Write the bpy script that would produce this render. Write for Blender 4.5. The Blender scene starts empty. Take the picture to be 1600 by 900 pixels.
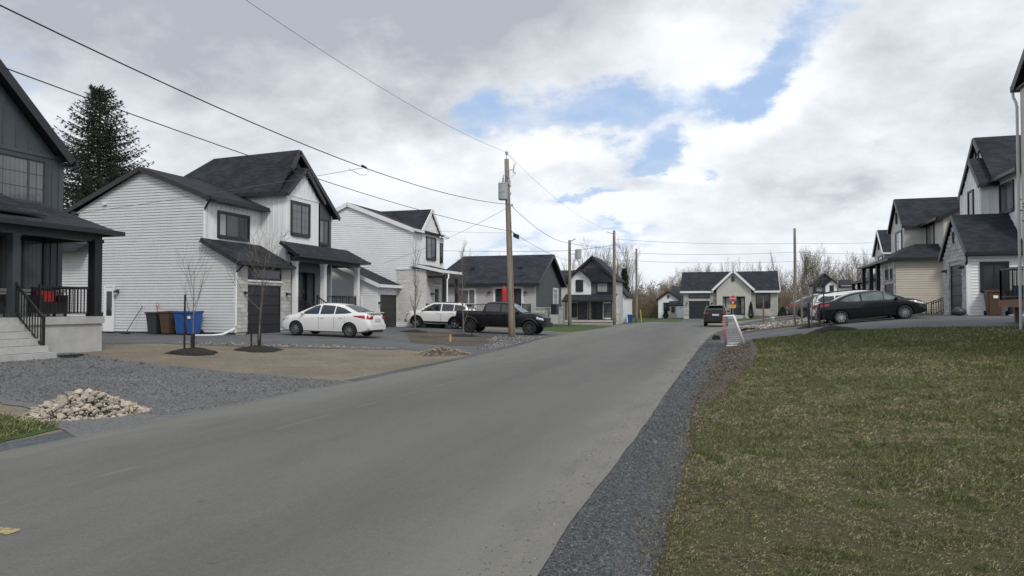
import bpy, bmesh, math, random
import numpy as np
from mathutils import Vector, Matrix, noise as mnoise
from mathutils.geometry import delaunay_2d_cdt
random.seed(7)
rng = np.random.default_rng(11)
sc = bpy.context.scene
col = sc.collection
R = math.radians

# ------------------------------------------------------------------ camera
cam_d = bpy.data.cameras.new('camera')
cam = bpy.data.objects.new('camera', cam_d); col.objects.link(cam)
cam_d.sensor_width = 36.0
cam_d.lens = 36.0 * 1130.0 / 1600.0
cam_d.clip_start = 0.1; cam_d.clip_end = 3000
cam.location = (0, 0, 1.6)
cam.rotation_euler = (R(90 + 1.47), 0, R(16.98))
sc.camera = cam

# ------------------------------------------------------------------ light
SUN_AZ, SUN_EL = 138.0, 44.0     # compass degrees clockwise from +Y: behind the camera, to the right
sc.view_settings.view_transform = 'Standard'
sc.view_settings.look = 'None'
sc.view_settings.exposure = 0.20
sc.view_settings.gamma = 1.0
sun_d = bpy.data.lights.new('sun', 'SUN'); sun = bpy.data.objects.new('sun', sun_d); col.objects.link(sun)
sun_d.energy = 1.5; sun_d.angle = R(14); sun_d.color = (1.0, 0.93, 0.84)
sun.location = (30, -30, 60)
sv = Vector((math.sin(R(SUN_AZ)) * math.cos(R(SUN_EL)), math.cos(R(SUN_AZ)) * math.cos(R(SUN_EL)), math.sin(R(SUN_EL))))
sun.rotation_euler = sv.to_track_quat('Z', 'Y').to_euler()

world = bpy.data.worlds.new('World'); sc.world = world; world.use_nodes = True
def build_sky():
    nt = world.node_tree; N = nt.nodes; L = nt.links; N.clear()
    def nd(t, **k):
        n = N.new(t)
        for a, b in k.items(): setattr(n, a, b)
        return n
    def inp(s, v):
        if hasattr(v, 'is_linked') or hasattr(v, 'links'): L.new(v, s)
        else: s.default_value = v
    def M(op, a, b=0.0, c=None, clamp=False):
        n = nd('ShaderNodeMath', operation=op, use_clamp=clamp)
        inp(n.inputs[0], a); inp(n.inputs[1], b)
        if c is not None: inp(n.inputs[2], c)
        return n.outputs[0]
    def smooth(v, a, b):
        n = nd('ShaderNodeMapRange', interpolation_type='SMOOTHSTEP')
        inp(n.inputs['Value'], v); n.inputs['From Min'].default_value = a; n.inputs['From Max'].default_value = b
        return n.outputs['Result']
    def mixc(f, a, b):
        n = nd('ShaderNodeMix', data_type='RGBA')
        inp(n.inputs[0], f)
        for s, v in ((n.inputs[6], a), (n.inputs[7], b)):
            if isinstance(v, tuple): s.default_value = (*v, 1)
            else: L.new(v, s)
        return n.outputs[2]
    out = nd('ShaderNodeOutputWorld'); bg = nd('ShaderNodeBackground')
    bg.inputs['Strength'].default_value = 0.1
    L.new(bg.outputs[0], out.inputs[0])
    sky = nd('ShaderNodeTexSky'); sky.sky_type = 'NISHITA'; sky.sun_disc = False
    sky.sun_elevation = R(SUN_EL); sky.sun_rotation = R(SUN_AZ)
    sky.air_density = 1.0; sky.dust_density = 1.5; sky.ozone_density = 1.5
    tc = nd('ShaderNodeTexCoord'); D = tc.outputs['Generated']
    sep = nd('ShaderNodeSeparateXYZ'); L.new(D, sep.inputs[0])
    z = sep.outputs[2]
    zc = M('ADD', M('MAXIMUM', z, 0.0), 0.42)
    inv = M('DIVIDE', 1.0, zc)
    P = nd('ShaderNodeVectorMath', operation='SCALE'); L.new(D, P.inputs[0]); L.new(inv, P.inputs['Scale'])
    P = P.outputs[0]
    def noise(scale, detail, rough, off, dist=0.0):
        a = nd('ShaderNodeVectorMath', operation='ADD'); L.new(P, a.inputs[0]); a.inputs[1].default_value = off
        n = nd('ShaderNodeTexNoise'); L.new(a.outputs[0], n.inputs['Vector'])
        n.inputs['Scale'].default_value = scale; n.inputs['Detail'].default_value = detail
        n.inputs['Roughness'].default_value = rough; n.inputs['Distortion'].default_value = dist
        return n.outputs['Fac']
    # warped direction so that the cloud masses get uneven outlines
    wn = nd('ShaderNodeTexNoise'); L.new(P, wn.inputs['Vector']); wn.inputs['Scale'].default_value = 4.0; wn.inputs['Detail'].default_value = 6
    wn.inputs['Roughness'].default_value = 0.6
    ws = nd('ShaderNodeVectorMath', operation='SUBTRACT'); L.new(wn.outputs['Color'], ws.inputs[0]); ws.inputs[1].default_value = (.5, .5, .5)
    wm = nd('ShaderNodeVectorMath', operation='SCALE'); L.new(ws.outputs[0], wm.inputs[0]); wm.inputs['Scale'].default_value = 0.20
    wa = nd('ShaderNodeVectorMath', operation='ADD'); L.new(D, wa.inputs[0]); L.new(wm.outputs[0], wa.inputs[1])
    WD = wa.outputs[0]
    def dirv(az, el):   # az degrees from +Y towards +X
        return Vector((math.sin(R(az)) * math.cos(R(el)), math.cos(R(az)) * math.cos(R(el)), math.sin(R(el))))
    def blob(az, el, rad, tilt=0.0, stretch=1.0):
        c = dirv(az, el)
        right = Vector((math.cos(R(az)), -math.sin(R(az)), 0)); up = right.cross(c) * -1
        if up.z < 0: up = -up
        a = right * math.cos(R(tilt)) + up * math.sin(R(tilt))
        b = -right * math.sin(R(tilt)) + up * math.cos(R(tilt))
        s = nd('ShaderNodeVectorMath', operation='SUBTRACT'); L.new(WD, s.inputs[0]); s.inputs[1].default_value = c
        def dot(v):
            n = nd('ShaderNodeVectorMath', operation='DOT_PRODUCT'); L.new(s.outputs[0], n.inputs[0]); n.inputs[1].default_value = v
            return n.outputs['Value']
        r2 = math.radians(rad)
        q = M('ADD', M('POWER', M('ABSOLUTE', M('DIVIDE', dot(a), r2 * stretch)), 2.0), M('POWER', M('ABSOLUTE', M('DIVIDE', dot(b), r2)), 2.0))
        q = M('ADD', q, M('MULTIPLY', M('LESS_THAN', dot(c), -0.8), 50.0))
        return M('POWER', 2.718, M('MULTIPLY', q, -1.0))
    def total(lst):
        acc = None
        for w, args in lst:
            t = M('MULTIPLY', blob(*args), w)
            acc = t if acc is None else M('ADD', acc, t)
        return acc
    GAPS, DARKS, WHITES = SKY_LAYOUT
    gaps = total(GAPS); darks = total(DARKS); whites = total(WHITES)
    n1 = noise(2.3, 9, 0.58, (3.1, 7.7, 0.4), 0.2)
    n2 = noise(6.5, 8, 0.6, (9.0, 1.5, 2.0), 0.1)
    dens = M('ADD', M('MULTIPLY', n1, 1.05), M('MULTIPLY', n2, 0.65))
    dens = M('SUBTRACT', dens, gaps)
    dens = M('ADD', dens, M('MULTIPLY', whites, 0.35))
    dens = M('ADD', dens, 0.27)
    mask = smooth(dens, 0.36, 1.02)
    # cloud shading: noise-driven relief plus the heavy grey sheets
    n3 = noise(3.6, 7, 0.55, (1.0, 4.0, 6.0), 0.3)
    n4 = noise(11.0, 6, 0.6, (5.0, 2.0, 1.0), 0.2)
    sh = M('ADD', M('MULTIPLY', M('SUBTRACT', n3, 0.5), 1.15), M('MULTIPLY', M('SUBTRACT', n4, 0.5), 0.6))
    sh = M('ADD', sh, M('MULTIPLY', darks, 0.62))
    sh = M('ADD', sh, 0.13)
    sh = M('SUBTRACT', sh, M('MULTIPLY', whites, 0.55))
    sh = M('ADD', sh, M('MULTIPLY', smooth(dens, 0.9, 1.5), 0.12), clamp=True)
    k = 10.0
    white = tuple(k * c for c in (0.88, 0.91, 0.95)); grey = tuple(k * c for c in (0.405, 0.435, 0.485))
    cloud = mixc(sh, white, grey)
    # the air thickens towards the horizon
    hz = smooth(z, 0.22, 0.0)
    cloud = mixc(M('MULTIPLY', hz, 0.35), cloud, tuple(k * c for c in (0.64, 0.69, 0.78)))
    blue = mixc(0.75, sky.outputs[0], tuple(k * c for c in (0.38, 0.54, 0.82)))
    veil = M('ADD', M('MULTIPLY', smooth(n2, 0.38, 0.68), 0.30), 0.08)
    mask = M('SUBTRACT', 1.0, M('MULTIPLY', M('SUBTRACT', 1.0, mask), M('SUBTRACT', 1.0, veil)))
    both = mixc(mask, blue, cloud)
    below = smooth(z, -0.01, -0.06)
    fin = mixc(below, both, tuple(k * c for c in (0.16, 0.16, 0.14)))
    L.new(fin, bg.inputs['Color'])
def pix_dir(px, py):
    a = (px - 800) / 1130.0; b = (450 - py) / 1130.0
    yaw, p = R(16.98), R(1.47)
    f = Vector((-math.sin(yaw) * math.cos(p), math.cos(yaw) * math.cos(p), math.sin(p)))
    r = Vector((math.cos(yaw), math.sin(yaw), 0)); u = r.cross(f)
    v = (f + a * r + b * u).normalized()
    return math.degrees(math.atan2(v.x, v.y)), math.degrees(math.asin(v.z))
# azimuth, elevation (degrees), radius, tilt, stretch of the breaks, heavy sheets and bright heads of the cloud cover
def B(w, az, el, rad, tilt=0.0, st=1.0): return (w, (az, el, rad, tilt, st))
SKY_LAYOUT = (
    [B(1.0, -8.5, 15.8, 2.1, 6, 3.8), B(.95, 3.0, 18.5, 1.7, 32, 3.0), B(.7, -19, 14.8, 1.8, 20, 2.0), B(1.05, -5.2, 12.2, 1.3, 0, 1.6), B(.9, -1.8, 9.9, .8, 0, 1.7),
     B(.9, -10.5, 8.8, .8, 0, 3.0), B(.7, -9, 5.2, 1.0, 0, 3.5), B(.5, -17, 4.5, 1.2, 0, 3.0), B(.7, -60, 14, 4, 0, 2), B(.9, 60, 30, 9, 10, 2), B(.9, 150, 35, 12, 10, 2), B(.8, -120, 40, 12, 0, 2)],
    [B(1.15, -44, 22, 12, 0, 2.2), B(1.05, -25, 24, 6, 0, 1.9), B(.45, -6, 27, 4, 0, 2.4), B(.65, 13, 13.5, 3.4, -10, 2.4), B(.85, 8, 7.6, 1.4, 0, 3.2), B(.35, 15, 19, 3, 0, 2), B(.35, -8, 6.0, .8, 0, 3), B(.5, 100, 40, 20, 0, 2), B(.6, -100, 60, 25, 0, 1.5)],
    [B(1.2, -3.4, 10.2, 1.0, 0, 1.5), B(1.1, 1.8, 14.4, 1.8, 25, 2.0), B(.9, -26, 11.0, 2.6, 0, 2.4), B(1.0, -13, 12.2, 1.7, 0, 2.8), B(.5, 13, 19.5, 2.4, 15, 1.6), B(.9, -10, 7.0, 1.6, 0, 3), B(.6, -3, 21, 2, 15, 2.0), B(.7, -10, 3.5, 1.6, 0, 5), B(.5, -4, 16.5, .9, 0, 1.4)])
build_sky()

# ------------------------------------------------------------------ terrain height
def ss(t):
    t = np.clip(t, 0, 1); return t * t * (3 - 2 * t)
def hgt(x, y):
    x = np.asarray(x, float); y = np.asarray(y, float)
    u = np.clip(-7.65 - x, 0, None)
    k = 1 - ss((y - 46) / 22)
    left = .30 * ss(u / 13) * k - .3 * ss((y - 58) / 20) * ss(u / 4) * (1 - ss((y - 100) / 20))
    t = np.clip((x + .6) / 11.0, 0, 1)
    kr = .25 + .75 * ss((y - 10) / 22)
    kr = kr * (1 - .8 * ss((y - 66) / 18))
    right = 1.18 * (1 - (1 - t) ** 1.8) * kr
    return left + right
def hz(x, y): return float(hgt(x, y))

# ------------------------------------------------------------------ materials
def newmat(name):
    m = bpy.data.materials.new(name); m.use_nodes = True
    nt = m.node_tree; b = nt.nodes['Principled BSDF']
    return m, nt, b
def mat(name, c, rough=.6, var=.12, scale=3.0, bump=0.0, bscale=40.0, metal=0.0, rand=0.0, c2=None, coat=0.0, spec=None, detail=6, stretch=(1, 1, 1), fine=0.0):
    m, nt, b = newmat(name); N, L = nt.nodes, nt.links
    tc = N.new('ShaderNodeTexCoord'); mp = N.new('ShaderNodeMapping'); L.new(tc.outputs['Object'], mp.inputs[0]); mp.inputs['Scale'].default_value = stretch
    b.inputs['Roughness'].default_value = rough; b.inputs['Metallic'].default_value = metal
    if coat: b.inputs['Coat Weight'].default_value = coat; b.inputs['Coat Roughness'].default_value = .05
    if spec is not None: b.inputs['Specular IOR Level'].default_value = spec
    c2 = c2 or tuple(min(1, v * (1 + 1.2 * var)) for v in c)
    lo = tuple(v * (1 - var) for v in c)
    n = N.new('ShaderNodeTexNoise'); L.new(mp.outputs[0], n.inputs['Vector']); n.inputs['Scale'].default_value = scale; n.inputs['Detail'].default_value = detail
    n.inputs['Roughness'].default_value = .62
    r = N.new('ShaderNodeValToRGB'); L.new(n.outputs['Fac'], r.inputs[0])
    r.color_ramp.elements[0].position = .32; r.color_ramp.elements[1].position = .68
    r.color_ramp.elements[0].color = (*lo, 1); r.color_ramp.elements[1].color = (*c2, 1)
    o = r.outputs[0]
    if fine:
        n3 = N.new('ShaderNodeTexNoise'); L.new(mp.outputs[0], n3.inputs['Vector']); n3.inputs['Scale'].default_value = bscale; n3.inputs['Detail'].default_value = 3
        mr3 = N.new('ShaderNodeMapRange'); L.new(n3.outputs['Fac'], mr3.inputs[0]); mr3.inputs[1].default_value = .3; mr3.inputs[2].default_value = .7
        mr3.inputs[3].default_value = 1 - fine; mr3.inputs[4].default_value = 1 + fine
        v = N.new('ShaderNodeVectorMath'); v.operation = 'SCALE'; L.new(o, v.inputs[0]); L.new(mr3.outputs[0], v.inputs['Scale']); o = v.outputs[0]
    if rand:
        oi = N.new('ShaderNodeObjectInfo'); mr = N.new('ShaderNodeMapRange'); L.new(oi.outputs['Random'], mr.inputs[0])
        mr.inputs[3].default_value = 1 - rand; mr.inputs[4].default_value = 1 + rand
        v = N.new('ShaderNodeVectorMath'); v.operation = 'SCALE'; L.new(o, v.inputs[0]); L.new(mr.outputs[0], v.inputs['Scale']); o = v.outputs[0]
    L.new(o, b.inputs['Base Color'])
    if bump:
        n2 = N.new('ShaderNodeTexNoise'); L.new(mp.outputs[0], n2.inputs['Vector']); n2.inputs['Scale'].default_value = bscale; n2.inputs['Detail'].default_value = 5
        bp = N.new('ShaderNodeBump'); bp.inputs['Strength'].default_value = bump; bp.inputs['Distance'].default_value = .02
        L.new(n2.outputs['Fac'], bp.inputs['Height']); L.new(bp.outputs[0], b.inputs['Normal'])
    return m
MT = {}
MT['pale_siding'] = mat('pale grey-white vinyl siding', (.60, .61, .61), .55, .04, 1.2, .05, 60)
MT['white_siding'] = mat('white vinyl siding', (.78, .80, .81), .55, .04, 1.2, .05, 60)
MT['white_board'] = mat('white board siding', (.78, .80, .81), .5, .03, 1.0, .05, 50)
MT['white_trim'] = mat('white painted trim', (.78, .79, .80), .45, .03, 2)
MT['beige_siding'] = mat('beige vinyl siding', (.53, .48, .41), .55, .04, 1.2, .05, 60)
MT['beige_board'] = mat('greige board siding', (.50, .49, .45), .55, .04, 1.2, .05, 60)
MT['grey_siding'] = mat('light grey siding', (.46, .46, .45), .55, .05, 1.2, .05, 60)
MT['dark_siding'] = mat('charcoal board siding', (.060, .073, .086), .55, .10, 1.0, .05, 50)
MT['dark_siding2'] = mat('slate board siding', (.085, .09, .10), .55, .08, 1.0, .05, 50)
MT['black_trim'] = mat('black painted metal', (.014, .015, .018), .42, .15, 3)
MT['grey_trim'] = mat('charcoal trim', (.045, .052, .06), .45, .1, 3)
MT['concrete'] = mat('poured concrete', (.42, .42, .40), .85, .12, 2.5, .2, 30, fine=.05)
MT['foundation'] = mat('grey foundation parge', (.16, .16, .16), .9, .15, 2.5, .2, 30)
MT['mortar'] = mat('mortar', (.40, .39, .37), .9, .08, 5)
MT['stone_a'] = mat('pale stone block', (.52, .51, .48), .8, .10, 6, .4, 25, rand=.13)
MT['stone_b'] = mat('grey stone block', (.40, .40, .38), .8, .10, 6, .4, 25, rand=.1)
MT['stone_c'] = mat('buff stone block', (.47, .44, .39), .8, .10, 6, .4, 25, rand=.1)
MT['brick_white'] = mat('painted pale brick', (.64, .63, .60), .8, .06, 6, .3, 25)
MT['brick_white2'] = mat('painted pale brick shade', (.59, .58, .56), .8, .06, 6, .3, 25)
MT['grey_stone'] = mat('split grey stone', (.33, .33, .33), .85, .12, 6, .4, 25)
MT['grey_stone2'] = mat('split pale stone', (.42, .42, .42), .85, .12, 6, .4, 25)
MT['door_black'] = mat('black steel door', (.018, .019, .024), .42, .1, 2)
MT['rail'] = mat('black aluminium rail', (.012, .012, .013), .4, .1, 4)
MT['wood_pole'] = mat('weathered pole wood', (.23, .20, .15), .85, .22, 3, .4, 30, stretch=(6, 6, .5), fine=.12)
MT['wood_pole_grey'] = mat('old grey pole wood', (.20, .18, .15), .85, .22, 3, .4, 30, stretch=(6, 6, .5), fine=.12)
MT['deck_wood'] = mat('reddish treated wood', (.20, .10, .06), .75, .2, 4, .3, 30, stretch=(1, 8, 8))
MT['bark'] = mat('grey brown bark', (.10, .085, .07), .9, .25, 10, .4, 40)
MT['bark_pale'] = mat('pale sapling bark', (.15, .135, .115), .85, .25, 10, .3, 40)
MT['twig'] = mat('tan twigs', (.165, .132, .09), .9, .2, 5, rand=.25)
MT['twig_grey'] = mat('grey twigs', (.165, .14, .112), .9, .2, 5, rand=.2)
MT['bud_green'] = mat('young green leaves', (.20, .23, .08), .7, .25, 5, rand=.15)
MT['bud_tan'] = mat('tan spring buds', (.25, .19, .10), .8, .25, 5, rand=.2)
MT['leaf_red'] = mat('dark red leaves', (.10, .022, .02), .6, .25, 5)
MT['needle'] = mat('dark spruce needles', (.030, .046, .024), .75, .35, 2.5, rand=.1)
MT['rubber'] = mat('tyre rubber', (.012, .012, .013), .8, .15, 8)
MT['alloy'] = mat('alloy wheel', (.55, .56, .58), .3, .05, 8, metal=.85)
MT['alloy_dark'] = mat('dark alloy wheel', (.10, .105, .11), .35, .05, 8, metal=.7)
MT['alloy_mid'] = mat('grey alloy wheel', (.30, .31, .32), .35, .05, 8, metal=.6)
MT['car_white'] = mat('white car paint', (.76, .76, .74), .35, .02, 1, coat=.8)
MT['car_black'] = mat('black car paint', (.006, .007, .009), .5, .05, 1, coat=.55, spec=.15)
MT['car_truck'] = mat('dark charcoal truck paint', (.009, .010, .013), .5, .05, 1, coat=.35, spec=.15)
MT['car_grey'] = mat('grey car paint', (.09, .095, .10), .45, .05, 1, coat=.5, spec=.2)
MT['car_plastic'] = mat('black car plastic', (.015, .015, .016), .6, .1, 4)
MT['lamp_red'] = mat('red tail lamp', (.30, .02, .025), .35, .1, 12, coat=.4)
MT['lamp_clear'] = mat('clear headlamp', (.5, .52, .55), .1, .15, 12, coat=1)
MT['plate'] = mat('licence plate', (.6, .62, .66), .4, .1, 30)
MT['car_glass_clear'] = mat('pale green car glass', (.10, .14, .135), .06, .45, 2.2, spec=.8)
MT['car_glass'] = mat('dark car glass', (.015, .019, .021), .04, .1, 1, spec=.9)
MT['bin_grey'] = mat('charcoal bin plastic', (.035, .04, .045), .5, .1, 4)
MT['bin_brown'] = mat('brown bin plastic', (.085, .05, .03), .5, .1, 4)
MT['bin_blue'] = mat('blue bin plastic', (.02, .085, .30), .45, .1, 4)
MT['red'] = mat('red fabric', (.42, .03, .03), .8, .2, 6)
MT['red_paint'] = mat('red painted pipe', (.46, .14, .16), .4, .1, 6)
MT['sign_red'] = mat('red sign face', (.55, .03, .04), .4, .08, 6)
MT['sign_yellow'] = mat('orange yellow sign face', (.80, .42, .03), .4, .08, 6)
MT['sign_white'] = mat('white sign print', (.8, .8, .8), .5, .03, 6)
MT['galv'] = mat('galvanised steel', (.38, .39, .40), .45, .15, 6, metal=.5)
MT['transformer'] = mat('grey enamelled tank', (.34, .37, .39), .5, .06, 4)
MT['wire'] = mat('black cable', (.015, .015, .017), .6, .1, 1)
MT['wire_grey'] = mat('bare grey cable', (.10, .105, .11), .5, .1, 1)
MT['mulch'] = mat('black mulch', (.014, .012, .010), .95, .5, 14, 1, 35, fine=.4)
MT['rock'] = mat('pale pink limestone', (.37, .325, .265), .85, .25, 5, .4, 18, rand=.32, fine=.08)
MT['rubble'] = mat('tan sandy rubble', (.27, .225, .165), .9, .25, 5, .4, 18, rand=.35, fine=.08)
MT['rock2'] = mat('white limestone', (.50, .47, .42), .85, .18, 5, .4, 18, rand=.22, fine=.08)
MT['net'] = mat('white cord', (.62, .62, .62), .8, .05, 4)
MT['yellow_paint'] = mat('worn yellow road paint', (.30, .235, .12), .7, .45, 30)
MT['orange_stake'] = mat('orange topped stake wood', (.55, .32, .18), .8, .15, 6)
MT['yellow_guard'] = mat('yellow plastic guard', (.62, .50, .08), .5, .1, 4)
MT['cedar'] = mat('dark evergreen foliage', (.02, .032, .018), .8, .3, 4)

def glass_mat(name, c, wave=0.0, c2=(.3, .3, .3)):
    m, nt, b = newmat(name); N, L = nt.nodes, nt.links
    b.inputs['Roughness'].default_value = .05; b.inputs['Specular IOR Level'].default_value = .6
    tc = N.new('ShaderNodeTexCoord')
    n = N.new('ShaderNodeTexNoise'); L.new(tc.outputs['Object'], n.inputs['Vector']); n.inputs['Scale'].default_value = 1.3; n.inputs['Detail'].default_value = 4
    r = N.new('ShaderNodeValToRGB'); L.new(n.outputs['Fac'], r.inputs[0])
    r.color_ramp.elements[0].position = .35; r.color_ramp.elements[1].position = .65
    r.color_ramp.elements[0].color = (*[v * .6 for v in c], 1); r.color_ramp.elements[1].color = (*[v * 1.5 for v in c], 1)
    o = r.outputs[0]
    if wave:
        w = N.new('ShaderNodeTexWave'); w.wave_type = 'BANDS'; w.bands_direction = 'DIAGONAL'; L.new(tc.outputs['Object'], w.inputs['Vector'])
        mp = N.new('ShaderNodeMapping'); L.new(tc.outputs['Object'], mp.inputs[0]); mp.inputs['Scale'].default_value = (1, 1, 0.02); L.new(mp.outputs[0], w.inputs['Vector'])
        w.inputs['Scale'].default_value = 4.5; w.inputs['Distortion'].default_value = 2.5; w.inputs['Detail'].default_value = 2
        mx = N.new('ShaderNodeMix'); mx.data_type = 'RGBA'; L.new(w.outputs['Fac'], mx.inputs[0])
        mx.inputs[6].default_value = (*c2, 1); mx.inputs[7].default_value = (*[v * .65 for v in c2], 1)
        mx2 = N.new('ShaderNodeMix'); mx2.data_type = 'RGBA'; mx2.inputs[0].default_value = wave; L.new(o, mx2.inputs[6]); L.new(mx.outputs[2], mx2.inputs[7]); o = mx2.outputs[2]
    L.new(o, b.inputs['Base Color'])
    bp = N.new('ShaderNodeBump'); bp.inputs['Strength'].default_value = .06; bp.inputs['Distance'].default_value = .05
    n3 = N.new('ShaderNodeTexNoise'); L.new(tc.outputs['Object'], n3.inputs['Vector']); n3.inputs['Scale'].default_value = 1.6
    L.new(n3.outputs['Fac'], bp.inputs['Height']); L.new(bp.outputs[0], b.inputs['Normal'])
    return m
MT['glass'] = glass_mat('window glass', (.03, .036, .042))
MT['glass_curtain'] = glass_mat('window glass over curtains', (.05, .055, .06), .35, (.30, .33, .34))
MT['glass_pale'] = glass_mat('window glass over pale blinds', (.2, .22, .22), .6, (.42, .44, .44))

def roof_mat():
    m, nt, b = newmat('charcoal asphalt shingles'); N, L = nt.nodes, nt.links
    tc = N.new('ShaderNodeTexCoord'); sp = N.new('ShaderNodeSeparateXYZ'); L.new(tc.outputs['Object'], sp.inputs[0])
    a = N.new('ShaderNodeMath'); a.operation = 'ADD'; L.new(sp.outputs[0], a.inputs[0]); L.new(sp.outputs[1], a.inputs[1])
    cb = N.new('ShaderNodeCombineXYZ'); L.new(a.outputs[0], cb.inputs[0]); L.new(sp.outputs[2], cb.inputs[1])
    br = N.new('ShaderNodeTexBrick'); L.new(cb.outputs[0], br.inputs['Vector']); br.inputs['Scale'].default_value = 1.0
    br.inputs['Brick Width'].default_value = .33; br.inputs['Row Height'].default_value = .085; br.inputs['Mortar Size'].default_value = .006
    br.inputs['Color1'].default_value = (.017, .020, .026, 1); br.inputs['Color2'].default_value = (.033, .037, .046, 1); br.inputs['Mortar'].default_value = (.010, .010, .012, 1)
    n = N.new('ShaderNodeTexNoise'); L.new(tc.outputs['Object'], n.inputs['Vector']); n.inputs['Scale'].default_value = 1.1; n.inputs['Detail'].default_value = 8
    mr = N.new('ShaderNodeMapRange'); L.new(n.outputs['Fac'], mr.inputs[0]); mr.inputs[1].default_value = .3; mr.inputs[2].default_value = .7; mr.inputs[3].default_value = .68; mr.inputs[4].default_value = 1.4
    v = N.new('ShaderNodeVectorMath'); v.operation = 'SCALE'; L.new(br.outputs['Color'], v.inputs[0]); L.new(mr.outputs[0], v.inputs['Scale'])
    L.new(v.outputs[0], b.inputs['Base Color']); b.inputs['Roughness'].default_value = .85; b.inputs['Specular IOR Level'].default_value = .25
    bp = N.new('ShaderNodeBump'); bp.inputs['Strength'].default_value = .5; bp.inputs['Distance'].default_value = .01
    L.new(br.outputs['Fac'], bp.inputs['Height']); bp.invert = True; L.new(bp.outputs[0], b.inputs['Normal'])
    return m
MT['roof'] = roof_mat()

def asphalt_mat():
    m, nt, b = newmat('dusty asphalt'); N, L = nt.nodes, nt.links
    tc = N.new('ShaderNodeTexCoord'); O = tc.outputs['Object']
    sp = N.new('ShaderNodeSeparateXYZ'); L.new(O, sp.inputs[0])
    def noi(scale, st=(1, 1, 1), det=6, ro=.6, dist=0):
        mp = N.new('ShaderNodeMapping'); L.new(O, mp.inputs[0]); mp.inputs['Scale'].default_value = st
        n = N.new('ShaderNodeTexNoise'); L.new(mp.outputs[0], n.inputs['Vector']); n.inputs['Scale'].default_value = scale; n.inputs['Detail'].default_value = det
        n.inputs['Roughness'].default_value = ro; n.inputs['Distortion'].default_value = dist
        return n.outputs['Fac']
    def Mt(op, a, b_=0.0, cl=False):
        n = N.new('ShaderNodeMath'); n.operation = op; n.use_clamp = cl
        for s, v in ((n.inputs[0], a), (n.inputs[1], b_)):
            if isinstance(v, (int, float)): s.default_value = v
            else: L.new(v, s)
        return n.outputs[0]
    def mr(v, a, b_, c, d, sm=True):
        n = N.new('ShaderNodeMapRange'); L.new(v, n.inputs[0]); n.inputs[1].default_value = a; n.inputs[2].default_value = b_; n.inputs[3].default_value = c; n.inputs[4].default_value = d
        if sm: n.interpolation_type = 'SMOOTHSTEP'
        return n.outputs[0]
    X = sp.outputs[0]; Y = sp.outputs[1]
    wob = Mt('MULTIPLY', Mt('SUBTRACT', noi(.35, (1, .5, 1), 4), .5), .5)
    Xw = Mt('ADD', X, wob)
    val = mr(noi(.5, (1, .12, 1), 5), .3, .7, .87, 1.13)
    val = Mt('MULTIPLY', val, mr(noi(2.2, (1, .3, 1), 6), .3, .7, .96, 1.05))
    val = Mt('MULTIPLY', val, mr(noi(90, (1, 1, 1), 3), .25, .75, .84, 1.16))
    val = Mt('MULTIPLY', val, mr(noi(28, (1, 1, 1), 3), .3, .7, .95, 1.05))
    # dusty right verge and left verge
    dust = Mt('ADD', mr(Xw, -2.3, -1.1, 0, .40), mr(Xw, -6.0, -7.5, 0, .20))
    dust = Mt('MULTIPLY', dust, mr(noi(1.6, (1.5, .5, 1), 6), .3, .62, .25, 1.0))
    def track(x0, w, amt, n):
        d = Mt('ABSOLUTE', Mt('SUBTRACT', Mt('ADD', X, Mt('MULTIPLY', wob, .12)), x0))
        t = mr(d, 0, w, 1, 0)
        return Mt('MULTIPLY', Mt('MULTIPLY', t, n), amt)
    seam = track(-5.66, .045, .38, mr(noi(.6, (1, 1, 1), 3), .47, .55, .08, 1))
    lane1 = track(-4.6, .55, -.05, 1.0); lane2 = track(-3.1, .5, -.05, 1.0)
    tot = Mt('ADD', val, Mt('ADD', dust, Mt('ADD', seam, Mt('ADD', lane1, lane2))))
    spot = mr(noi(14, (1, 1, 1), 2), .75, .78, 1, .75)
    tot = Mt('MULTIPLY', tot, spot)
    cc = N.new('ShaderNodeVectorMath'); cc.operation = 'SCALE'; cc.inputs[0].default_value = (.119, .119, .109); L.new(tot, cc.inputs['Scale'])
    # sandy tint in the dust
    mx = N.new('ShaderNodeMix'); mx.data_type = 'RGBA'; L.new(Mt('MULTIPLY', dust, 1.2, True), mx.inputs[0]); L.new(cc.outputs[0], mx.inputs[6]); mx.inputs[7].default_value = (.20, .185, .155, 1)
    L.new(mx.outputs[2], b.inputs['Base Color']); b.inputs['Roughness'].default_value = .85; b.inputs['Specular IOR Level'].default_value = .35
    bp = N.new('ShaderNodeBump'); bp.inputs['Strength'].default_value = .35; bp.inputs['Distance'].default_value = .006
    L.new(noi(110, (1, 1, 1), 3), bp.inputs['Height']); L.new(bp.outputs[0], b.inputs['Normal'])
    return m
MT['asphalt'] = asphalt_mat()
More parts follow.
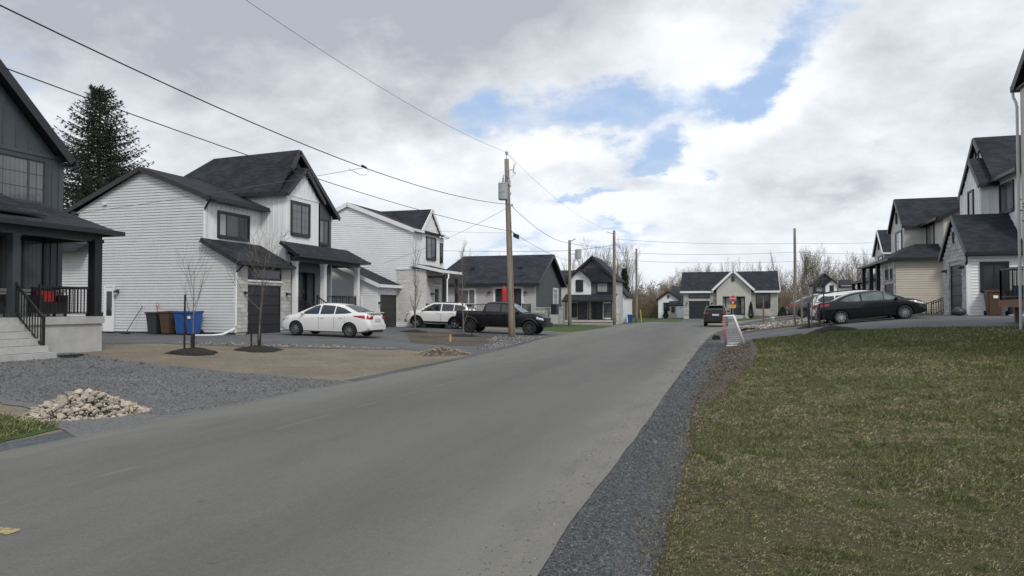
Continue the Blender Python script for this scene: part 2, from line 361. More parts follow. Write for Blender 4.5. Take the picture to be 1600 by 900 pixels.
def gravel_mat(name, dark, light, scale=55.0, patch=.25, tint=None):
    m, nt, b = newmat(name); N, L = nt.nodes, nt.links
    tc = N.new('ShaderNodeTexCoord'); O = tc.outputs['Object']
    v1 = N.new('ShaderNodeTexVoronoi'); L.new(O, v1.inputs['Vector']); v1.inputs['Scale'].default_value = scale
    v2 = N.new('ShaderNodeTexVoronoi'); L.new(O, v2.inputs['Vector']); v2.inputs['Scale'].default_value = scale * .42
    n = N.new('ShaderNodeTexNoise'); L.new(O, n.inputs['Vector']); n.inputs['Scale'].default_value = .55; n.inputs['Detail'].default_value = 7; n.inputs['Roughness'].default_value = .6
    sx = N.new('ShaderNodeSeparateXYZ'); L.new(v1.outputs['Color'], sx.inputs[0])
    sy = N.new('ShaderNodeSeparateXYZ'); L.new(v2.outputs['Color'], sy.inputs[0])
    av = N.new('ShaderNodeMath'); av.operation = 'MULTIPLY_ADD'; L.new(sx.outputs[0], av.inputs[0]); av.inputs[1].default_value = .62
    m2 = N.new('ShaderNodeMath'); m2.operation = 'MULTIPLY'; L.new(sy.outputs[0], m2.inputs[0]); m2.inputs[1].default_value = .38; L.new(m2.outputs[0], av.inputs[2])
    r = N.new('ShaderNodeValToRGB'); L.new(av.outputs[0], r.inputs[0])
    r.color_ramp.elements[0].position = .1; r.color_ramp.elements[0].color = (*dark, 1)
    r.color_ramp.elements[1].position = .95; r.color_ramp.elements[1].color = (*light, 1)
    mr = N.new('ShaderNodeMapRange'); L.new(n.outputs['Fac'], mr.inputs[0]); mr.inputs[1].default_value = .3; mr.inputs[2].default_value = .7; mr.inputs[3].default_value = 1 - patch; mr.inputs[4].default_value = 1 + patch
    s = N.new('ShaderNodeVectorMath'); s.operation = 'SCALE'; L.new(r.outputs[0], s.inputs[0]); L.new(mr.outputs[0], s.inputs['Scale'])
    o = s.outputs[0]
    if tint:
        n5 = N.new('ShaderNodeTexNoise'); L.new(O, n5.inputs['Vector']); n5.inputs['Scale'].default_value = .9; n5.inputs['Detail'].default_value = 8
        mr5 = N.new('ShaderNodeMapRange'); L.new(n5.outputs['Fac'], mr5.inputs[0]); mr5.inputs[1].default_value = .48; mr5.inputs[2].default_value = .66; mr5.inputs[4].default_value = .6
        mx = N.new('ShaderNodeMix'); mx.data_type = 'RGBA'; L.new(mr5.outputs[0], mx.inputs[0]); L.new(o, mx.inputs[6]); mx.inputs[7].default_value = (*tint, 1); o = mx.outputs[2]
    L.new(o, b.inputs['Base Color']); b.inputs['Roughness'].default_value = .9; b.inputs['Specular IOR Level'].default_value = .3
    bp = N.new('ShaderNodeBump'); bp.inputs['Strength'].default_value = .8; bp.inputs['Distance'].default_value = .012
    L.new(v1.outputs['Distance'], bp.inputs['Height']); L.new(bp.outputs[0], b.inputs['Normal']); bp.invert = True
    return m
MT['gravel'] = gravel_mat('blue grey crushed gravel', (.088, .090, .091), (.225, .228, .23), 75, .20)
MT['gravel_fine'] = gravel_mat('dark fine gravel', (.046, .052, .055), (.125, .136, .143), 70, .25)
MT['gravel_drive'] = gravel_mat('dark compacted gravel', (.08, .083, .087), (.15, .155, .16), 60, .2)
MT['dirt'] = gravel_mat('bare brown earth', (.135, .112, .08), (.235, .198, .145), 26, .22, (.165, .15, .125))
MT['dirt_mix'] = gravel_mat('earth strewn with debris', (.04, .035, .029), (.135, .11, .086), 30, .4, (.075, .075, .05))
MT['grass_far'] = gravel_mat('spring grass and thatch', (.028, .042, .014), (.085, .105, .04), 30, .25, (.10, .095, .05))
MT['grass_green'] = gravel_mat('green grass soil', (.03, .055, .014), (.07, .115, .03), 40, .2)
MT['scrub_ground'] = gravel_mat('leafy rough ground', (.045, .038, .022), (.12, .10, .055), 8, .3, (.06, .075, .03))
def lawn_mat():
    m, nt, b = newmat('thatch and soil under the lawn'); N, L = nt.nodes, nt.links
    tc = N.new('ShaderNodeTexCoord'); O = tc.outputs['Object']
    n = N.new('ShaderNodeTexNoise'); L.new(O, n.inputs['Vector']); n.inputs['Scale'].default_value = 24; n.inputs['Detail'].default_value = 6
    r = N.new('ShaderNodeValToRGB'); L.new(n.outputs['Fac'], r.inputs[0])
    r.color_ramp.elements[0].position = .38; r.color_ramp.elements[0].color = (.034, .032, .018, 1)
    r.color_ramp.elements[1].position = .72; r.color_ramp.elements[1].color = (.12, .10, .062, 1)
    n2 = N.new('ShaderNodeTexNoise'); L.new(O, n2.inputs['Vector']); n2.inputs['Scale'].default_value = .9; n2.inputs['Detail'].default_value = 8
    r2 = N.new('ShaderNodeMapRange'); L.new(n2.outputs['Fac'], r2.inputs[0]); r2.inputs[1].default_value = .4; r2.inputs[2].default_value = .62
    mx = N.new('ShaderNodeMix'); mx.data_type = 'RGBA'; L.new(r2.outputs[0], mx.inputs[0]); L.new(r.outputs[0], mx.inputs[6]); mx.inputs[7].default_value = (.066, .066, .032, 1)
    L.new(mx.outputs[2], b.inputs['Base Color']); b.inputs['Roughness'].default_value = .95; b.inputs['Specular IOR Level'].default_value = .1
    return m
MT['lawn_soil'] = lawn_mat()
def attr_mat(name, rough=.8):
    m, nt, b = newmat(name); a = nt.nodes.new('ShaderNodeAttribute'); a.attribute_name = 'tone'
    nt.links.new(a.outputs['Color'], b.inputs['Base Color']); b.inputs['Roughness'].default_value = rough; b.inputs['Specular IOR Level'].default_value = .15
    return m
MT['blade'] = attr_mat('grass blade'); MT['stonechip'] = attr_mat('stone chip', .9)

# ------------------------------------------------------------------ mesh helpers
class MB:
    def __init__(s): s.v = []; s.f = []; s.m = []
    def face(s, pts, mi=0):
        n = len(s.v); s.v += [tuple(p) for p in pts]; s.f.append(tuple(range(n, n + len(pts)))); s.m.append(mi)
    def box(s, x0, x1, y0, y1, z0, z1, mi=0):
        if x0 > x1: x0, x1 = x1, x0
        if y0 > y1: y0, y1 = y1, y0
        if z0 > z1: z0, z1 = z1, z0
        n = len(s.v)
        s.v += [(x0, y0, z0), (x1, y0, z0), (x1, y1, z0), (x0, y1, z0), (x0, y0, z1), (x1, y0, z1), (x1, y1, z1), (x0, y1, z1)]
        for q in ((0, 3, 2, 1), (4, 5, 6, 7), (0, 1, 5, 4), (1, 2, 6, 5), (2, 3, 7, 6), (3, 0, 4, 7)):
            s.f.append(tuple(n + i for i in q)); s.m.append(mi)
        return s
    def slab(s, pts, t, mi=0, d=(0, 0, -1)):
        """planar polygon pts extruded by t along d"""
        n = len(s.v); k = len(pts); dv = Vector(d) * t
        s.v += [tuple(p) for p in pts] + [tuple(Vector(p) + dv) for p in pts]
        s.f.append(tuple(range(n, n + k))); s.f.append(tuple(range(n + 2 * k - 1, n + k - 1, -1))); s.m += [mi, mi]
        for i in range(k):
            j = (i + 1) % k
            s.f.append((n + i, n + k + i, n + k + j, n + j)); s.m.append(mi)
        return s
    def bar(s, p0, p1, w, h, mi=0, up=(0, 0, 1)):
        p0 = Vector(p0); p1 = Vector(p1); d = (p1 - p0).normalized(); upv = Vector(up)
        if abs(d.dot(upv)) > .98: upv = Vector((0, 1, 0))
        r = d.cross(upv).normalized() * (w / 2); u = r.cross(d).normalized() * (h / 2)
        n = len(s.v)
        for p in (p0, p1): s.v += [tuple(p - r - u), tuple(p + r - u), tuple(p + r + u), tuple(p - r + u)]
        for q in ((0, 1, 2, 3), (7, 6, 5, 4), (0, 4, 5, 1), (1, 5, 6, 2), (2, 6, 7, 3), (3, 7, 4, 0)):
            s.f.append(tuple(n + i for i in q)); s.m.append(mi)
        return s
    def tube(s, pts, rad, n=6, mi=0, cap=True):
        rings = []; pts = [Vector(p) for p in pts]
        if not hasattr(rad, '__len__'): rad = [rad] * len(pts)
        for i, p in enumerate(pts):
            d = (pts[min(i + 1, len(pts) - 1)] - pts[max(i - 1, 0)])
            if d.length < 1e-9: d = Vector((0, 0, 1))
            d.normalize(); a = Vector((0, 0, 1)) if abs(d.z) < .9 else Vector((1, 0, 0))
            r = d.cross(a).normalized(); u = r.cross(d)
            b = len(s.v); rings.append(b)
            for k in range(n):
                t = 2 * math.pi * k / n
                s.v.append(tuple(p + (r * math.cos(t) + u * math.sin(t)) * rad[i]))
        for i in range(len(pts) - 1):
            for k in range(n):
                k2 = (k + 1) % n
                s.f.append((rings[i] + k, rings[i] + k2, rings[i + 1] + k2, rings[i + 1] + k)); s.m.append(mi)
        if cap:
            s.f.append(tuple(rings[0] + k for k in range(n - 1, -1, -1))); s.m.append(mi)
            s.f.append(tuple(rings[-1] + k for k in range(n))); s.m.append(mi)
        return s
    def lathe(s, prof, n=20, axis='z', c=(0, 0, 0), mi=0, closed=False):
        rings = []
        for (r, h) in prof:
            b = len(s.v); rings.append(b)
            for k in range(n):
                t = 2 * math.pi * k / n; a, b2 = r * math.cos(t), r * math.sin(t)
                p = (a, b2, h) if axis == 'z' else ((a, h, -b2) if axis == 'y' else (h, a, b2))
                s.v.append((p[0] + c[0], p[1] + c[1], p[2] + c[2]))
        m = len(prof); rg = range(m if closed else m - 1)
        for i in rg:
            j = (i + 1) % m
            for k in range(n):
                k2 = (k + 1) % n
                s.f.append((rings[i] + k, rings[i] + k2, rings[j] + k2, rings[j] + k)); s.m.append(mi)
        if not closed:
            s.f.append(tuple(rings[0] + k for k in range(n - 1, -1, -1))); s.m.append(mi)
            s.f.append(tuple(rings[-1] + k for k in range(n))); s.m.append(mi)
        return s
    def mesh(s, name, mats, flip=False, smooth=False, fix=True):
        me = bpy.data.meshes.new(name)
        v = [(-x, y, z) for x, y, z in s.v] if flip else s.v
        f = [tuple(reversed(q)) for q in s.f] if flip else s.f
        me.from_pydata(v, [], f)
        for m in (mats if isinstance(mats, (list, tuple)) else [mats]): me.materials.append(MT[m] if isinstance(m, str) else m)
        if len(me.materials) > 1: me.polygons.foreach_set('material_index', s.m)
        if smooth: me.polygons.foreach_set('use_smooth', [True] * len(me.polygons))
        if fix:
            bm = bmesh.new(); bm.from_mesh(me); bmesh.ops.recalc_face_normals(bm, faces=bm.faces); bm.to_mesh(me); bm.free()
        me.update(); return me
def link(name, me, parent=None, loc=(0, 0, 0), rot=None, scale=None):
    o = bpy.data.objects.new(name, me); col.objects.link(o)
    o.location = loc
    if rot is not None: o.rotation_euler = rot
    if scale is not None: o.scale = scale
    if parent is not None: o.parent = parent
    return o
def tag(o, label, cat, group=None, kind=None):
    o['label'] = label; o['category'] = cat
    if group: o['group'] = group
    if kind: o['kind'] = kind
    return o
def empty(name, loc, rz=0.0, label=None, cat=None, group=None):
    o = link(name, None, None, loc, (0, 0, rz))
    if label: tag(o, label, cat, group)
    return o
def copy_tree(o, parent=None):
    c = o.copy(); col.objects.link(c); c.parent = parent
    for ch in list(o.children): copy_tree(ch, c)
    return c
def structure(name, me, loc=(0, 0, 0)):
    o = link(name, me, None, loc); o['kind'] = 'structure'; return o
def np_mesh(name, V, F, mats, tone=None):
    """V (n,3), F (m,3) triangles, tone (n,3) colours per vertex"""
    me = bpy.data.meshes.new(name)
    me.vertices.add(len(V)); me.vertices.foreach_set('co', V.astype(np.float32).ravel())
    me.loops.add(len(F) * 3); me.loops.foreach_set('vertex_index', F.astype(np.int32).ravel())
    me.polygons.add(len(F)); me.polygons.foreach_set('loop_start', np.arange(0, len(F) * 3, 3, dtype=np.int32))
    me.polygons.foreach_set('loop_total', np.full(len(F), 3, dtype=np.int32))
    for m in (mats if isinstance(mats, list) else [mats]): me.materials.append(MT[m])
    if tone is not None:
        a = me.color_attributes.new('tone', 'FLOAT_COLOR', 'POINT')
        a.data.foreach_set('color', np.hstack([tone, np.ones((len(tone), 1))]).astype(np.float32).ravel())
    me.update(calc_edges=True); return me

# ------------------------------------------------------------------ ground
def build_ground():
    def line(segs):
        o = []
        for a, b, st in segs: o += list(np.arange(a, b, st))
        return np.array(o + [segs[-1][1]])
    xs = line([(-1200, -200, 100), (-200, -60, 10), (-60, -30, 2), (-30, 16, .5), (16, 60, 2), (60, 200, 10), (200, 1200, 100)])
    ys = line([(-300, -60, 40), (-60, -4, 4), (-4, 70, .5), (70, 130, 2), (130, 300, 10), (300, 1500, 100)])
    X, Y = np.meshgrid(xs, ys); Z = hgt(X, Y) - .006
    V = np.stack([X.ravel(), Y.ravel(), Z.ravel()], 1)
    nx, ny = len(xs), len(ys)
    I = np.arange(nx * ny).reshape(ny, nx)
    a, b, c, d = I[:-1, :-1].ravel(), I[:-1, 1:].ravel(), I[1:, 1:].ravel(), I[1:, :-1].ravel()
    F = np.concatenate([np.stack([a, b, c], 1), np.stack([a, c, d], 1)])
    o = structure('ground', np_mesh('ground', V, F, 'scrub_ground'))
    o.data.polygons.foreach_set('use_smooth', [True] * len(o.data.polygons))
build_ground()
def inside(px, py, poly):
    c = False; n = len(poly); j = n - 1
    for i in range(n):
        xi, yi = poly[i]; xj, yj = poly[j]
        if (yi > py) != (yj > py) and px < (xj - xi) * (py - yi) / (yj - yi) + xi: c = not c
        j = i
    return c
def rough_outline(poly, step, amp, seed):
    out = []; n = len(poly)
    for i in range(n):
        a = Vector(poly[i]); b = Vector(poly[(i + 1) % n]); L_ = (b - a).length; k = max(1, int(L_ / step)); nr = Vector((-(b - a).y, (b - a).x)) / max(L_, 1e-6)
        for q in range(k):
            p = a.lerp(b, q / k)
            w = mnoise.noise((p.x * 1.1, p.y * 1.1, seed)) * .9 + mnoise.noise((p.x * 4.3, p.y * 4.3, seed + 5)) * .5
            out.append(tuple(p + nr * w * amp))
    return out
def patch(name, poly, dz, material, amp=.12, step=.35, grid=.5, kind='structure', seed=None):
    seed = seed if seed is not None else sum(map(ord, name)) * .37
    pts = rough_outline(poly, step, amp, seed)
    n = len(pts)
    xs = [p[0] for p in pts]; ys = [p[1] for p in pts]
    v = [Vector(p) for p in pts]
    x = math.floor(min(xs) / grid) * grid
    while x < max(xs):
        y = math.floor(min(ys) / grid) * grid
        while y < max(ys):
            if inside(x, y, pts): v.append(Vector((x, y)))
            y += grid
        x += grid
    res = delaunay_2d_cdt(v, [], [list(range(n))], 1, 1e-5)
    vo = [(p.x, p.y, hz(p.x, p.y) + dz * .5) for p in res[0]]
    me = bpy.data.meshes.new(name); me.from_pydata(vo, [], [list(f) for f in res[2]]); me.materials.append(MT[material])
    bm = bmesh.new(); bm.from_mesh(me)
    for f in bm.faces:
        f.smooth = True
        if f.normal.z < 0: f.normal_flip()
    bm.to_mesh(me); bm.free()
    o = link(name, me); o['kind'] = kind
    return o
road_left = [(-7.65, -12), (-7.65, 8), (-7.62, 14), (-7.75, 19), (-7.9, 22), (-8.3, 28), (-8.9, 34), (-9.25, 40), (-9.1, 50), (-8.9, 56), (-9.3, 60), (-11, 62.5), (-14, 63.8)]
road_right = [(3.2, 64), (1.4, 62), (.1, 58), (-.35, 54), (-.9, 48), (-1.2, 40), (-1.25, 27), (-1.18, 14), (-1.14, 9), (-1.15, 5.5), (-1.1, 3), (-1.1, -12)]
patch('earth_strip_left', [(-7.0, -12), (-7.0, 60), (-12, 63), (-60, 63), (-60, 13), (-40, -12)], .0, 'dirt', 0, 2, 1)
patch('grass_verge', [(-8.1, -6), (-8.15, 6.2), (-8.5, 7.55), (-9.3, 7.75), (-10.5, 7.9), (-12.5, 7.6), (-16, 6), (-16, -6)], .022, 'grass_green', .12, .2)
patch('gravel_shoulder_left', [(-7.3, -12), (-7.3, 40), (-8.9, 42), (-9.6, 40), (-9.4, 34), (-8.9, 28), (-8.2, 22), (-8.05, 14), (-8.2, 7), (-8.15, -12)], .012, 'gravel_fine', .06, .25)
patch('driveway_left_front', [(-7.4, 6.8), (-7.4, 13.4), (-8.0, 13.9), (-11.5, 14.45), (-15.0, 15.1), (-19.0, 16.6), (-24, 17.6), (-34, 17.6), (-34, 9), (-16, 9), (-11.8, 8.9), (-10.6, 8.6), (-8.6, 7.4)], .024, 'gravel', .12, .2)
patch('driveway_left_middle', [(-7.6, 22.3), (-8.1, 24.4), (-8.6, 28), (-9.8, 31.5), (-11, 35), (-14.5, 35.2), (-22.4, 35), (-31, 35), (-31, 19.8), (-20.9, 20.3), (-19.2, 21.1), (-17.6, 21.0), (-15.4, 21.3), (-13.4, 22.5), (-11.6, 24.1), (-10.0, 22.8)], .018, 'gravel_drive', .10, .25)
patch('driveway_left_far', [(-8.6, 28.3), (-9.1, 33), (-9.3, 42.2), (-12, 43.4), (-22, 43.5), (-22, 33), (-14.6, 32.6), (-10.6, 30.5)], .022, 'gravel_drive', .10, .25)
patch('gravel_strip_by_house', [(-11.4, 23.6), (-13.5, 22.3), (-15.5, 21.2), (-17.7, 20.9), (-19.3, 21.0), (-19.2, 21.8), (-17.5, 22.3), (-15.8, 22.4), (-13.8, 23.5), (-12.2, 24.8)], .026, 'gravel', .15, .2)
patch('scrubby_island', [(-9.2, 27.6), (-10.2, 32.2), (-11.2, 36.2), (-13.6, 36.6), (-16.5, 37.6), (-17.6, 37.0), (-14.8, 31.5), (-12.4, 26.9), (-10.6, 26.6)], .030, 'dirt_mix', .25, .25)
patch('lawn_far_left', [(-9.5, 43.8), (-9.3, 50), (-9.25, 58), (-12, 62.2), (-24, 63), (-24, 53.5), (-15, 53.5), (-14.2, 45.5)], .014, 'grass_green', .2, .4)
patch('road', road_left + [(-60, 65.5), (-60, 75.5), (60, 77.5), (60, 66.5), (8, 65.2)] + road_right, .034, 'asphalt', .022, .12)
patch('lawn_beyond_crossroad', [(-60, 76.3), (-5.7, 77.4), (-5.6, 97), (-5.6, 150), (-60, 150)], .010, 'grass_green', .15, .8, 2)
patch('lawn_beyond_crossroad_right', [(-2.4, 77.4), (-2.4, 97), (-2.4, 150), (60, 150), (60, 79)], .010, 'grass_green', .15, .8, 2)
patch('driveway_far', [(-5.6, 77.2), (-2.4, 77.2), (-2.4, 97.5), (-5.6, 97.5)], .022, 'gravel_drive', .03, .8, 1)
patch('gravel_shoulder_right', [(-1.35, -12), (-1.3, 27), (-1.3, 40), (-1.0, 48), (-.45, 54), (0, 58), (1.3, 61.8), (3, 63.9), (1.6, 58), (.6, 50), (.35, 42), (-.30, 30), (-.55, 17), (-.62, 12.8), (-.58, 10.7), (-.50, 7.7), (-.45, 5), (-.44, -12)], .016, 'gravel_fine', .08, .18)
patch('earth_strip_right', [(-.7, -12), (-.62, 12.5), (-.65, 17), (-.36, 30), (-.2, 33), (.9, 31.5), (1.0, 28), (.9, 21), (.3, 15), (-.2, 11), (-.2, -12)], .008, 'dirt_mix', .10, .18)
patch('driveway_right_near', [(-.8, 32.6), (-.6, 39), (1.5, 39.2), (4, 38), (6, 38.5), (10.4, 41.5), (14, 41.5), (14, 25.2), (9, 25.6), (6.3, 27.3), (4.3, 28.9), (2.6, 29.6), (1.0, 30.8)], .020, 'gravel_drive', .10, .25)
patch('rubble_island', [(-.1, 40), (.2, 46), (.9, 51.5), (4, 51.5), (10, 51.8), (10, 42.5), (6, 40.2), (3.6, 39.4), (1.3, 40.0)], .016, 'dirt_mix', .2, .3)
patch('driveway_right_far', [(.0, 51.5), (1.4, 58), (4, 59), (11, 59), (14, 59), (14, 51.8), (6, 51.5)], .021, 'gravel_drive', .10, .3)
patch('lawn', [(-.40, -6), (-.42, 5), (-.46, 8.4), (-.44, 11.6), (0, 15.3), (.5, 20), (.8, 25), (.75, 30.6), (2.2, 29.7), (4.2, 28.6), (6.2, 27.0), (9, 25.3), (14, 24.9), (24, 24.9), (24, -6)], .012, 'lawn_soil', .22, .15)
def vein(name, label, x0, x1, y0, y1):
    mb = MB(); n = 24; random.seed(4)
    L_ = [];
    for i in range(n + 1):
        t = i / n; x = x0 + (x1 - x0) * t
        L_.append((x, y0 + random.uniform(-.015, .015), y1 + random.uniform(-.015, .015)))
    for a, b in zip(L_[:-1], L_[1:]):
        mb.face([(a[0], a[1], .0215), (b[0], b[1], .0215), (b[0], b[2], .0215), (a[0], a[2], .0215)])
    o = link(name, mb.mesh(name, 'yellow_paint')); o['kind'] = 'structure'
vein('road_marking', '', -5.05, -4.82, 3.81, 3.93)

# ------------------------------------------------------------------ house building blocks
def cl(poly, axis, val, keep_less):
    out = []; n = len(poly)
    for i in range(n):
        a = poly[i]; b = poly[(i + 1) % n]
        ia = (a[axis] <= val) if keep_less else (a[axis] >= val); ib = (b[axis] <= val) if keep_less else (b[axis] >= val)
        if ia: out.append(a)
        if ia != ib:
            t = (val - a[axis]) / (b[axis] - a[axis]); out.append((a[0] + (b[0] - a[0]) * t, a[1] + (b[1] - a[1]) * t))
    return out
UNIT = {}
def unit_box(material):
    if material not in UNIT:
        mb = MB(); mb.box(-.5, .5, -.5, .5, -.5, .5); UNIT[material] = mb.mesh('block_' + material, material)
    return UNIT[material]
class House:
    """local frame: x grows towards the street, y grows away from the camera; flip mirrors x for the right-hand side"""
    def __init__(s, name, X, Y, Z, label, flip=False, cat='house', group=None):
        s.r = empty(name, (X, Y, Z), 0, label, cat, group); s.flip = flip; s.Z = Z
    def part(s, name, mb, mats, parent=None, smooth=False, stuff=False, label=None):
        o = link(name, mb.mesh(name, mats, s.flip, smooth), parent or s.r)
        if stuff: o['kind'] = 'stuff'
        if label: o['label'] = label
        return o
    def piece(s, name, material, x0, x1, y0, y1, z0, z1, parent=None):
        cx = (x0 + x1) / 2
        return link(name, unit_box(material), parent or s.r, (-cx if s.flip else cx, (y0 + y1) / 2, (z0 + z1) / 2), None, (abs(x1 - x0), abs(y1 - y0), abs(z1 - z0)))
    # facing 'S' : normal +x at x=pl, polygon in (y,z);  'C' : normal -y at y=pl, polygon in (x,z)
    def pt(s, fc, pl, a, z, o): return (pl + o, a, z) if fc == 'S' else (a, pl - o, z)
    def fbox(s, mb, fc, pl, a0, a1, z0, z1, o0, o1, mi=0):
        if fc == 'S': mb.box(pl + o0, pl + o1, a0, a1, z0, z1, mi)
        else: mb.box(a0, a1, pl - o1, pl - o0, z0, z1, mi)
    def wall(s, fc, pl, poly, material, kind='lap', course=.125, t=.16, name='wall'):
        mb = MB(); d = (-1, 0, 0) if fc == 'S' else (0, 1, 0)
        amin, amax = min(p[0] for p in poly), max(p[0] for p in poly)
        poly = [(min(max(a, amin + .004), amax - .004), z) for a, z in poly]
        mb.slab([s.pt(fc, pl, a, z, 0) for a, z in poly], t, 0, d)
        w = s.part(name, mb, material)
        if kind == 'lap':
            gr = .017; m2 = MB(); z = math.floor(min(p[1] for p in poly) / course) * course; zt = max(p[1] for p in poly)
            while z < zt:
                q = cl(cl(poly, 1, z, False), 1, z + course, True)
                q = cl(q, 1, z + course - gr, True) if len(q) >= 3 else q
                if len(q) >= 3:
                    m2.face([s.pt(fc, pl, a, zz, .022 + .022 * (1 - (zz - z) / course)) for a, zz in q])
                    lo = [p for p in q if abs(p[1] - z) < 1e-6]
                    if len(lo) >= 2:
                        a0 = min(p[0] for p in lo); a1 = max(p[0] for p in lo)
                        m2.face([s.pt(fc, pl, a0, z, .0), s.pt(fc, pl, a1, z, .0), s.pt(fc, pl, a1, z, .044), s.pt(fc, pl, a0, z, .044)])
                z += course
            o = link('siding', m2.mesh('siding', material, s.flip, fix=False), w); o['kind'] = 'stuff'
        return w
    def battens(s, fc, pl, poly, sp, material, parent=None, skip=(), w=.045):
        a0 = min(p[0] for p in poly); a1 = max(p[0] for p in poly); a = a0 + .03
        while a < a1 - .02:
            strip = cl(cl(poly, 0, a, False), 0, a + w, True)
            if len(strip) >= 3:
                lo = min(p[1] for p in strip)
                hi = min(max(p[1] for p in strip if p[0] < a + 1e-6) if any(p[0] < a + 1e-6 for p in strip) else 99, max(p[1] for p in strip if p[0] > a + w - 1e-6) if any(p[0] > a + w - 1e-6 for p in strip) else 99)
                if hi == 99: hi = max(p[1] for p in strip)
                spans = [(lo, hi)]
                for (b0, b1, c0, c1) in skip:
                    if b0 - w < a < b1:
                        spans = [q for (u, v) in spans for q in ((u, min(v, c0)), (max(u, c1), v)) if q[1] - q[0] > .05]
                for (u, v) in spans:
                    if fc == 'S': s.piece('batten', material, pl + .001, pl + .024, a, a + w, u, v, parent)
                    else: s.piece('batten', material, a, a + w, pl - .024, pl - .001, u, v, parent)
            a += sp
    def bricks(s, fc, pl, a0, a1, z0, z1, holes, bw, bh, depth, mats, parent, single=True, gap=.012, seed=3):
        rr = random.Random(seed); row = 0; z = z0; mb = MB(); mats_l = mats if isinstance(mats, list) else [mats]
        while z < z1 - .02:
            zt = min(z + bh, z1); off = (bw / 2 if row % 2 else 0) + rr.uniform(-.04, .04); a = a0 - off
            while a < a1 - .01:
                w = bw * rr.uniform(.75, 1.25); segs = [(max(a, a0), min(a + w, a1))]
                for (h0, h1, k0, k1) in holes:
                    if zt > k0 + .01 and z < k1 - .01:
                        segs = [q for (u, v) in segs for q in ((u, min(v, h0)), (max(u, h1), v)) if q[1] - q[0] > .03]
                for (u, v) in segs:
                    if v - u < .03: continue
                    dd = depth + rr.uniform(-.012, .012)
                    if single:
                        mm = rr.choice(mats_l)
                        if fc == 'S': s.piece('stone_block', mm, pl, pl + dd, u + gap / 2, v - gap / 2, z + gap / 2, zt - gap / 2, parent)
                        else: s.piece('stone_block', mm, u + gap / 2, v - gap / 2, pl - dd, pl, z + gap / 2, zt - gap / 2, parent)
                    else: s.fbox(mb, fc, pl, u + gap / 2, v - gap / 2, z + gap / 2, zt - gap / 2, 0, dd, rr.randrange(len(mats_l)))
                a += w
            z += bh; row += 1
        if not single:
            o = s.part('stone_facing', mb, mats_l, parent); o['kind'] = 'stuff'
    def window(s, fc, pl, a0, a1, z0, z1, cols=(1, 1), rows=(1,), frame='black_trim', glass='glass', grid=None, casing=.09, proud=.07, name='window', parent=None):
        if fc == 'C': pl = pl - .032
        mb = MB(); b = casing
        s.fbox(mb, fc, pl, a0 - b, a0, z0 - b, z1 + b, -.01, proud); s.fbox(mb, fc, pl, a1, a1 + b, z0 - b, z1 + b, -.01, proud)
        s.fbox(mb, fc, pl, a0, a1, z0 - b * 1.2, z0, -.01, proud + .02); s.fbox(mb, fc, pl, a0, a1, z1, z1 + b, -.01, proud)
        w = s.part(name, mb, frame, parent)
        tot = sum(cols); tr = sum(rows); a = a0
        gl = glass if isinstance(glass, (list, tuple)) else [glass] * len(cols)
        m2 = MB()
        for i, c in enumerate(cols):
            ww = (a1 - a0) * c / tot; z = z0
            for j, rw in enumerate(rows):
                hh = (z1 - z0) * rw / tr; m3 = MB(); f = .035
                s.fbox(m3, fc, pl, a + f, a + ww - f, z + f, z + hh - f, .026, .032)
                link('pane', m3.mesh('pane', gl[i % len(gl)], s.flip), w)
                s.fbox(m2, fc, pl, a, a + f, z, z + hh, 0, .045); s.fbox(m2, fc, pl, a + ww - f, a + ww, z, z + hh, 0, .045)
                s.fbox(m2, fc, pl, a + f, a + ww - f, z, z + f, 0, .045); s.fbox(m2, fc, pl, a + f, a + ww - f, z + hh - f, z + hh, 0, .045)
                if grid:
                    for k in range(1, grid[0]): s.fbox(m2, fc, pl, a + ww * k / grid[0] - .008, a + ww * k / grid[0] + .008, z + f, z + hh - f, .0325, .038)
                    for k in range(1, grid[1]): s.fbox(m2, fc, pl, a + f, a + ww - f, z + hh * k / grid[1] - .008, z + hh * k / grid[1] + .008, .0328, .0375)
                z += hh
            a += ww
        link('sash', m2.mesh('sash', frame, s.flip), w)
        return w
    def garage_door(s, fc, pl, a0, a1, z0, z1, n=4, frame='black_trim', material='door_black'):
        mb = MB(); s.fbox(mb, fc, pl, a0 - .06, a0, z0, z1 + .06, -.02, .03); s.fbox(mb, fc, pl, a1, a1 + .06, z0, z1 + .06, -.02, .03); s.fbox(mb, fc, pl, a0, a1, z1, z1 + .06, -.02, .03)
        g = s.part('garage_door', mb, frame)
        h = (z1 - z0) / n
        for i in range(n):
            m3 = MB(); s.fbox(m3, fc, pl, a0, a1, z0 + h * i + .012, z0 + h * (i + 1) - .012, -.02, .008)
            s.fbox(m3, fc, pl, a0, a1, z0 + h * i, z0 + h * i + .012, -.02, -.006)
            link('panel', m3.mesh('panel', material, s.flip), g)
        return g
    def door(s, fc, pl, a0, a1, z0, z1, material='door_black', glass='glass', lite=(.2, .8, .3, .9), frame='black_trim', side=None):
        if fc == 'C': pl = pl - .032
        mb = MB(); s.fbox(mb, fc, pl, a0 - .08, a0, z0, z1 + .08, -.01, .06); s.fbox(mb, fc, pl, a1, a1 + .08, z0, z1 + .08, -.01, .06); s.fbox(mb, fc, pl, a0, a1, z1, z1 + .08, -.01, .06)
        s.fbox(mb, fc, pl, a0, a1, z0, z1, 0, .03, 1)
        d = s.part('door', mb, [frame, material]); W, Hh = a1 - a0, z1 - z0
        m3 = MB(); s.fbox(m3, fc, pl, a0 + W * lite[0], a0 + W * lite[1], z0 + Hh * lite[2], z0 + Hh * lite[3], .03, .038)
        link('pane', m3.mesh('pane', glass, s.flip), d)
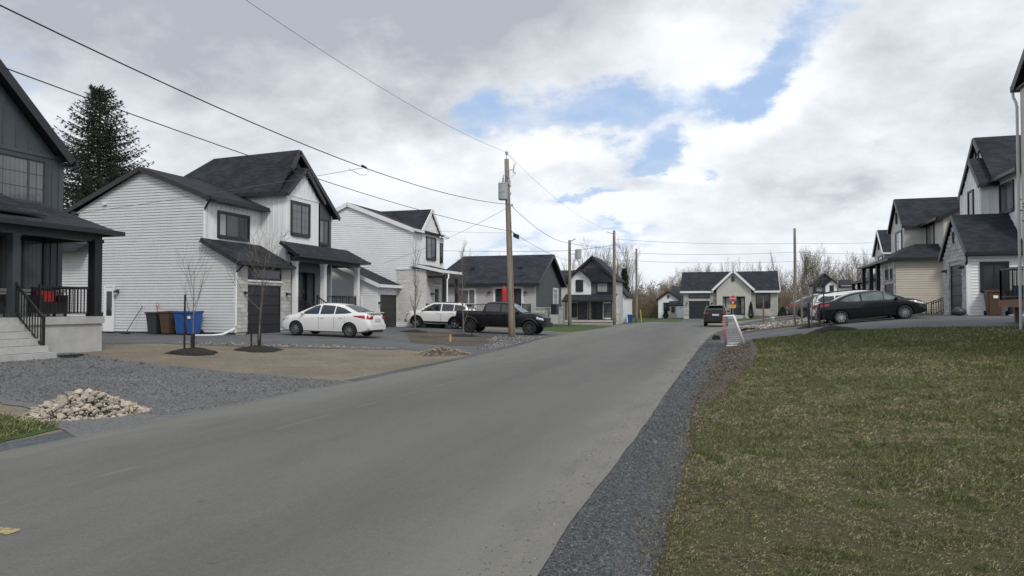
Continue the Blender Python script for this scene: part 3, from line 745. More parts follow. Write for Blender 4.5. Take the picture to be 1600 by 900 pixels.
        m4 = MB(); s.fbox(m4, fc, pl, a0 + W * .9, a0 + W * .94, z0 + Hh * .44, z0 + Hh * .52, .03, .08); link('handle', m4.mesh('handle', 'galv', s.flip), d)
        return d
    def lamp(s, fc, pl, a, z):
        mb = MB(); s.fbox(mb, fc, pl, a - .05, a + .05, z - .08, z + .08, 0, .04); s.fbox(mb, fc, pl, a - .02, a + .02, z + .02, z + .06, .04, .14)
        c = s.pt(fc, pl, a, z, .16)
        mb.lathe([(.03, .06), (.10, .02), (.12, -.06), (.10, -.065)], 10, 'z', c)
        return s.part('wall_lamp', mb, 'black_trim')
    def railing(s, p0, p1, h=.95, sp=.115, posts=True, material='rail'):
        mb = MB(); a = Vector(p0); b = Vector(p1); L_ = (b - a).length; n = max(2, int(L_ / sp)); up = Vector((0, 0, 1))
        mb.bar(a + up * h, b + up * h, .05, .05); mb.bar(a + up * .1, b + up * .1, .035, .035)
        for i in range(1, n):
            p = a.lerp(b, i / n); mb.bar(p + up * .1, p + up * (h - .02), .02, .02)
        if posts:
            for p in (a, b): mb.bar(p - up * .02, p + up * (h + .06), .06, .06)
        return s.part('railing', mb, material)
    def post(s, x, y, z0, z1, w, material, name='porch_post'):
        mb = MB(); mb.box(x - w / 2, x + w / 2, y - w / 2, y + w / 2, z0, z1)
        mb.box(x - w * .62, x + w * .62, y - w * .62, y + w * .62, z0, z0 + .12); mb.box(x - w * .62, x + w * .62, y - w * .62, y + w * .62, z1 - .1, z1 - .002)
        return s.part(name, mb, material)
    def roof(s, planes, t=.10, name='roof', trim='black_trim', fascia=()):
        mb = MB()
        for pl in planes: mb.slab(pl, t)
        r = s.part(name, mb, 'roof')
        if fascia:
            for (p0, p1, w, h) in fascia:
                m2 = MB(); m2.bar(p0, p1, w, h); link('fascia', m2.mesh('fascia', trim, s.flip), r)
        return r
    def pipe(s, pts, r, material, name='downspout'):
        mb = MB(); mb.tube(pts, r, 8); return s.part(name, mb, material)
    def solid(s, name, material, *boxes, parent=None, label=None):
        for b in boxes:
            mb = MB(); mb.box(*b); o = s.part(name, mb, material, parent, label=label)
        return o

def gable_y(xr, zr, xe, ze, y0, y1, T=.10):
    """one slope: ridge along y at (xr,zr) down to eave (xe,ze)"""
    return [(xr, y0, zr), (xe, y0, ze), (xe, y1, ze), (xr, y1, zr)]
def gable_x(yr, zr, ye, ze, x0, x1):
    return [(x0, yr, zr), (x0, ye, ze), (x1, ye, ze), (x1, yr, zr)]

# ------------------------------------------------------------------ dark grey house, left edge
h = House('dark_grey_house', -20.2, 17.58, .30, 'dark charcoal board-and-batten house with deep front porch, at the left edge of the view')
PY = -10.6   # near end of this house, outside the frame
gp = [(PY, 0), (0, 0), (0, 5.9), (-4.2, 9.9), (-8.4, 5.9), (PY, 5.9)]
gp = [(-8.4, 0), (0, 0), (0, 5.75), (-4.2, 9.75), (-8.4, 5.75)]
h.wall('S', 0, gp, 'dark_siding', 'plain', name='wall')
h.wall('C', -8.4, [(-10, 0), (0, 0), (0, 5.7), (-10, 5.7)], 'dark_siding', 'plain')
h.solid('rear_wall', 'dark_siding', (-10, -.16, -.16, 0, 0, 5.7), (-10, -9.84, -8.24, -.16, 0, 5.7))
h.battens('S', 0, gp, .40, 'dark_siding', skip=[(-2.9, -.55, 4.35, 5.85), (-9, 0.1, 0, 1.9), (-2.3, -.55, 0, 3.6), (-9, .1, 5.86, 6.02)], w=.05)
h.solid('belt_board', 'dark_siding', (.002, .028, -8.4, 0, 5.88, 6.0))
h.solid('corner_board', 'dark_siding', (.002, .026, -.13, 0.03, 1.9, 5.86), (-.1, .0, .0, .026, 1.9, 5.7))
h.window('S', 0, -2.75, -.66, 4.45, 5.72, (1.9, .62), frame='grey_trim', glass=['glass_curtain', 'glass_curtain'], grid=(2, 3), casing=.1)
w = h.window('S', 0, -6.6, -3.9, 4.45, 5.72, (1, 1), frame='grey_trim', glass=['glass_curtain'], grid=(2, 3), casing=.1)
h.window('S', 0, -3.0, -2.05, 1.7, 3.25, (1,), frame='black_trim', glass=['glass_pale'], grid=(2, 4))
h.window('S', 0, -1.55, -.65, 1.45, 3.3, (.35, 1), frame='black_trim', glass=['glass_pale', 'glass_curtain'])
h.door('S', 0, -4.5, -3.5, .95, 3.1)
h.solid('stone_base', 'mortar', (0, .05, -8.4, 0.02, 0, 1.74))
h.bricks('S', .05, -8.4, .06, .0, 1.74, [(-4.6, -3.4, .9, 3)], .42, .19, .05, ['stone_a', 'stone_b'], h.r, single=False)
h.solid('stone_cap', 'concrete', (.0, .16, -3.35, .1, 1.74, 1.82))
rz, ez = 10.0, 5.72
h.roof([gable_x(-4.2, rz, .02, rz - 4.22 * .952, -10.3, .36), gable_x(-4.2, rz, -8.85, rz - 4.65 * .952, -10.3, .45)], .14,
       fascia=[((.38, -4.2, rz - .14), (.38, .04, rz - 4.24 * .952 - .13), .05, .26), ((.47, -4.2, rz - .14), (.47, -8.85, rz - 4.65 * .952 - .13), .05, .26), ((-10.3, .16, 5.78), (.44, .16, 5.78), .10, .14)])
# porch
h.solid('porch_slab', 'concrete', (.0, 2.12, -7.5, -.33, .80, 1.01))
h.solid('porch_base', 'concrete', (.06, 2.06, -7.5, -.37, -.4, .80))
h.post(1.96, -.55, 1.01, 3.30, .26, 'black_trim'); h.post(1.96, -3.12, 1.01, 3.26, .2, 'grey_trim'); h.post(1.96, -7.0, 1.01, 3.3, .2, 'grey_trim')
h.solid('porch_beam', 'grey_trim', (1.80, 2.04, -7.5, -.38, 3.24, 3.52), (.05, 1.8, -.6, -.38, 3.24, 3.52))
h.solid('porch_ceiling', 'black_trim', (.03, 1.8, -7.5, -.62, 3.44, 3.5))
zw = 4.42
h.roof([[(.03, -8.4, zw), (2.42, -8.4, 3.55), (2.42, -.06, 3.55), (.03, -.60, zw)], [(.03, -.60, zw), (2.42, -.06, 3.55), (.03, -.06, 3.55 + .0)]], .07, name='porch_roof',
       fascia=[((2.46, -8.4, 3.50), (2.46, .0, 3.50), .12, .13), ((.03, -.03, 3.50), (2.42, -.03, 3.50), .08, .13)])
h.roof([[(.03, -8.2, 4.75), (2.0, -8.2, 3.84), (2.0, -2.2, 3.84), (.03, -2.6, 4.75)]], .05, name='porch_roof')
h.railing((1.97, -2.35, 1.01), (1.97, -.68, 1.01), .84)
h.railing((1.97, -.5, 1.01), (.1, -.5, 1.01), .84)
h.railing((2.05, -3.1, 1.03), (2.95, -3.05, .14), .86, .12)
for i in range(5):
    mb = MB(); z1 = 1.0 - .18 * (i + 1); mb.box(2.12, 2.36 + .22 * i, -7.5, -3.10 + .05 * i, z1 - .18 + .01, z1)
    h.part('step', mb, 'concrete')
h.solid('drain_grate', 'black_trim', (3.3, 3.5, -2.9, -2.3, -.02, .03))
def chair(x, y, z, rz, label, seatc='red'):
    t = empty('armchair', (x, y, z), rz, label, 'chair', None)
    mb = MB(); mb.box(-.38, .38, -.36, .36, .10, .30); mb.box(-.38, -.28, -.36, .36, .30, .62); mb.box(.28, .38, -.36, .36, .30, .62); mb.box(-.28, .28, .26, .38, .30, .85)
    link('frame', mb.mesh('frame', 'black_trim'), t)
    for sx in (-.33, .33):
        for sy in (-.31, .31):
            m = MB(); m.box(sx - .03, sx + .03, sy - .03, sy + .03, 0, .1); link('leg', m.mesh('leg', 'black_trim'), t)
    m = MB(); m.box(-.27, .27, -.34, .25, .30, .42); link('seat_cushion', m.mesh('seat_cushion', 'black_trim'), t)
    m = MB(); m.box(-.22, .22, .12, .25, .43, .74); link('back_cushion', m.mesh('back_cushion', seatc), t)
chair(-18.85, 16.0, 1.31, R(75), 'black armchair with red back cushion behind the porch railing of the dark grey house')
chair(-18.9, 14.2, 1.31, R(100), 'black armchair with red cushion at the left edge, left of the grey porch post')

# ------------------------------------------------------------------ white house with black trim and three-post porch
WH = [(0, 0)]
h = House('white_gabled_house', -21.7, 27.9, .28, 'large white house with black roof, stone garage front and a porch on three white posts')
side = [(-14, .12), (0, .12), (0, 3.30), (-1.7, 4.25), (-1.7, 6.30), (-5.35, 7.88), (-8.95, 6.20), (-9.7, 6.2), (-9.7, 4.4), (-14, 4.4)]
# two convex-ish halves keep the lap courses clean
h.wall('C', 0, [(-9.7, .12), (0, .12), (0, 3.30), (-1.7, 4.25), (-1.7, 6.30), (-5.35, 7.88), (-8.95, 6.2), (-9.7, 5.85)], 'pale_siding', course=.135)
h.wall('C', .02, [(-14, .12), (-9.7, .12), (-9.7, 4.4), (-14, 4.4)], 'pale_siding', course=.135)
h.solid('foundation', 'foundation', (-14, -.02, .03, .3, -.5, .14)); h.solid('foundation', 'concrete', (-.25, -.01, .05, .74, -.5, .14), (-.25, -.01, 3.46, 4.2, -.5, .14))
h.solid('corner_trim', 'white_trim', (-.09, .012, -.035, .06, .13, 3.3), (-1.79, -1.688, -.035, .06, 4.35, 6.3))
h.wall('S', -1.7, [(0.02, 3.4), (4.1, 3.4), (4.1, 6.35), (0.02, 6.35)], 'white_board', 'plain')
h.battens('S', -1.7, [(0.06, 4.3), (4.1, 4.3), (4.1, 6.35), (0.06, 6.35)], .32, 'white_board', skip=[(.70, 3.2, 4.4, 6.0)], w=.04)
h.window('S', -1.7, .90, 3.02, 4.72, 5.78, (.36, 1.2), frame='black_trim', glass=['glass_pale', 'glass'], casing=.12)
h.wall('S', -9.68, [(0.02, 4.3), (8, 4.3), (8, 6.35), (0.02, 6.35)], 'white_siding', 'plain')
# roof of the near block
h.roof([gable_y(-5.35, 8.02, -1.28, 6.44, -.22, 4.9), gable_y(-5.35, 8.02, -10.0, 6.05, -.22, 9.5)], .10,
       fascia=[((-5.35, -.24, 7.90), (-1.28, -.24, 6.32), .05, .22), ((-5.35, -.24, 7.90), (-10.0, -.24, 5.93), .05, .22), ((-1.22, -.24, 6.34), (-1.22, 4.4, 6.34), .12, .15), ((-10.05, -.3, 5.93), (-10.05, 9, 5.93), .13, .15)])
h.solid('soffit', 'black_trim', (-1.68, -1.1, .0, 4.2, 6.22, 6.27), (-9.95, -9.2, -.26, .0, 5.85, 5.9))
h.pipe([(-1.55, -.1, 6.2), (-1.58, -.1, 6.02), (-1.70, -.06, 5.85), (-1.74, -.06, 5.72), (-1.74, -.06, 4.45)], .045, 'white_trim')
h.pipe([(-1.35, -.12, 6.26), (-1.5, -.12, 6.1), (-1.68, -.09, 5.86)], .05, 'black_trim', 'gutter_elbow')
# garage front
h.solid('garage_wall', 'mortar', (-.16, 0, 0.02, .79, .1, 3.4), (-.16, 0, 3.41, 4.22, .1, 3.4), (-.16, 0, .79, 3.41, 2.33, 3.4))
gw = h.r
h.bricks('S', 0.0, 0.03, 4.22, .14, 3.4, [(.79, 3.41, -.2, 2.33), (.79, 3.41, 2.60, 3.18)], .40, .185, .05, ['stone_a', 'stone_a', 'stone_b', 'stone_c'], gw)
h.garage_door('S', -.04, .82, 3.38, .0, 2.30, 5)
h.window('S', -.02, .85, 3.35, 2.66, 3.12, (1,), glass='glass', casing=.05, name='transom_window')
h.solid('window_sill', 'white_trim', (.0, .10, .76, 3.44, 2.50, 2.58))
h.lamp('S', .05, .55, 1.95); h.lamp('S', .05, 3.82, 1.95)
h.roof([[(-1.72, -.26, 4.50), (.36, -.26, 3.40), (.36, 4.02, 3.40), (-1.72, 4.09, 4.50)]], .08, name='garage_roof',
       fascia=[((-1.75, -.29, 4.40), (.36, -.29, 3.30), .06, .20), ((.41, -.29, 3.29), (.41, 4.06, 3.29), .11, .14)])
h.solid('soffit', 'black_trim', (.05, .36, .0, 4.0, 3.2, 3.24))
h.pipe([(.40, -.08, 3.18), (.22, -.08, 3.0), (.06, -.07, 2.9)], .05, 'black_trim', 'gutter_elbow')
h.pipe([(.06, -.07, 2.92), (.06, -.07, .45), (.02, -.12, .30), (-.25, -.55, .07), (-.55, -.8, .03), (-1.35, -1.1, .02)], .05, 'white_trim')
# tall front volume, gable to the street
vp = [(4.1, 0), (9.5, 0), (9.5, 6.65), (6.42, 9.40), (4.1, 7.30)]
h.wall('S', -.75, [(4.28, 3.2), (9.4, 3.2), (9.4, 6.55), (5.62, 9.42), (4.28, 7.6)], 'dark_siding2', 'plain')
h.battens('S', -.75, [(7.35, 3.6), (9.36, 3.6), (9.36, 6.5), (7.35, 8.1)], .36, 'dark_siding2', skip=[(7.9, 9.05, 4.7, 6.4)], w=.04)
h.wall('C', 4.1, [(-9.5, 3.3), (-.2, 3.3), (-.2, 7.12), (-9.5, 7.12)], 'white_board', 'plain')
h.battens('C', 4.1, [(-2.6, 3.9), (-.25, 3.9), (-.25, 7.1), (-2.6, 7.1)], .32, 'white_board', w=.04)
h.wall('S', -.2, [(4.1, 4.1), (7.32, 4.1), (7.32, 7.08), (5.62, 8.55), (4.1, 7.12)], 'white_board', 'plain')
h.battens('S', -.2, [(4.14, 4.1), (7.30, 4.1), (7.30, 7.05), (5.62, 8.50), (4.14, 7.1)], .36, 'white_board', skip=[(4.42, 6.35, 4.95, 6.95)], w=.04)
h.solid('belt_board', 'white_board', (-.199, -.17, 4.12, 7.3, 7.06, 7.13))
h.solid('side_return', 'white_board', (-.74, -.2, 7.16, 7.32, 4.1, 7.1))
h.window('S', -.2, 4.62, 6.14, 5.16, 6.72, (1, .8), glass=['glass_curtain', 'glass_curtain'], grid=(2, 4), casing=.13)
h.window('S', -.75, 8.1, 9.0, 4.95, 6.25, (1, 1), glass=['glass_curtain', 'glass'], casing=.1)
h.wall('C', 9.5, [(-9.5, 0), (-.75, 0), (-.75, 6.6), (-9.5, 6.6)], 'white_siding', 'plain', t=-.12)
h.solid('rear_wall', 'white_siding', (-14, -13.8, .2, 9.5, 0, 4.3), (-9.7, -9.5, 8, 9.5, 0, 6.5))
h.solid('rear_roof', 'roof', (-14.3, -9.5, -.2, 9.6, 4.4, 4.6))
RY, RZ = 5.62, 9.72
h.roof([[(-5.9, RY, 9.56), (-.42, RY, RZ), (-.42, 3.78, 7.20), (-5.9, 3.78, 7.20)], [(-5.9, RY, 9.56), (-.42, RY, RZ), (-.42, 9.72, 6.55), (-9.8, 9.72, 6.55), (-9.8, RY + .3, 6.7)],
        [(-5.9, RY, 9.56), (-5.9, 3.78, 7.20), (-9.9, 3.78, 6.75), (-9.8, RY + .3, 6.7)]], .12,
       fascia=[((-.39, RY, RZ - .12), (-.39, 9.75, 6.44), .06, .24), ((-.39, RY, RZ - .12), (-.39, 4.9, RZ - 1.2), .06, .24), ((-5.9, 3.75, 7.08), (-.6, 3.75, 7.08), .10, .15)])
h.roof([[(-2.3, 5.62, 8.80), (.02, 5.62, 8.72), (.02, 3.92, 7.16), (-.8, 3.80, 7.22)], [(-2.3, 5.62, 8.80), (.02, 5.62, 8.72), (.02, 7.46, 7.12), (-.8, 7.46, 7.2)]], .09, name='gable_roof',
       fascia=[((.04, 5.62, 8.62), (.04, 3.90, 7.05), .05, .20), ((.04, 5.62, 8.62), (.04, 7.48, 7.02), .05, .20), ((-.7, 3.78, 7.1), (.02, 3.86, 7.04), .10, .15)])
h.solid('soffit', 'black_trim', (-3.2, -.2, 3.78, 4.09, 7.08, 7.13))
# ground floor of the volume and the porch
h.wall('S', -1.9, [(4.34, 0), (9.5, 0), (9.5, 4.3), (4.2, 4.3)], 'dark_siding2', 'plain')
h.wall('C', 4.22, [(-1.9, 0), (-.02, 0), (-.02, 4), (-1.9, 4)], 'grey_stone2', 'plain', t=.1)
h.solid('stone_pier', 'mortar', (-1.9, -1.84, 4.3, 6.3, .95, 3.8))
h.bricks('S', -1.84, 6.4, 7.9, .95, 3.9, [(7.0, 8.3, .9, 3.6)], .40, .185, .04, ['stone_a', 'stone_b'], h.r, single=False)
h.door('S', -1.84, 7.1, 8.25, 1.0, 3.45, glass='glass_curtain', lite=(.22, .85, .28, .95))
h.window('S', -1.88, 8.6, 9.3, 1.3, 3.3, (1,), glass='glass_curtain')
h.wall('S', -2.6, [(9.5, 0), (11.0, 0), (11.0, 4.0), (9.5, 4.0)], 'dark_siding2', 'plain')
h.solid('porch_slab', 'concrete', (-1.85, .15, 4.4, 11.1, .72, .95)); h.solid('porch_base', 'foundation', (-1.8, .1, 4.45, 11.05, -.4, .72))
for i in range(4):
    mb = MB(); mb.box(.15, .45 + .28 * i, 4.6, 6.4, .72 - .18 * (i + 1) + .02, .72 - .18 * i); h.part('step', mb, 'concrete')
for y in (4.42, 7.15, 10.85): h.post(.14, y, .0 if y < 5 else .95, 3.66, .25, 'white_trim')
h.solid('black_pier', 'black_trim', (-.02, .05, 4.23, 4.30, .1, 3.6))
h.solid('porch_beam', 'grey_trim', (.02, .28, 4.25, 11.0, 3.66, 3.90), (-1.8, .02, 10.8, 11.0, 3.66, 3.90)); h.solid('porch_ceiling', 'black_trim', (-1.85, .02, 4.25, 10.8, 3.80, 3.86))
h.roof([[(-.2, 3.62, 4.66), (.85, 3.62, 3.96), (.85, 11.1, 3.96), (-.2, 10.3, 4.66)], [(-.2, 10.3, 4.66), (.85, 11.1, 3.96), (-2.6, 11.1, 3.96), (-2.6, 10.3, 4.66)], [(-2.6, 9.5, 4.66), (-.2, 9.5, 4.66), (-.2, 10.3, 4.66), (-2.6, 10.3, 4.66)]], .08, name='porch_roof',
       fascia=[((.89, 3.60, 3.90), (.89, 11.14, 3.90), .10, .14), ((-.2, 3.60, 4.58), (.85, 3.60, 3.88), .06, .18), ((-2.6, 11.12, 3.90), (.85, 11.12, 3.90), .08, .14)])
h.solid('soffit', 'black_trim', (.3, .83, 3.7, 11.0, 3.84, 3.88))
h.railing((.14, 7.3, .95), (.14, 10.7, .95), .95, .14); h.railing((.14, 10.9, .95), (-1.7, 10.9, .95), .95, .14)
h.railing((.2, 4.6, .98), (1.3, 4.6, .25), .9, .14); h.railing((.2, 6.45, .98), (1.3, 6.45, .25), .9, .14)
# side door and canopy on the long wall
h.door('C', -.03, -7.42, -6.98, .12, 2.28, material='white_trim', frame='white_trim', lite=(.15, .9, .35, .9))
h.lamp('C', -.03, -6.7, 2.05)
h.roof([[(-13, -.03, 4.55), (-8.55, -.03, 4.45), (-8.45, -.75, 4.16), (-13, -.75, 4.16)]], .12, name='canopy', fascia=[((-13, -.78, 4.08), (-8.45, -.78, 4.08), .06, .16), ((-8.47, -.04, 4.3), (-8.47, -.75, 4.08), .05, .18)])
h.solid('junction_box', 'white_trim', (-7.65, -7.45, -.14, -.03, 6.28, 6.42))

# ------------------------------------------------------------------ second white house
h = House('white_brick_house', -20.75, 39.7, .12, 'white siding house with white trim, painted brick entry and small garage beyond the white car')
MY = 2.8     # near wall of the main block
h.wall('C', MY, [(-9, .0), (2.05, .0), (2.05, 3.9), (1.05, 3.9), (1.05, 6.36), (-3.55, 8.15), (-7.6, 6.36), (-9, 6.36)], 'white_siding', course=.135)
h.wall('S', 1.05, [(MY, 3.8), (8.1, 3.8), (8.1, 6.36), (MY, 6.36)], 'white_board', 'plain')
h.wall('S', 1.09, [(4.2, 3.9), (7.3, 3.9), (7.3, 6.45), (5.75, 7.85), (4.2, 6.45)], 'white_board', 'plain')
h.battens('S', 1.09, [(4.2, 3.9), (7.3, 3.9), (7.3, 6.45), (5.75, 7.85), (4.2, 6.45)], .4, 'white_trim', skip=[(4.8, 6.75, 4.5, 6.4)], w=.04)
h.window('S', 1.09, 5.02, 6.45, 4.74, 6.12, (1, .9), glass=['glass_curtain', 'glass'], casing=.1)
h.window('S', 1.06, 7.42, 7.75, 4.6, 5.9, (1,), glass=['glass'], casing=.06)
h.roof([gable_y(-3.55, 8.36, 1.30, 6.48, MY - .16, 8.3), gable_y(-3.55, 8.36, -8.0, 6.4, MY - .16, 8.3)], .12, fascia=[((-3.55, MY - .18, 8.23), (1.30, MY - .18, 6.34), .05, .26), ((-3.55, MY - .18, 8.23), (-8, MY - .18, 6.26), .05, .26), ((1.35, MY - .16, 6.38), (1.35, 4.0, 6.38), .11, .15), ((1.35, 7.5, 6.38), (1.35, 8.3, 6.38), .11, .15)], trim='white_trim')
h.roof([gable_x(5.75, 8.12, 4.05, 6.50, -5.2, 1.18), gable_x(5.75, 8.12, 7.45, 6.50, -5.2, 1.18)], .08, name='gable_roof', trim='white_trim', fascia=[((1.21, 5.75, 8.04), (1.21, 4.03, 6.41), .05, .24), ((1.21, 5.75, 8.04), (1.21, 7.47, 6.41), .05, .24)])
# brick entry
h.solid('entry_wall', 'mortar', (-.02, 2.03, MY + .02, MY + .2, 0, 3.9), (1.9, 2.04, MY + .02, 3.0, 0, 3.9), (1.9, 2.04, 3.95, 5.8, 0, 3.9))
h.bricks('C', MY - .02, -.02, 2.05, .5, 3.86, [], .22, .085, .03, ['brick_white', 'brick_white2'], h.r, single=False, gap=.008)
h.solid('foundation', 'concrete', (.0, 2.06, MY - .02, MY + .1, -.4, .5))
h.solid('cap_trim', 'white_trim', (-.02, 1.1, MY - .10, MY + .3, 3.86, 3.96))
h.bricks('S', 2.04, MY, 5.8, .5, 3.86, [(4.0, 5.1, .5, 3.0)], .22, .085, .03, ['brick_white', 'brick_white2'], h.r, single=False, gap=.008)
h.door('S', 2.02, 4.05, 5.0, .7, 2.85, material='beige_board', frame='white_trim'); h.lamp('S', 2.07, 3.55, 2.3)
h.solid('corner_trim', 'white_trim', (1.0, 1.1, MY - .04, MY + .05, 3.96, 6.3), (-.05, .06, -.04, .05, .1, 2.8))
h.roof([[(1.05, MY - .2, 4.25), (3.35, MY - .2, 3.74), (3.35, 5.75, 3.74), (1.05, 5.75, 4.28)]], .08, name='porch_roof', trim='white_trim', fascia=[((3.38, MY - .2, 3.69), (3.38, 5.75, 3.69), .07, .16), ((1.05, MY - .22, 4.18), (3.35, MY - .22, 3.68), .05, .18)])
h.solid('porch_beam', 'black_trim', (2.2, 3.4, MY - .1, MY + .08, 3.28, 3.45), (3.2, 3.4, MY, 6.1, 3.32, 3.5))
h.post(3.28, MY, .1, 3.3, .2, 'black_trim'); h.post(3.28, 5.0, .1, 3.3, .2, 'black_trim')
h.solid('porch_slab', 'concrete', (2.06, 3.4, MY - .1, 6.1, .45, .68)); h.solid('porch_base', 'foundation', (2.06, 3.3, MY, 6.1, -.3, .45))
h.railing((2.1, MY - .02, .68), (3.2, MY - .02, .68), .95, .15); h.railing((3.3, 3.1, .68), (3.3, 4.9, .68), .95, .15); h.railing((3.35, 5.1, .7), (4.4, 5.1, .1), .9, .15)
h.pipe([(3.45, MY + .3, 3.55), (3.5, MY + .2, 3.3), (3.45, MY + .1, 3.2), (3.45, MY + .1, .3)], .05, 'white_trim')
# garage
h.wall('C', 0, [(-6, 0), (0, 0), (0, 2.75), (-3.4, 4.25), (-6, 4.25)], 'white_siding', course=.135)
h.solid('garage_wall', 'white_board', (-.14, 0, 0.02, .5, 0, 2.8), (-.14, 0, 2.72, MY, 0, 2.8), (-.14, 0, .5, 2.72, 2.18, 2.8))
h.battens('S', 0, [(0.02, 2.2), (MY, 2.2), (MY, 2.8), (0.02, 2.8)], .3, 'white_trim', w=.04)
h.garage_door('S', -.03, .56, 2.66, -.05, 2.16, 5)
h.lamp('S', 0, .28, 1.7); h.lamp('S', 0, 2.9, 1.7)
h.roof([[(-3.4, -.25, 4.45), (.35, -.25, 2.84), (.35, MY + .35, 2.84), (-3.4, MY + .0, 4.45)]], .10, name='garage_roof', trim='white_trim', fascia=[((-3.4, -.27, 4.33), (.35, -.27, 2.72), .05, .22), ((.38, -.27, 2.74), (.38, MY - .02, 2.74), .06, .18)])
h.window('C', 0, -1.55, -1.05, .8, 2.0, (1,), frame='white_trim', glass='glass')
h.solid('rear_wall', 'white_siding', (-9, -8.8, MY, 8.5, 0, 6.3), (-9, 1.0, 8.1, 8.25, 0, 6.3))

# ------------------------------------------------------------------ bungalow
h = House('grey_bungalow', -14.6, 54, .22, 'single-storey grey house with dark slate gable end and white window frames behind the dark pickup')
h.wall('C', 0, [(-8.2, .0), (0, .0), (0, 3.1), (-8.2, 3.1)], 'grey_siding', course=.16)
h.wall('S', 0, [(0, 0), (8.8, 0), (8.8, 3.1), (4.4, 5.45), (0, 3.1)], 'dark_siding2', 'plain')
h.battens('S', 0, [(0.05, 1.3), (8.75, 1.3), (8.75, 3.1), (4.4, 5.45), (0.05, 3.1)], .4, 'dark_siding2', skip=[(5.6, 8.0, 1.2, 3.0)], w=.05)
h.solid('stone_base', 'mortar', (0, .05, .0, 8.8, -.1, 1.25)); h.bricks('S', .05, 0, 8.8, -.1, 1.22, [], .42, .2, .06, ['stone_a', 'stone_c', 'stone_b'], h.r, single=False)
h.solid('stone_cap', 'concrete', (0, .16, -.05, 8.9, 1.22, 1.32)); h.solid('stone_base', 'stone_a', (-8.2, 0, -.06, 0.01, -.2, .6))
h.solid('corner_trim', 'grey_siding', (-.1, .03, -.035, .08, .6, 3.1))
h.roof([gable_x(4.4, 5.72, -.45, 3.2, -7.6, .4), gable_x(4.4, 5.72, 9.25, 3.2, -7.6, .4), [(-7.6, 4.4, 5.72), (-7.6, -.45, 3.2), (-8.9, -.45, 3.2)], [(-7.6, 4.4, 5.72), (-8.9, -.45, 3.2), (-8.9, 9.25, 3.2), (-7.6, 9.25, 3.2)]], .12,
       fascia=[((.42, 4.4, 5.6), (.42, -.47, 3.08), .05, .24), ((.42, 4.4, 5.6), (.42, 9.27, 3.08), .05, .24), ((-8.9, -.5, 3.06), (.42, -.5, 3.06), .12, .2)])
h.solid('soffit', 'black_trim', (-8.5, .3, -.42, 0, 2.96, 3.02))
h.window('C', 0, -6.5, -4.95, 1.36, 2.72, (1, 1, 1), frame='white_trim', glass='glass_curtain', casing=.12)
h.window('C', 0, -3.28, -1.08, .75, 2.82, (1, 1, 1), frame='white_trim', glass=['glass', 'glass_curtain', 'glass'], casing=.14, name='patio_door')
h.window('S', 0, 5.85, 7.3, 1.4, 2.85, (1, 1), frame='white_trim', glass='glass_pale', casing=.12)
h.lamp('C', -.03, -3.75, 2.5); h.lamp('C', -.03, -.75, 2.5)
h.solid('roof_vent', 'black_trim', (-1.9, -1.6, 1.8, 2.1, 4.35, 4.6), (-6.0, -5.7, 1.8, 2.1, 4.35, 4.6))
h.solid('deck_floor', 'deck_wood', (-5.2, -.3, -2.4, -.08, .45, .6)); h.railing((-5.1, -2.35, .6), (-.35, -2.35, .6), .95, .13); h.railing((-.35, -2.3, .6), (-.35, -.2, .6), .95, .13)
h.solid('rear_wall', 'grey_siding', (-8.2, -8.05, .2, 8.8, 0, 3.1), (-8.2, 0, 8.65, 8.8, 0, 3.1))
t = empty('patio_umbrella', (-16.70, 52.6, .82), 0, 'closed red patio umbrella standing on the deck of the grey bungalow', 'umbrella')
mb = MB(); mb.tube([(0, 0, 0), (0, 0, 2.35)], .025, 8); link('pole', mb.mesh('pole', 'galv'), t)
mb = MB(); prof = [(.05, 2.33), (.13, 2.2), (.20, 1.9), (.17, 1.5), (.22, 1.1), (.16, .75), (.04, .7)]; mb.lathe(prof, 12)
mb.v = [(x * (1 + .25 * math.sin(3 * math.atan2(y, x) * 1.0)), y * (1 + .25 * math.sin(3 * math.atan2(y, x))), z) for x, y, z in mb.v]
link('canopy', mb.mesh('canopy', 'red', smooth=True), t)
mb = MB(); mb.lathe([(.25, 0), (.25, .06), (.05, .09)], 12); link('base', mb.mesh('base', 'black_trim'), t)
t = empty('heat_pump', (-13.9, 57.5, .2), 0, 'black heat pump unit on pale blocks against the stone base of the bungalow', 'heat pump')
mb = MB(); mb.box(-.22, .22, -.45, .45, .75, 1.6); link('casing', mb.mesh('casing', 'black_trim'), t)
mb = MB(); mb.lathe([(.3, .0), (.3, .02), (.05, .03)], 14, 'x', (.22, 0, 1.2)); link('fan_grille', mb.mesh('fan_grille', 'grey_trim'), t)
for y0_, y1_ in ((-.6, -.25), (.3, .62)):
    mb = MB(); mb.box(-.3, .35, y0_, y1_, 0, .75); link('stand', mb.mesh('stand', 'grey_siding'), t)

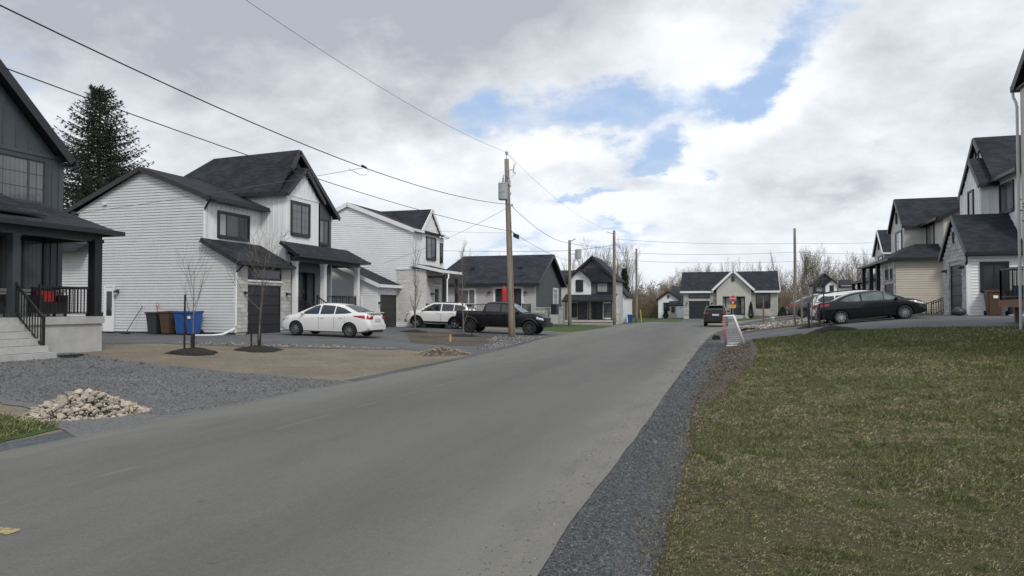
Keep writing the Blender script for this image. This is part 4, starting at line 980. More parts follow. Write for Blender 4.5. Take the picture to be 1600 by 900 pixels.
# ------------------------------------------------------------------ far houses facing the camera
def front_house(name, X, Y, Z, label, k=1.0, cat='house', flip=False):
    """two-storey house seen from the front: dark gable right, small white gable left, porch below"""
    h = House(name, X, Y, Z, label, flip=flip, cat=cat)
    h.r.scale = (k, k, k)
    h.wall('C', 0, [(0, 3.0), (5.0, 3.0), (5.0, 5.1), (2.6, 7.3), (0, 5.1)], 'dark_siding2', 'plain')
    h.wall('C', -.15, [(0, 3.5), (2.45, 3.5), (2.45, 5.05), (1.22, 6.1), (0, 5.05)], 'white_board', 'plain')
    h.wall('S', 5.0, [(0, -.2), (5.4, -.2), (5.4, 5.0), (0, 5.0)], 'grey_siding', 'plain')
    h.wall('C', .02, [(-2.6, .0), (0, .0), (0, 5.0), (-2.6, 5.0)], 'beige_board', 'plain')
    h.roof([gable_x2 for gable_x2 in ([(2.6, -.45, 7.6), (5.3, -.45, 5.0), (5.3, 5.6, 5.0), (2.6, 5.6, 7.6)], [(2.6, -.45, 7.6), (-.5, -.45, 4.9), (-.5, 5.6, 4.9), (2.6, 5.6, 7.6)])], .12,
           fascia=[((2.6, -.47, 7.46), (5.3, -.47, 4.86), .05, .24), ((2.6, -.47, 7.46), (-.5, -.47, 4.76), .05, .24)])
    h.roof([[(1.22, -.55, 6.4), (2.75, -.55, 5.0), (2.75, 1.5, 5.0), (1.22, 1.5, 6.4)], [(1.22, -.55, 6.4), (-.3, -.55, 5.0), (-.3, 1.5, 5.0), (1.22, 1.5, 6.4)]], .1, name='gable_roof',
           fascia=[((1.22, -.57, 6.28), (2.75, -.57, 4.88), .05, .2), ((1.22, -.57, 6.28), (-.3, -.57, 4.88), .05, .2)])
    # hip infill of the main roof below the big gable
    h.roof([[(1.9, -.3, 6.3), (3.3, -.3, 6.3), (5.0, -.42, 4.85), (2.5, -.42, 4.85)]], .08, name='pent_roof')
    h.roof([[(-2.9, -.3, 4.75), (0, -.3, 4.75), (0, 3.5, 6.3), (-2.9, 3.5, 6.3)]], .1, name='side_roof', fascia=[((-2.9, -.33, 4.65), (0, -.33, 4.65), .08, .16)])
    h.roof([[(-.3, .0, 3.55), (5.2, .0, 3.55), (5.2, -2.0, 2.85), (-.3, -2.0, 2.85)]], .1, name='porch_roof', fascia=[((-.3, -2.03, 2.78), (5.2, -2.03, 2.78), .08, .18)])
    h.window('C', -.15, .9, 1.55, 3.9, 5.0, (1,), glass='glass', casing=.07)
    h.window('C', 0, 3.1, 4.75, 3.75, 4.75, (1, .5), glass=['glass_pale', 'glass'], casing=.08)
    h.wall('C', .05, [(0, 0), (5.0, 0), (5.0, 3.1), (0, 3.1)], 'stone_c', 'plain')
    h.door('C', .05, 1.1, 1.9, .85, 2.65, material='grey_trim'); h.window('C', .05, .25, .8, 1.2, 2.5, (1,), glass='glass')
    h.window('C', .05, 2.55, 3.6, 1.0, 2.6, (1,), glass='glass'); h.window('C', .05, 3.75, 4.6, 1.0, 2.6, (1,), glass='glass_curtain', frame='white_trim')
    h.solid('porch_slab', 'stone_c', (0, 5.0, -1.9, 0, .62, .8)); h.solid('porch_base', 'grey_stone2', (.1, 4.95, -1.8, 0, -.6, .62))
    for x in (.1, 2.5, 4.9): h.post(x, -1.75, .8, 2.8, .12, 'black_trim')
    h.railing((2.55, -1.8, .8), (4.9, -1.8, .8), .9, .16)
    h.bricks('S', 5.0, 0, 5.4, 0, 1.8, [], .42, .2, .05, ['stone_a', 'stone_b'], h.r, single=False)
    h.window('S', 5.0, 1.2, 2.2, 1.6, 3.2, (1,), frame='white_trim', glass='glass_pale')
    h.solid('rear_wall', 'white_siding', (-2.6, 5, 5.3, 5.4, -.5, 5.0), (-2.6, -2.5, .1, 5.3, -.5, 5))
    h.solid('foundation', 'foundation', (-2.6, 5.0, .04, .2, -1.2, .0))
    return h
front_house('slate_gable_house', -16.85, 76, -.62, 'two-storey house with white gable beside dark gable, left of the road between two poles', 1.0)
front_house('distant_gable_house', 16.0, 125, 1.15, 'distant dark house with small white gable behind the cars on the right', .76, flip=True)
h = House('white_end_house', -12.9, 84, -.3, 'white house end with dark gable roof and blue bins, right of the slate-gabled house')
h.wall('C', 0, [(-2.5, 0), (1.1, 0), (1.1, 3.1), (-.3, 4.5), (-2.5, 3.1)], 'white_siding', 'plain'); h.wall('S', 1.1, [(0, 0), (5, 0), (5, 3.1), (0, 3.1)], 'white_siding', 'plain')
h.roof([[(-.3, -.2, 4.75), (1.3, -.2, 3.05), (1.3, 5, 3.05), (-.3, 5, 4.75)], [(-.3, -.2, 4.75), (-2.9, -.2, 3.05), (-2.9, 5, 3.05), (-.3, 5, 4.75)]], .1, fascia=[((-.3, -.22, 4.65), (1.3, -.22, 2.95), .05, .2), ((-.3, -.22, 4.65), (-2.9, -.22, 2.95), .05, .2)])
h.solid('lean_to', 'stone_c', (-1.6, -.3, -1.4, 0, 0, 1.9)); h.roof([[(-1.7, 0, 2.5), (-.1, 0, 2.5), (-.1, -1.6, 1.9), (-1.7, -1.6, 1.9)]], .08, name='lean_to_roof')

# end house at the junction
h = House('cream_gable_house', 0, 97.4, .15, 'cream single-storey house with central gable and black garage door closing the end of the road')
CB = 'beige_board'
h.wall('C', 0, [(-6.2, -.2), (-2.0, -.2), (-2.0, 3.4), (-6.2, 3.4)], 'stone_a', 'plain'); h.wall('C', 0, [(2.2, -.2), (5.4, -.2), (5.4, 3.4), (2.2, 3.4)], 'stone_a', 'plain')
h.bricks('C', 0, -6.2, -2.02, .3, 3.3, [(-5.5, -2.9, -1, 2.2), (-5.6, -2.85, 2.5, 3.1)], .42, .2, .05, ['stone_a', 'stone_c', 'stone_b'], h.r, single=False)
h.bricks('C', 0, 2.25, 5.4, .3, 3.3, [(2.75, 4.6, 1.2, 3.15)], .42, .2, .05, ['stone_a', 'stone_c', 'stone_b'], h.r, single=False)
h.wall('C', -.6, [(-2.0, 2.75), (2.25, 2.75), (2.25, 3.6), (.05, 5.85), (-2.0, 3.6)], CB, 'plain')
h.wall('C', -.6, [(-2.0, -.2), (-1.25, -.2), (-1.25, 2.75), (-2.0, 2.75)], CB, 'plain'); h.wall('C', -.6, [(1.48, -.2), (2.25, -.2), (2.25, 2.75), (1.48, 2.75)], CB, 'plain')
h.solid('recess_wall', 'grey_siding', (-1.25, 1.48, .2, .35, -.2, 3)); h.solid('recess_side', CB, (-1.4, -1.25, -.58, .2, -.2, 2.8), (1.48, 1.6, -.58, .2, -.2, 2.8))
h.solid('door_step', 'concrete', (-1.2, 1.45, -1.2, .2, -.3, .35), (-.9, 1.2, -1.6, -1.2, -.3, .15))
h.door('C', .2, -.1, .85, .4, 2.6); h.window('C', .2, -.85, -.25, .5, 2.6, (1,), glass='glass_pale'); h.window('C', .2, 1.0, 1.4, .5, 2.6, (1,), glass='glass_pale')
h.garage_door('C', -.02, -5.42, -2.98, -.12, 2.1, 4); h.window('C', -.02, -5.45, -2.92, 2.58, 3.0, (1,), name='transom_window', casing=.05); h.solid('lintel', CB, (-5.6, -2.8, -.08, 0, 2.2, 2.5))
h.window('C', 0, 2.9, 4.45, 1.35, 3.05, (1, 1), (.35, 1), casing=.08, glass='glass')
h.window('C', -.62, -.08, .16, 4.75, 5.25, (1,), casing=.04, name='gable_vent')
h.roof([[(-6.6, -.4, 3.45), (5.7, -.4, 3.45), (5.7, 4, 6.15), (-6.6, 4, 6.15)], [(-6.6, 8.4, 3.45), (5.7, 8.4, 3.45), (5.7, 4, 6.15), (-6.6, 4, 6.15)]], .12, trim='white_trim', fascia=[((-6.6, -.43, 3.34), (-2.4, -.43, 3.34), .08, .24), ((2.6, -.43, 3.34), (5.7, -.43, 3.34), .08, .24), ((5.72, -.4, 3.34), (5.72, 4, 6.04), .05, .2)])
h.roof([[(.05, -1.0, 6.15), (2.6, -1.0, 3.65), (2.6, 2, 3.65), (.05, 4, 6.15)], [(.05, -1.0, 6.15), (-2.5, -1.0, 3.65), (-2.5, 2, 3.65), (.05, 4, 6.15)]], .10, name='gable_roof', trim='white_trim', fascia=[((.05, -1.03, 6.02), (2.62, -1.03, 3.52), .06, .28), ((.05, -1.03, 6.02), (-2.52, -1.03, 3.52), .06, .28)])
h.wall('S', 5.4, [(0, -.2), (8, -.2), (8, 3.4), (4, 5.8), (0, 3.4)], 'white_siding', 'plain'); h.solid('rear_wall', 'white_siding', (-6.2, 5.4, 7.9, 8, -.2, 3.4), (-6.2, -6.0, .1, 8, -.2, 3.4))
h.solid('corner_trim', 'white_trim', (5.3, 5.43, -.03, .1, -.2, 3.35)); h.solid('foundation', 'foundation', (2.2, 5.38, -.06, .0, -.3, .3))
h.lamp('C', -.05, -5.75, 1.9); h.lamp('C', -.05, -2.6, 1.9)
h = House('small_white_house', -9.05, 108, -.1, 'small pale house with dark gable roof left of the cream end house')
h.wall('C', 0, [(-1.45, 0), (1.5, 0), (1.5, 2.7), (0, 3.75), (-1.45, 2.7)], 'white_siding', 'plain'); h.window('C', 0, -.6, .6, 1.15, 2.2, (1, 1)); h.window('C', 0, -.1, .12, 3.0, 3.3, (1,), casing=.03, name='gable_vent')
h.roof([[(0, -.3, 4.0), (1.8, -.3, 2.7), (1.8, 4, 2.7), (0, 4, 4.0)], [(0, -.3, 4.0), (-1.75, -.3, 2.7), (-1.75, 4, 2.7), (0, 4, 4.0)], [(0, 3, 4.0), (0, 8, 4.9), (4, 8, 4.9), (4, .5, 2.7), (1.6, .5, 2.7)]], .1, fascia=[((0, -.32, 3.9), (1.8, -.32, 2.6), .05, .2), ((0, -.32, 3.9), (-1.75, -.32, 2.6), .05, .2)])
h.solid('side_walls', 'white_siding', (-1.45, -1.3, .1, 6, 0, 2.6), (1.5, 4, .8, 1.0, 0, 2.6))
s_ = House('garden_shed', -7.6, 106, -.1, 'grey garden shed with white door beside the small white house', cat='shed')
s_.solid('wall', 'grey_siding', (-1.1, 1.0, 0, 1.8, 0, 1.9)); s_.door('C', 0, -.05, .9, .05, 1.85, material='white_trim', frame='white_trim', lite=(.45, .55, .8, .85)); s_.window('C', 0, -.8, -.45, .9, 1.6, (1,), casing=.05)
s_.roof([[(-1.3, -.2, 1.9), (1.2, -.2, 1.9), (1.2, 2, 2.5), (-1.3, 2, 2.5)]], .1)

# ------------------------------------------------------------------ right-hand houses (x mirrored: local +x points at the street)
h = House('stone_garage_house', 10.2, 37.35, 1.20, 'tall white house with steep black roofs and a gable-fronted grey stone garage, on the right', flip=True)
h.solid('garage_wall', 'mortar', (-.16, 0, 0, .78, -.2, 2.9), (-.16, 0, 2.82, 3.85, -.2, 2.9), (-.16, 0, .78, 2.82, 2.38, 2.9))
h.wall('S', -.16, [(0, 2.88), (3.85, 2.88), (3.85, 2.9), (1.95, 4.6), (0, 2.9)], 'mortar', 'plain')
h.wall('S', 0, [(0, 2.9), (3.85, 2.9), (1.95, 4.6)], 'mortar', 'plain', t=.14)
h.bricks('S', 0, 0, 3.85, -.1, 2.9, [(.78, 2.82, -1, 2.38)], .42, .19, .05, ['grey_stone', 'grey_stone2', 'grey_stone2'], h.r, single=False)
for i in range(9):
    z = 2.9 + i * .19; w_ = (4.6 - (z + .19)) / 1.7 * 1.95
    if w_ > .15: h.bricks('S', .0, 1.95 - w_, 1.95 + w_ * .97, z, z + .19, [], .42, .19, .05, ['grey_stone', 'grey_stone2', 'grey_stone2'], h.r, single=False, seed=i)
h.garage_door('S', -.05, .84, 2.76, -.02, 2.34, 5); h.lamp('S', .05, .4, 2.2); h.lamp('S', .05, 3.25, 2.15)
h.window('S', .03, 1.85, 2.0, 3.5, 3.95, (1,), casing=.04, name='gable_vent')
h.wall('C', 0, [(-12, .0), (0, .0), (0, 2.85), (-12, 2.85)], 'white_siding', course=.135)
h.solid('corner_trim', 'white_trim', (-.1, .03, -.04, .05, 0, 2.8)); h.solid('foundation', 'foundation', (-12, -.02, .02, .2, -.6, .02))
h.window('C', 0, -1.5, -.55, 1.12, 2.32, (1, 1), casing=.09)
h.roof([gable_x(1.95, 4.80, -.30, 2.86, -12, .14), gable_x(1.95, 4.80, 4.15, 2.80, -4, .14)], .10, fascia=[((.16, 1.95, 4.70), (.16, -.32, 2.76), .05, .22), ((.16, 1.95, 4.70), (.16, 4.17, 2.70), .05, .22), ((-12, -.34, 2.78), (.16, -.34, 2.78), .11, .15)])
h.solid('soffit', 'black_trim', (-12, .1, -.28, 0, 2.68, 2.72)); h.pipe([(.12, -.30, 2.68), (.10, -.22, 2.45), (.08, -.06, 2.3)], .05, 'black_trim', 'gutter_elbow'); h.pipe([(.06, -.07, 2.35), (.06, -.07, .05)], .045, 'white_trim')
# main volume
V0, V1 = 3.4, 8.2; RYm = 5.75; RZm = 9.25
h.wall('S', -2.1, [(V0, 0), (V1, 0), (V1, 6.7), (RYm, 9.0), (V0, 6.7)], 'white_board', 'plain')
h.battens('S', -2.1, [(V0, 4), (V1, 4), (V1, 6.7), (RYm, 9.0), (V0, 6.7)], .4, 'white_board', w=.04)
h.wall('S', -1.5, [(V0, 3.0), (6.25, 3.0), (6.25, 6.4), (4.82, 7.75), (V0, 6.4)], 'white_board', 'plain')
h.battens('S', -1.5, [(V0 + .04, 3.0), (6.25, 3.0), (6.25, 6.4), (4.82, 7.75), (V0 + .04, 6.4)], .36, 'white_board', skip=[(4.1, 5.3, 4.8, 6.5)], w=.04)
h.window('S', -1.5, 4.4, 5.1, 5.0, 6.25, (1,), casing=.09)
h.window('S', -2.08, 5.5, 5.9, 8.0, 8.6, (1,), casing=.05, name='gable_vent')
h.wall('C', V0, [(-10, 0), (-1.5, 0), (-1.5, 6.5), (-10, 6.5)], 'white_board', 'plain'); h.battens('C', V0, [(-2.2, 3.2), (-1.55, 3.2), (-1.55, 6.5), (-2.2, 6.5)], .3, 'white_board', w=.04)
h.wall('S', -2.25, [(.0, 2.5), (V0, 2.5), (V0, 6.6), (.0, 6.6)], 'white_board', 'plain')
h.battens('S', -2.25, [(.0, 2.6), (V0, 2.6), (V0, 6.6), (.0, 6.6)], .38, 'white_board', skip=[(1.1, 3.1, 4.6, 6.5)], w=.04)
h.window('S', -2.25, 1.3, 2.9, 4.95, 6.15, (1, 1), casing=.12, glass=['glass_curtain', 'glass'])
h.roof([gable_x(RYm, RZm, V0 - .3, 6.75, -10, -1.92), gable_x(RYm, RZm, V1 + .2, 6.5, -10, -1.92)], .10, fascia=[((-1.89, RYm, RZm - .12), (-1.89, V1 + .22, 6.40), .05, .24), ((-1.89, RYm, RZm - .12), (-1.89, 4.9, RZm - .95), .05, .24)])
h.roof([[(-3.5, 4.82, 8.05), (-1.42, 4.82, 7.98), (-1.42, 3.18, 6.42), (-2.4, 3.1, 6.52)], [(-3.5, 4.82, 8.05), (-1.42, 4.82, 7.98), (-1.42, 6.42, 6.44), (-2.4, 6.42, 6.5)]], .1, name='gable_roof', fascia=[((-1.39, 4.82, 7.88), (-1.39, 3.16, 6.3), .05, .2), ((-1.39, 4.82, 7.88), (-1.39, 6.44, 6.32), .05, .2), ((-2.6, 3.06, 6.38), (-1.42, 3.12, 6.32), .1, .15)])
h.roof([gable_y(-6.5, 8.6, -1.9, 6.62, -.3, V0 + 1), gable_y(-6.5, 8.6, -10.4, 6.66, -.3, V0 + 4)], .12, fascia=[((-1.86, -.3, 6.5), (-1.86, V0 - .3, 6.5), .12, .16), ((-6.5, -.32, 8.48), (-1.9, -.32, 6.5), .05, .24)])
h.wall('C', .05, [(-10, 2.8), (-2.25, 2.8), (-2.25, 6.45), (-6.5, 8.3), (-10, 6.5)], 'white_siding', course=.135)
h.solid('rear_wall', 'white_siding', (-12, -11.8, .2, V1, 0, 2.8), (-10, -1.9, V1 - .15, V1, 0, 6.6), (-10, -9.8, .2, V1, 2.8, 6.5), (-2.2, -.1, 3.7, 3.85, 0, 2.8))
t = empty('garbage_bag', (9.75, 37.1, hz(9.75, 37.1) + .02), 0, 'dark grey lumpy bag lying at the foot of the stone garage door frame', 'bag')
mb = MB(); t.scale = (.62, .62, .70); mb.lathe([(.05, .0), (.32, .05), (.40, .2), (.33, .38), (.15, .5), (.04, .54)], 14)
mb.v = [(x * (1.3 + .25 * mnoise.noise((x * 4, y * 4, z * 4))), y * (1 + .3 * mnoise.noise((x * 5 + 3, y * 5, z * 4))), z * (1 + .25 * mnoise.noise((x * 4, y * 4 + 7, z)))) for x, y, z in mb.v]
link('bag', mb.mesh('bag', 'bin_grey', smooth=True), t)

def mirrored_model(name, X, Y, Z, label, side, board, trim='black_trim', simple=False):
    """garage near, front gable beyond, porch at the far end"""
    h = House(name, X, Y, Z, label, flip=True)
    h.wall('C', 0, [(-14, 0), (0, 0), (0, 3.55), (-14, 3.55)], side, course=.15)
    h.solid('garage_wall', 'mortar', (-.16, 0, 0, .45, 0, 3.6), (-.16, 0, 3.5, 4.7, 0, 3.6), (-.16, 0, .45, 3.5, 2.0, 3.6))
    h.bricks('S', 0, 0, 4.7, 0, 3.55, [(.45, 3.5, -.2, 2.05), (.55, 1.4, 2.3, 3.0), (1.95, 3.1, 2.35, 3.05)], .42, .2, .05, ['stone_a', 'stone_b'], h.r, single=False)
    h.garage_door('S', -.04, .52, 3.42, 0, 1.98, 4); h.window('S', 0, .62, 1.3, 2.35, 2.95, (1,), casing=.06); h.window('S', 0, 2.1, 2.95, 2.4, 3.0, (1,), casing=.06)
    # skirt roof
    h.roof([[(-3.2, -.4, 3.62), (.45, -.4, 3.62), (-1.4, 1.3, 4.6), (-3.2, 1.3, 4.6)], [(.45, -.4, 3.62), (.45, 5.0, 3.62), (-1.4, 5.0, 4.6), (-1.4, 1.3, 4.6)]], .1, name='skirt_roof', fascia=[((-3.2, -.43, 3.54), (.47, -.43, 3.54), .1, .16), ((.48, -.43, 3.54), (.48, 5.0, 3.54), .1, .16)])
    h.roof([[(-14, -.3, 3.9), (-3.0, -.3, 3.9), (-3.0, .02, 4.1), (-14, .02, 4.1)]], .08, name='skirt_roof')
    h.wall('C', .1, [(-12, 3.6), (-2.8, 3.6), (-2.8, 6.1), (-6.5, 7.8), (-12, 6.0)], side, course=.15)
    h.wall('S', -2.8, [(.1, 3.5), (4.7, 3.5), (4.7, 6.2), (.1, 6.2)], board, 'plain'); h.window('S', -2.8, 2.25, 4.0, 4.5, 6.0, (1, 1), casing=.12, glass=['glass_pale', 'glass_curtain'])
    h.wall('C', 4.7, [(-9, 3.5), (-1.5, 3.5), (-1.5, 6.25), (-9, 6.25)], board, 'plain'); h.wall('S', -1.5, [(4.7, 3.5), (9.2, 3.5), (9.2, 6.1), (6.95, 8.05), (4.7, 6.1)], board, 'plain')
    h.window('S', -1.5, 5.4, 7.2, 4.1, 5.85, (1, .6), casing=.12, glass=['glass_pale', 'glass_curtain']); h.window('S', -1.48, 6.8, 7.1, 6.6, 7.4, (1,), casing=.04, name='gable_vent')
    h.roof([gable_x(6.95, 8.4, 4.40, 6.15, -8, -1.34), gable_x(6.95, 8.4, 9.45, 6.15, -8, -1.34)], .10, fascia=[((-1.31, 6.95, 8.29), (-1.31, 4.38, 6.04), .05, .22), ((-1.31, 6.95, 8.29), (-1.31, 9.47, 6.04), .05, .22), ((-5, 4.37, 6.06), (-1.34, 4.37, 6.06), .1, .15)], trim=trim)
    h.roof([gable_y(-6.5, 8.0, -2.4, 6.2, -.25, 5.5), gable_y(-6.5, 8.0, -12.4, 5.9, -.25, 9.5)], .12, fascia=[((-6.5, -.27, 7.88), (-2.4, -.27, 6.08), .05, .24), ((-2.36, -.25, 6.1), (-2.36, 4.5, 6.1), .12, .16)])
    h.wall('S', -2.2, [(4.7, 0), (11, 0), (11, 3.6), (4.7, 3.6)], 'dark_siding2', 'plain'); h.door('S', -2.2, 6, 6.9, .7, 2.8)
    h.solid('porch_slab', 'concrete', (-2.2, .2, 4.7, 11.5, .4, .6))
    h.roof([[(-1.5, 4.8, 4.3), (.4, 4.8, 3.62), (.4, 11.7, 3.62), (-1.5, 10.9, 4.3)], [(-1.5, 10.9, 4.3), (.4, 11.7, 3.62), (-2.6, 11.7, 3.62), (-2.6, 10.9, 4.3)]], .1, name='porch_roof', fascia=[((.42, 4.8, 3.54), (.42, 11.7, 3.54), .1, .15)])
    for y in (5.3, 8.0, 11.2): h.post(.1, y, .6, 3.5, .25, 'black_trim')
    h.solid('rear_wall', side, (-14, -13.8, .2, 9.2, 0, 3.5), (-9, -1.5, 9.1, 9.2, 3.5, 6.1), (-12, -11.8, .2, 9.2, 3.5, 5.9))
    h.solid('foundation', 'foundation', (-14, -.03, .03, .2, -.8, .0))
    return h
h = mirrored_model('beige_house', 10.1, 52.1, 1.12, 'beige siding house with black roof between the tall white house and the greige house', 'beige_siding', 'beige_board')
h.post(-3.3, -.65, -.2, 3.5, .28, 'black_trim')
h.railing((-3.4, -.7, .5), (-7.5, -.7, .5), .95, .14); h.railing((-3.2, -.7, .4), (-1.6, -.7, -.25), .9, .14); h.railing((-3.2, -1.9, .4), (-1.6, -1.9, -.25), .9, .14)
h.solid('side_stoop', 'concrete', (-8, -3.2, -2.0, -.05, -.4, .48), (-3.2, -2.5, -1.9, -.1, -.5, .1))
h.roof([[(-8, -.1, 4.1), (-3.0, -.1, 4.1), (-3.0, -1.1, 3.66), (-8, -1.1, 3.66)]], .08, name='stoop_roof', fascia=[((-8, -1.13, 3.6), (-3.0, -1.13, 3.6), .08, .16)])
h = mirrored_model('greige_house', 11.5, 67.0, .30, 'greige board-clad two-storey house with white-edged gables, farthest in the row on the right', 'beige_board', 'beige_board', trim='white_trim')

# house at the right edge
h = House('cream_corner_house', 8.22, 24.85, .85, 'tall pale house with dark eave and white downspout at the right edge of the view', flip=True)
h.wall('S', 0, [(-9, -.6), (0, -.6), (0, 7.2), (-9, 7.2)], 'beige_board', 'plain'); h.solid('end_wall', 'beige_board', (-9, -.17, -.16, -.006, -.6, 7.2), (-9, -.17, -8.99, -8.84, -.6, 7.2), (-9, -8.84, -8.83, -.17, -.6, 7.2))
h.roof([gable_x(-4.5, 10.9, .22, 7.42, -9, .10), gable_x(-4.5, 10.9, -9.2, 7.42, -9, .10)], .12, fascia=[((.12, -4.5, 10.78), (.12, .22, 7.30), .05, .24), ((.12, -4.5, 10.78), (.12, -9.2, 7.30), .05, .24), ((-9, .28, 7.30), (.15, .28, 7.30), .12, .18)])
h.solid('soffit', 'grey_trim', (.0, .09, -9.1, .2, 7.22, 7.26))
h.pipe([(.10, .27, 7.22), (.10, .24, 7.05), (.07, .12, 6.85), (.06, .08, 6.7), (.06, .08, 0)], .04, 'beige_board')

# ------------------------------------------------------------------ vehicles
def lerp_tab(tab, x):
    if x <= tab[0][0]: return tab[0][1]
    for (a, va), (b, vb) in zip(tab[:-1], tab[1:]):
        if x <= b:
            t = (x - a) / (b - a); return va + (vb - va) * t
    return tab[-1][1]
def smooth_tab(tab, n=5):
    """Catmull-Rom refinement"""
    out = []
    for i in range(len(tab) - 1):
        p0 = tab[max(i - 1, 0)]; p1 = tab[i]; p2 = tab[i + 1]; p3 = tab[min(i + 2, len(tab) - 1)]
        for k in range(n):
            t = k / n
            m1 = (p2[1] - p0[1]) / max(p2[0] - p0[0], 1e-6); m2 = (p3[1] - p1[1]) / max(p3[0] - p1[0], 1e-6); hh = p2[0] - p1[0]
            y = (2 * t ** 3 - 3 * t ** 2 + 1) * p1[1] + (t ** 3 - 2 * t ** 2 + t) * hh * m1 + (-2 * t ** 3 + 3 * t ** 2) * p2[1] + (t ** 3 - t ** 2) * hh * m2
            out.append((p1[0] + hh * t, y))
    return out + [tab[-1]]
def make_wheel(r, wdt, rim_mat, spokes, steel=False):
    wh = MB(); wh.lathe([(r * .25, -wdt * .35), (r * .60, -wdt * .3), (r * .60, wdt * .1), (r * .25, wdt * .1)], 20, 'y'); m0 = wh.mesh('wheel', 'car_plastic', smooth=False)
    ty = MB(); ty.lathe([(r * .66, -wdt / 2), (r * .90, -wdt / 2), (r * .985, -wdt * .38), (r, -wdt * .2), (r, wdt * .2), (r * .985, wdt * .38), (r * .90, wdt / 2), (r * .66, wdt / 2)], 32, 'y', closed=True); m1 = ty.mesh('tyre', 'rubber', smooth=True)
    rm = MB()
    for sgn in (-1, 1): rm.lathe([(r * .61, sgn * wdt * .30), (r * .685, sgn * wdt * .30), (r * .685, sgn * wdt * .47), (r * .64, sgn * wdt * .47)], 32, 'y', closed=True)
    rm.lathe([(.001, -wdt * .46), (r * .16, -wdt * .46), (r * .18, -wdt * .38), (r * .18, wdt * .38), (r * .16, wdt * .46), (.001, wdt * .46)], 16, 'y')
    for k in range(spokes):
        a = 2 * math.pi * k / spokes
        for sgn in (-1, 1):
            for da in ((-.10, .10) if spokes <= 6 else (0,)):
                rm.bar((r * .12 * math.cos(a), sgn * wdt * .38, r * .12 * math.sin(a)), (r * .66 * math.cos(a + da * 1.6), sgn * wdt * .40, r * .66 * math.sin(a + da * 1.6)), r * (.10 if spokes > 6 else .07), wdt * .1, up=(0, 1, 0))
    m2 = rm.mesh('rim', rim_mat, smooth=False)
    return m0, m1, m2
def build_car(name, label, cat, spec, loc, rz, pitch=0.0, roll=0.0, group=None):
    """x forward, y left, z up; origin on the ground at the centre"""
    t = empty(name, loc, 0, label, cat, group); t.rotation_euler = Matrix.Rotation(rz, 3, 'Z').to_euler(); t.rotation_euler = (Matrix.Rotation(rz, 3, 'Z') @ Matrix.Rotation(-pitch, 3, 'Y') @ Matrix.Rotation(roll, 3, 'X')).to_euler()
    S = spec; top = smooth_tab(S['top']); belt = S['belt']; bot = S['bottom']; W0 = S['W'] / 2; xr, xf = S['top'][0][0], S['top'][-1][0]
    pl = S.get('plan', [(xr, .80), (xr + .12, .90), (xr + .45, .975), (xr + 1.0, 1.0), (xf - 1.2, 1.0), (xf - .55, .955), (xf - .18, .84), (xf, .66)])
    pls = smooth_tab(pl)
    tk = S.get('tumble', .40)
    def section(x):
        W = W0 * lerp_tab(pls, x); tz = lerp_tab(top, x); b = min(lerp_tab(belt, x), tz - .035); z0 = lerp_tab(bot, x); g = tz - b
        sh = W * .955; tm = min(S.get('tmax', .24), g * tk); hgt_ = b - z0
        p = [(0, z0), (W * .78, z0), (W * .93, z0 + .05), (W * .975, z0 + .30 * hgt_), (W, z0 + .62 * hgt_), (W * .992, z0 + .82 * hgt_), (W * .975, b - .02), (sh, b)]
        if g > .12: p += [(sh - tm * .5, b + g * .45), (sh - tm, b + g * .82), (sh - tm * 1.15 - .05, b + g * .93), (sh - tm * 1.3 - .20, b + g * .985), ((sh - tm) * .3, tz), (0, tz)]
        else: p += [(sh - .02, b + g * .35), (sh - .06, b + g * .6), (sh * .86, b + g * .78), (sh * .65, b + g * .90), (sh * .3, tz), (0, tz)]
        return p
    xs = sorted(set([round(xr + (xf - xr) * i / 70, 4) for i in range(71)] + [round(p[0], 4) for p in S['top']]))
    mb = MB(); rings = []
    for x in xs:
        p = section(x); ring = p + [(-y, z) for y, z in reversed(p[1:-1])]
        rings.append(len(mb.v)); mb.v += [(x, y, z) for y, z in ring]; n = len(ring)
    for a, b in zip(rings[:-1], rings[1:]):
        for k in range(n):
            k2 = (k + 1) % n; mb.f.append((a + k, a + k2, b + k2, b + k)); mb.m.append(0)
    mb.f.append(tuple(rings[0] + k for k in range(n))); mb.m.append(0); mb.f.append(tuple(rings[-1] + k for k in reversed(range(n)))); mb.m.append(0)
    me = mb.mesh('body', [S['paint'], 'car_plastic'], smooth=True)
    tmp = bpy.data.objects.new('tmp', me); col.objects.link(tmp)
    cut = MB(); r = S['R']; ar = S.get('arch', r + .055)
    for ax in (S['xr'], S['xf']):
        for sg in (-1, 1):
            y0, y1 = sg * (W0 - .34), sg * (W0 + .2)
            cut.lathe([(ar, min(y0, y1)), (ar, max(y0, y1))], 36, 'y', (ax, 0, r * .98))
    if S.get('bed'): x0, x1, z0 = S['bed']; cut.box(x0, x1, -W0 + .12, W0 - .12, z0, 2.5)
    cme = cut.mesh('cut', ['car_plastic']); cme.materials.clear(); cme.materials.append(MT[S['paint']]); cme.materials.append(MT['car_plastic'])
    for p in cme.polygons: p.material_index = 1
    co = bpy.data.objects.new('cut', cme); col.objects.link(co)
    md = tmp.modifiers.new('b', 'BOOLEAN'); md.operation = 'DIFFERENCE'; md.object = co; md.solver = 'EXACT'
    dg = bpy.context.evaluated_depsgraph_get(); res = bpy.data.meshes.new_from_object(tmp.evaluated_get(dg)); res.name = 'body'
    bpy.data.objects.remove(tmp); bpy.data.objects.remove(co)
    try: res.set_sharp_from_angle(angle=R(38))
    except Exception: pass
    body = link('body', res, t)
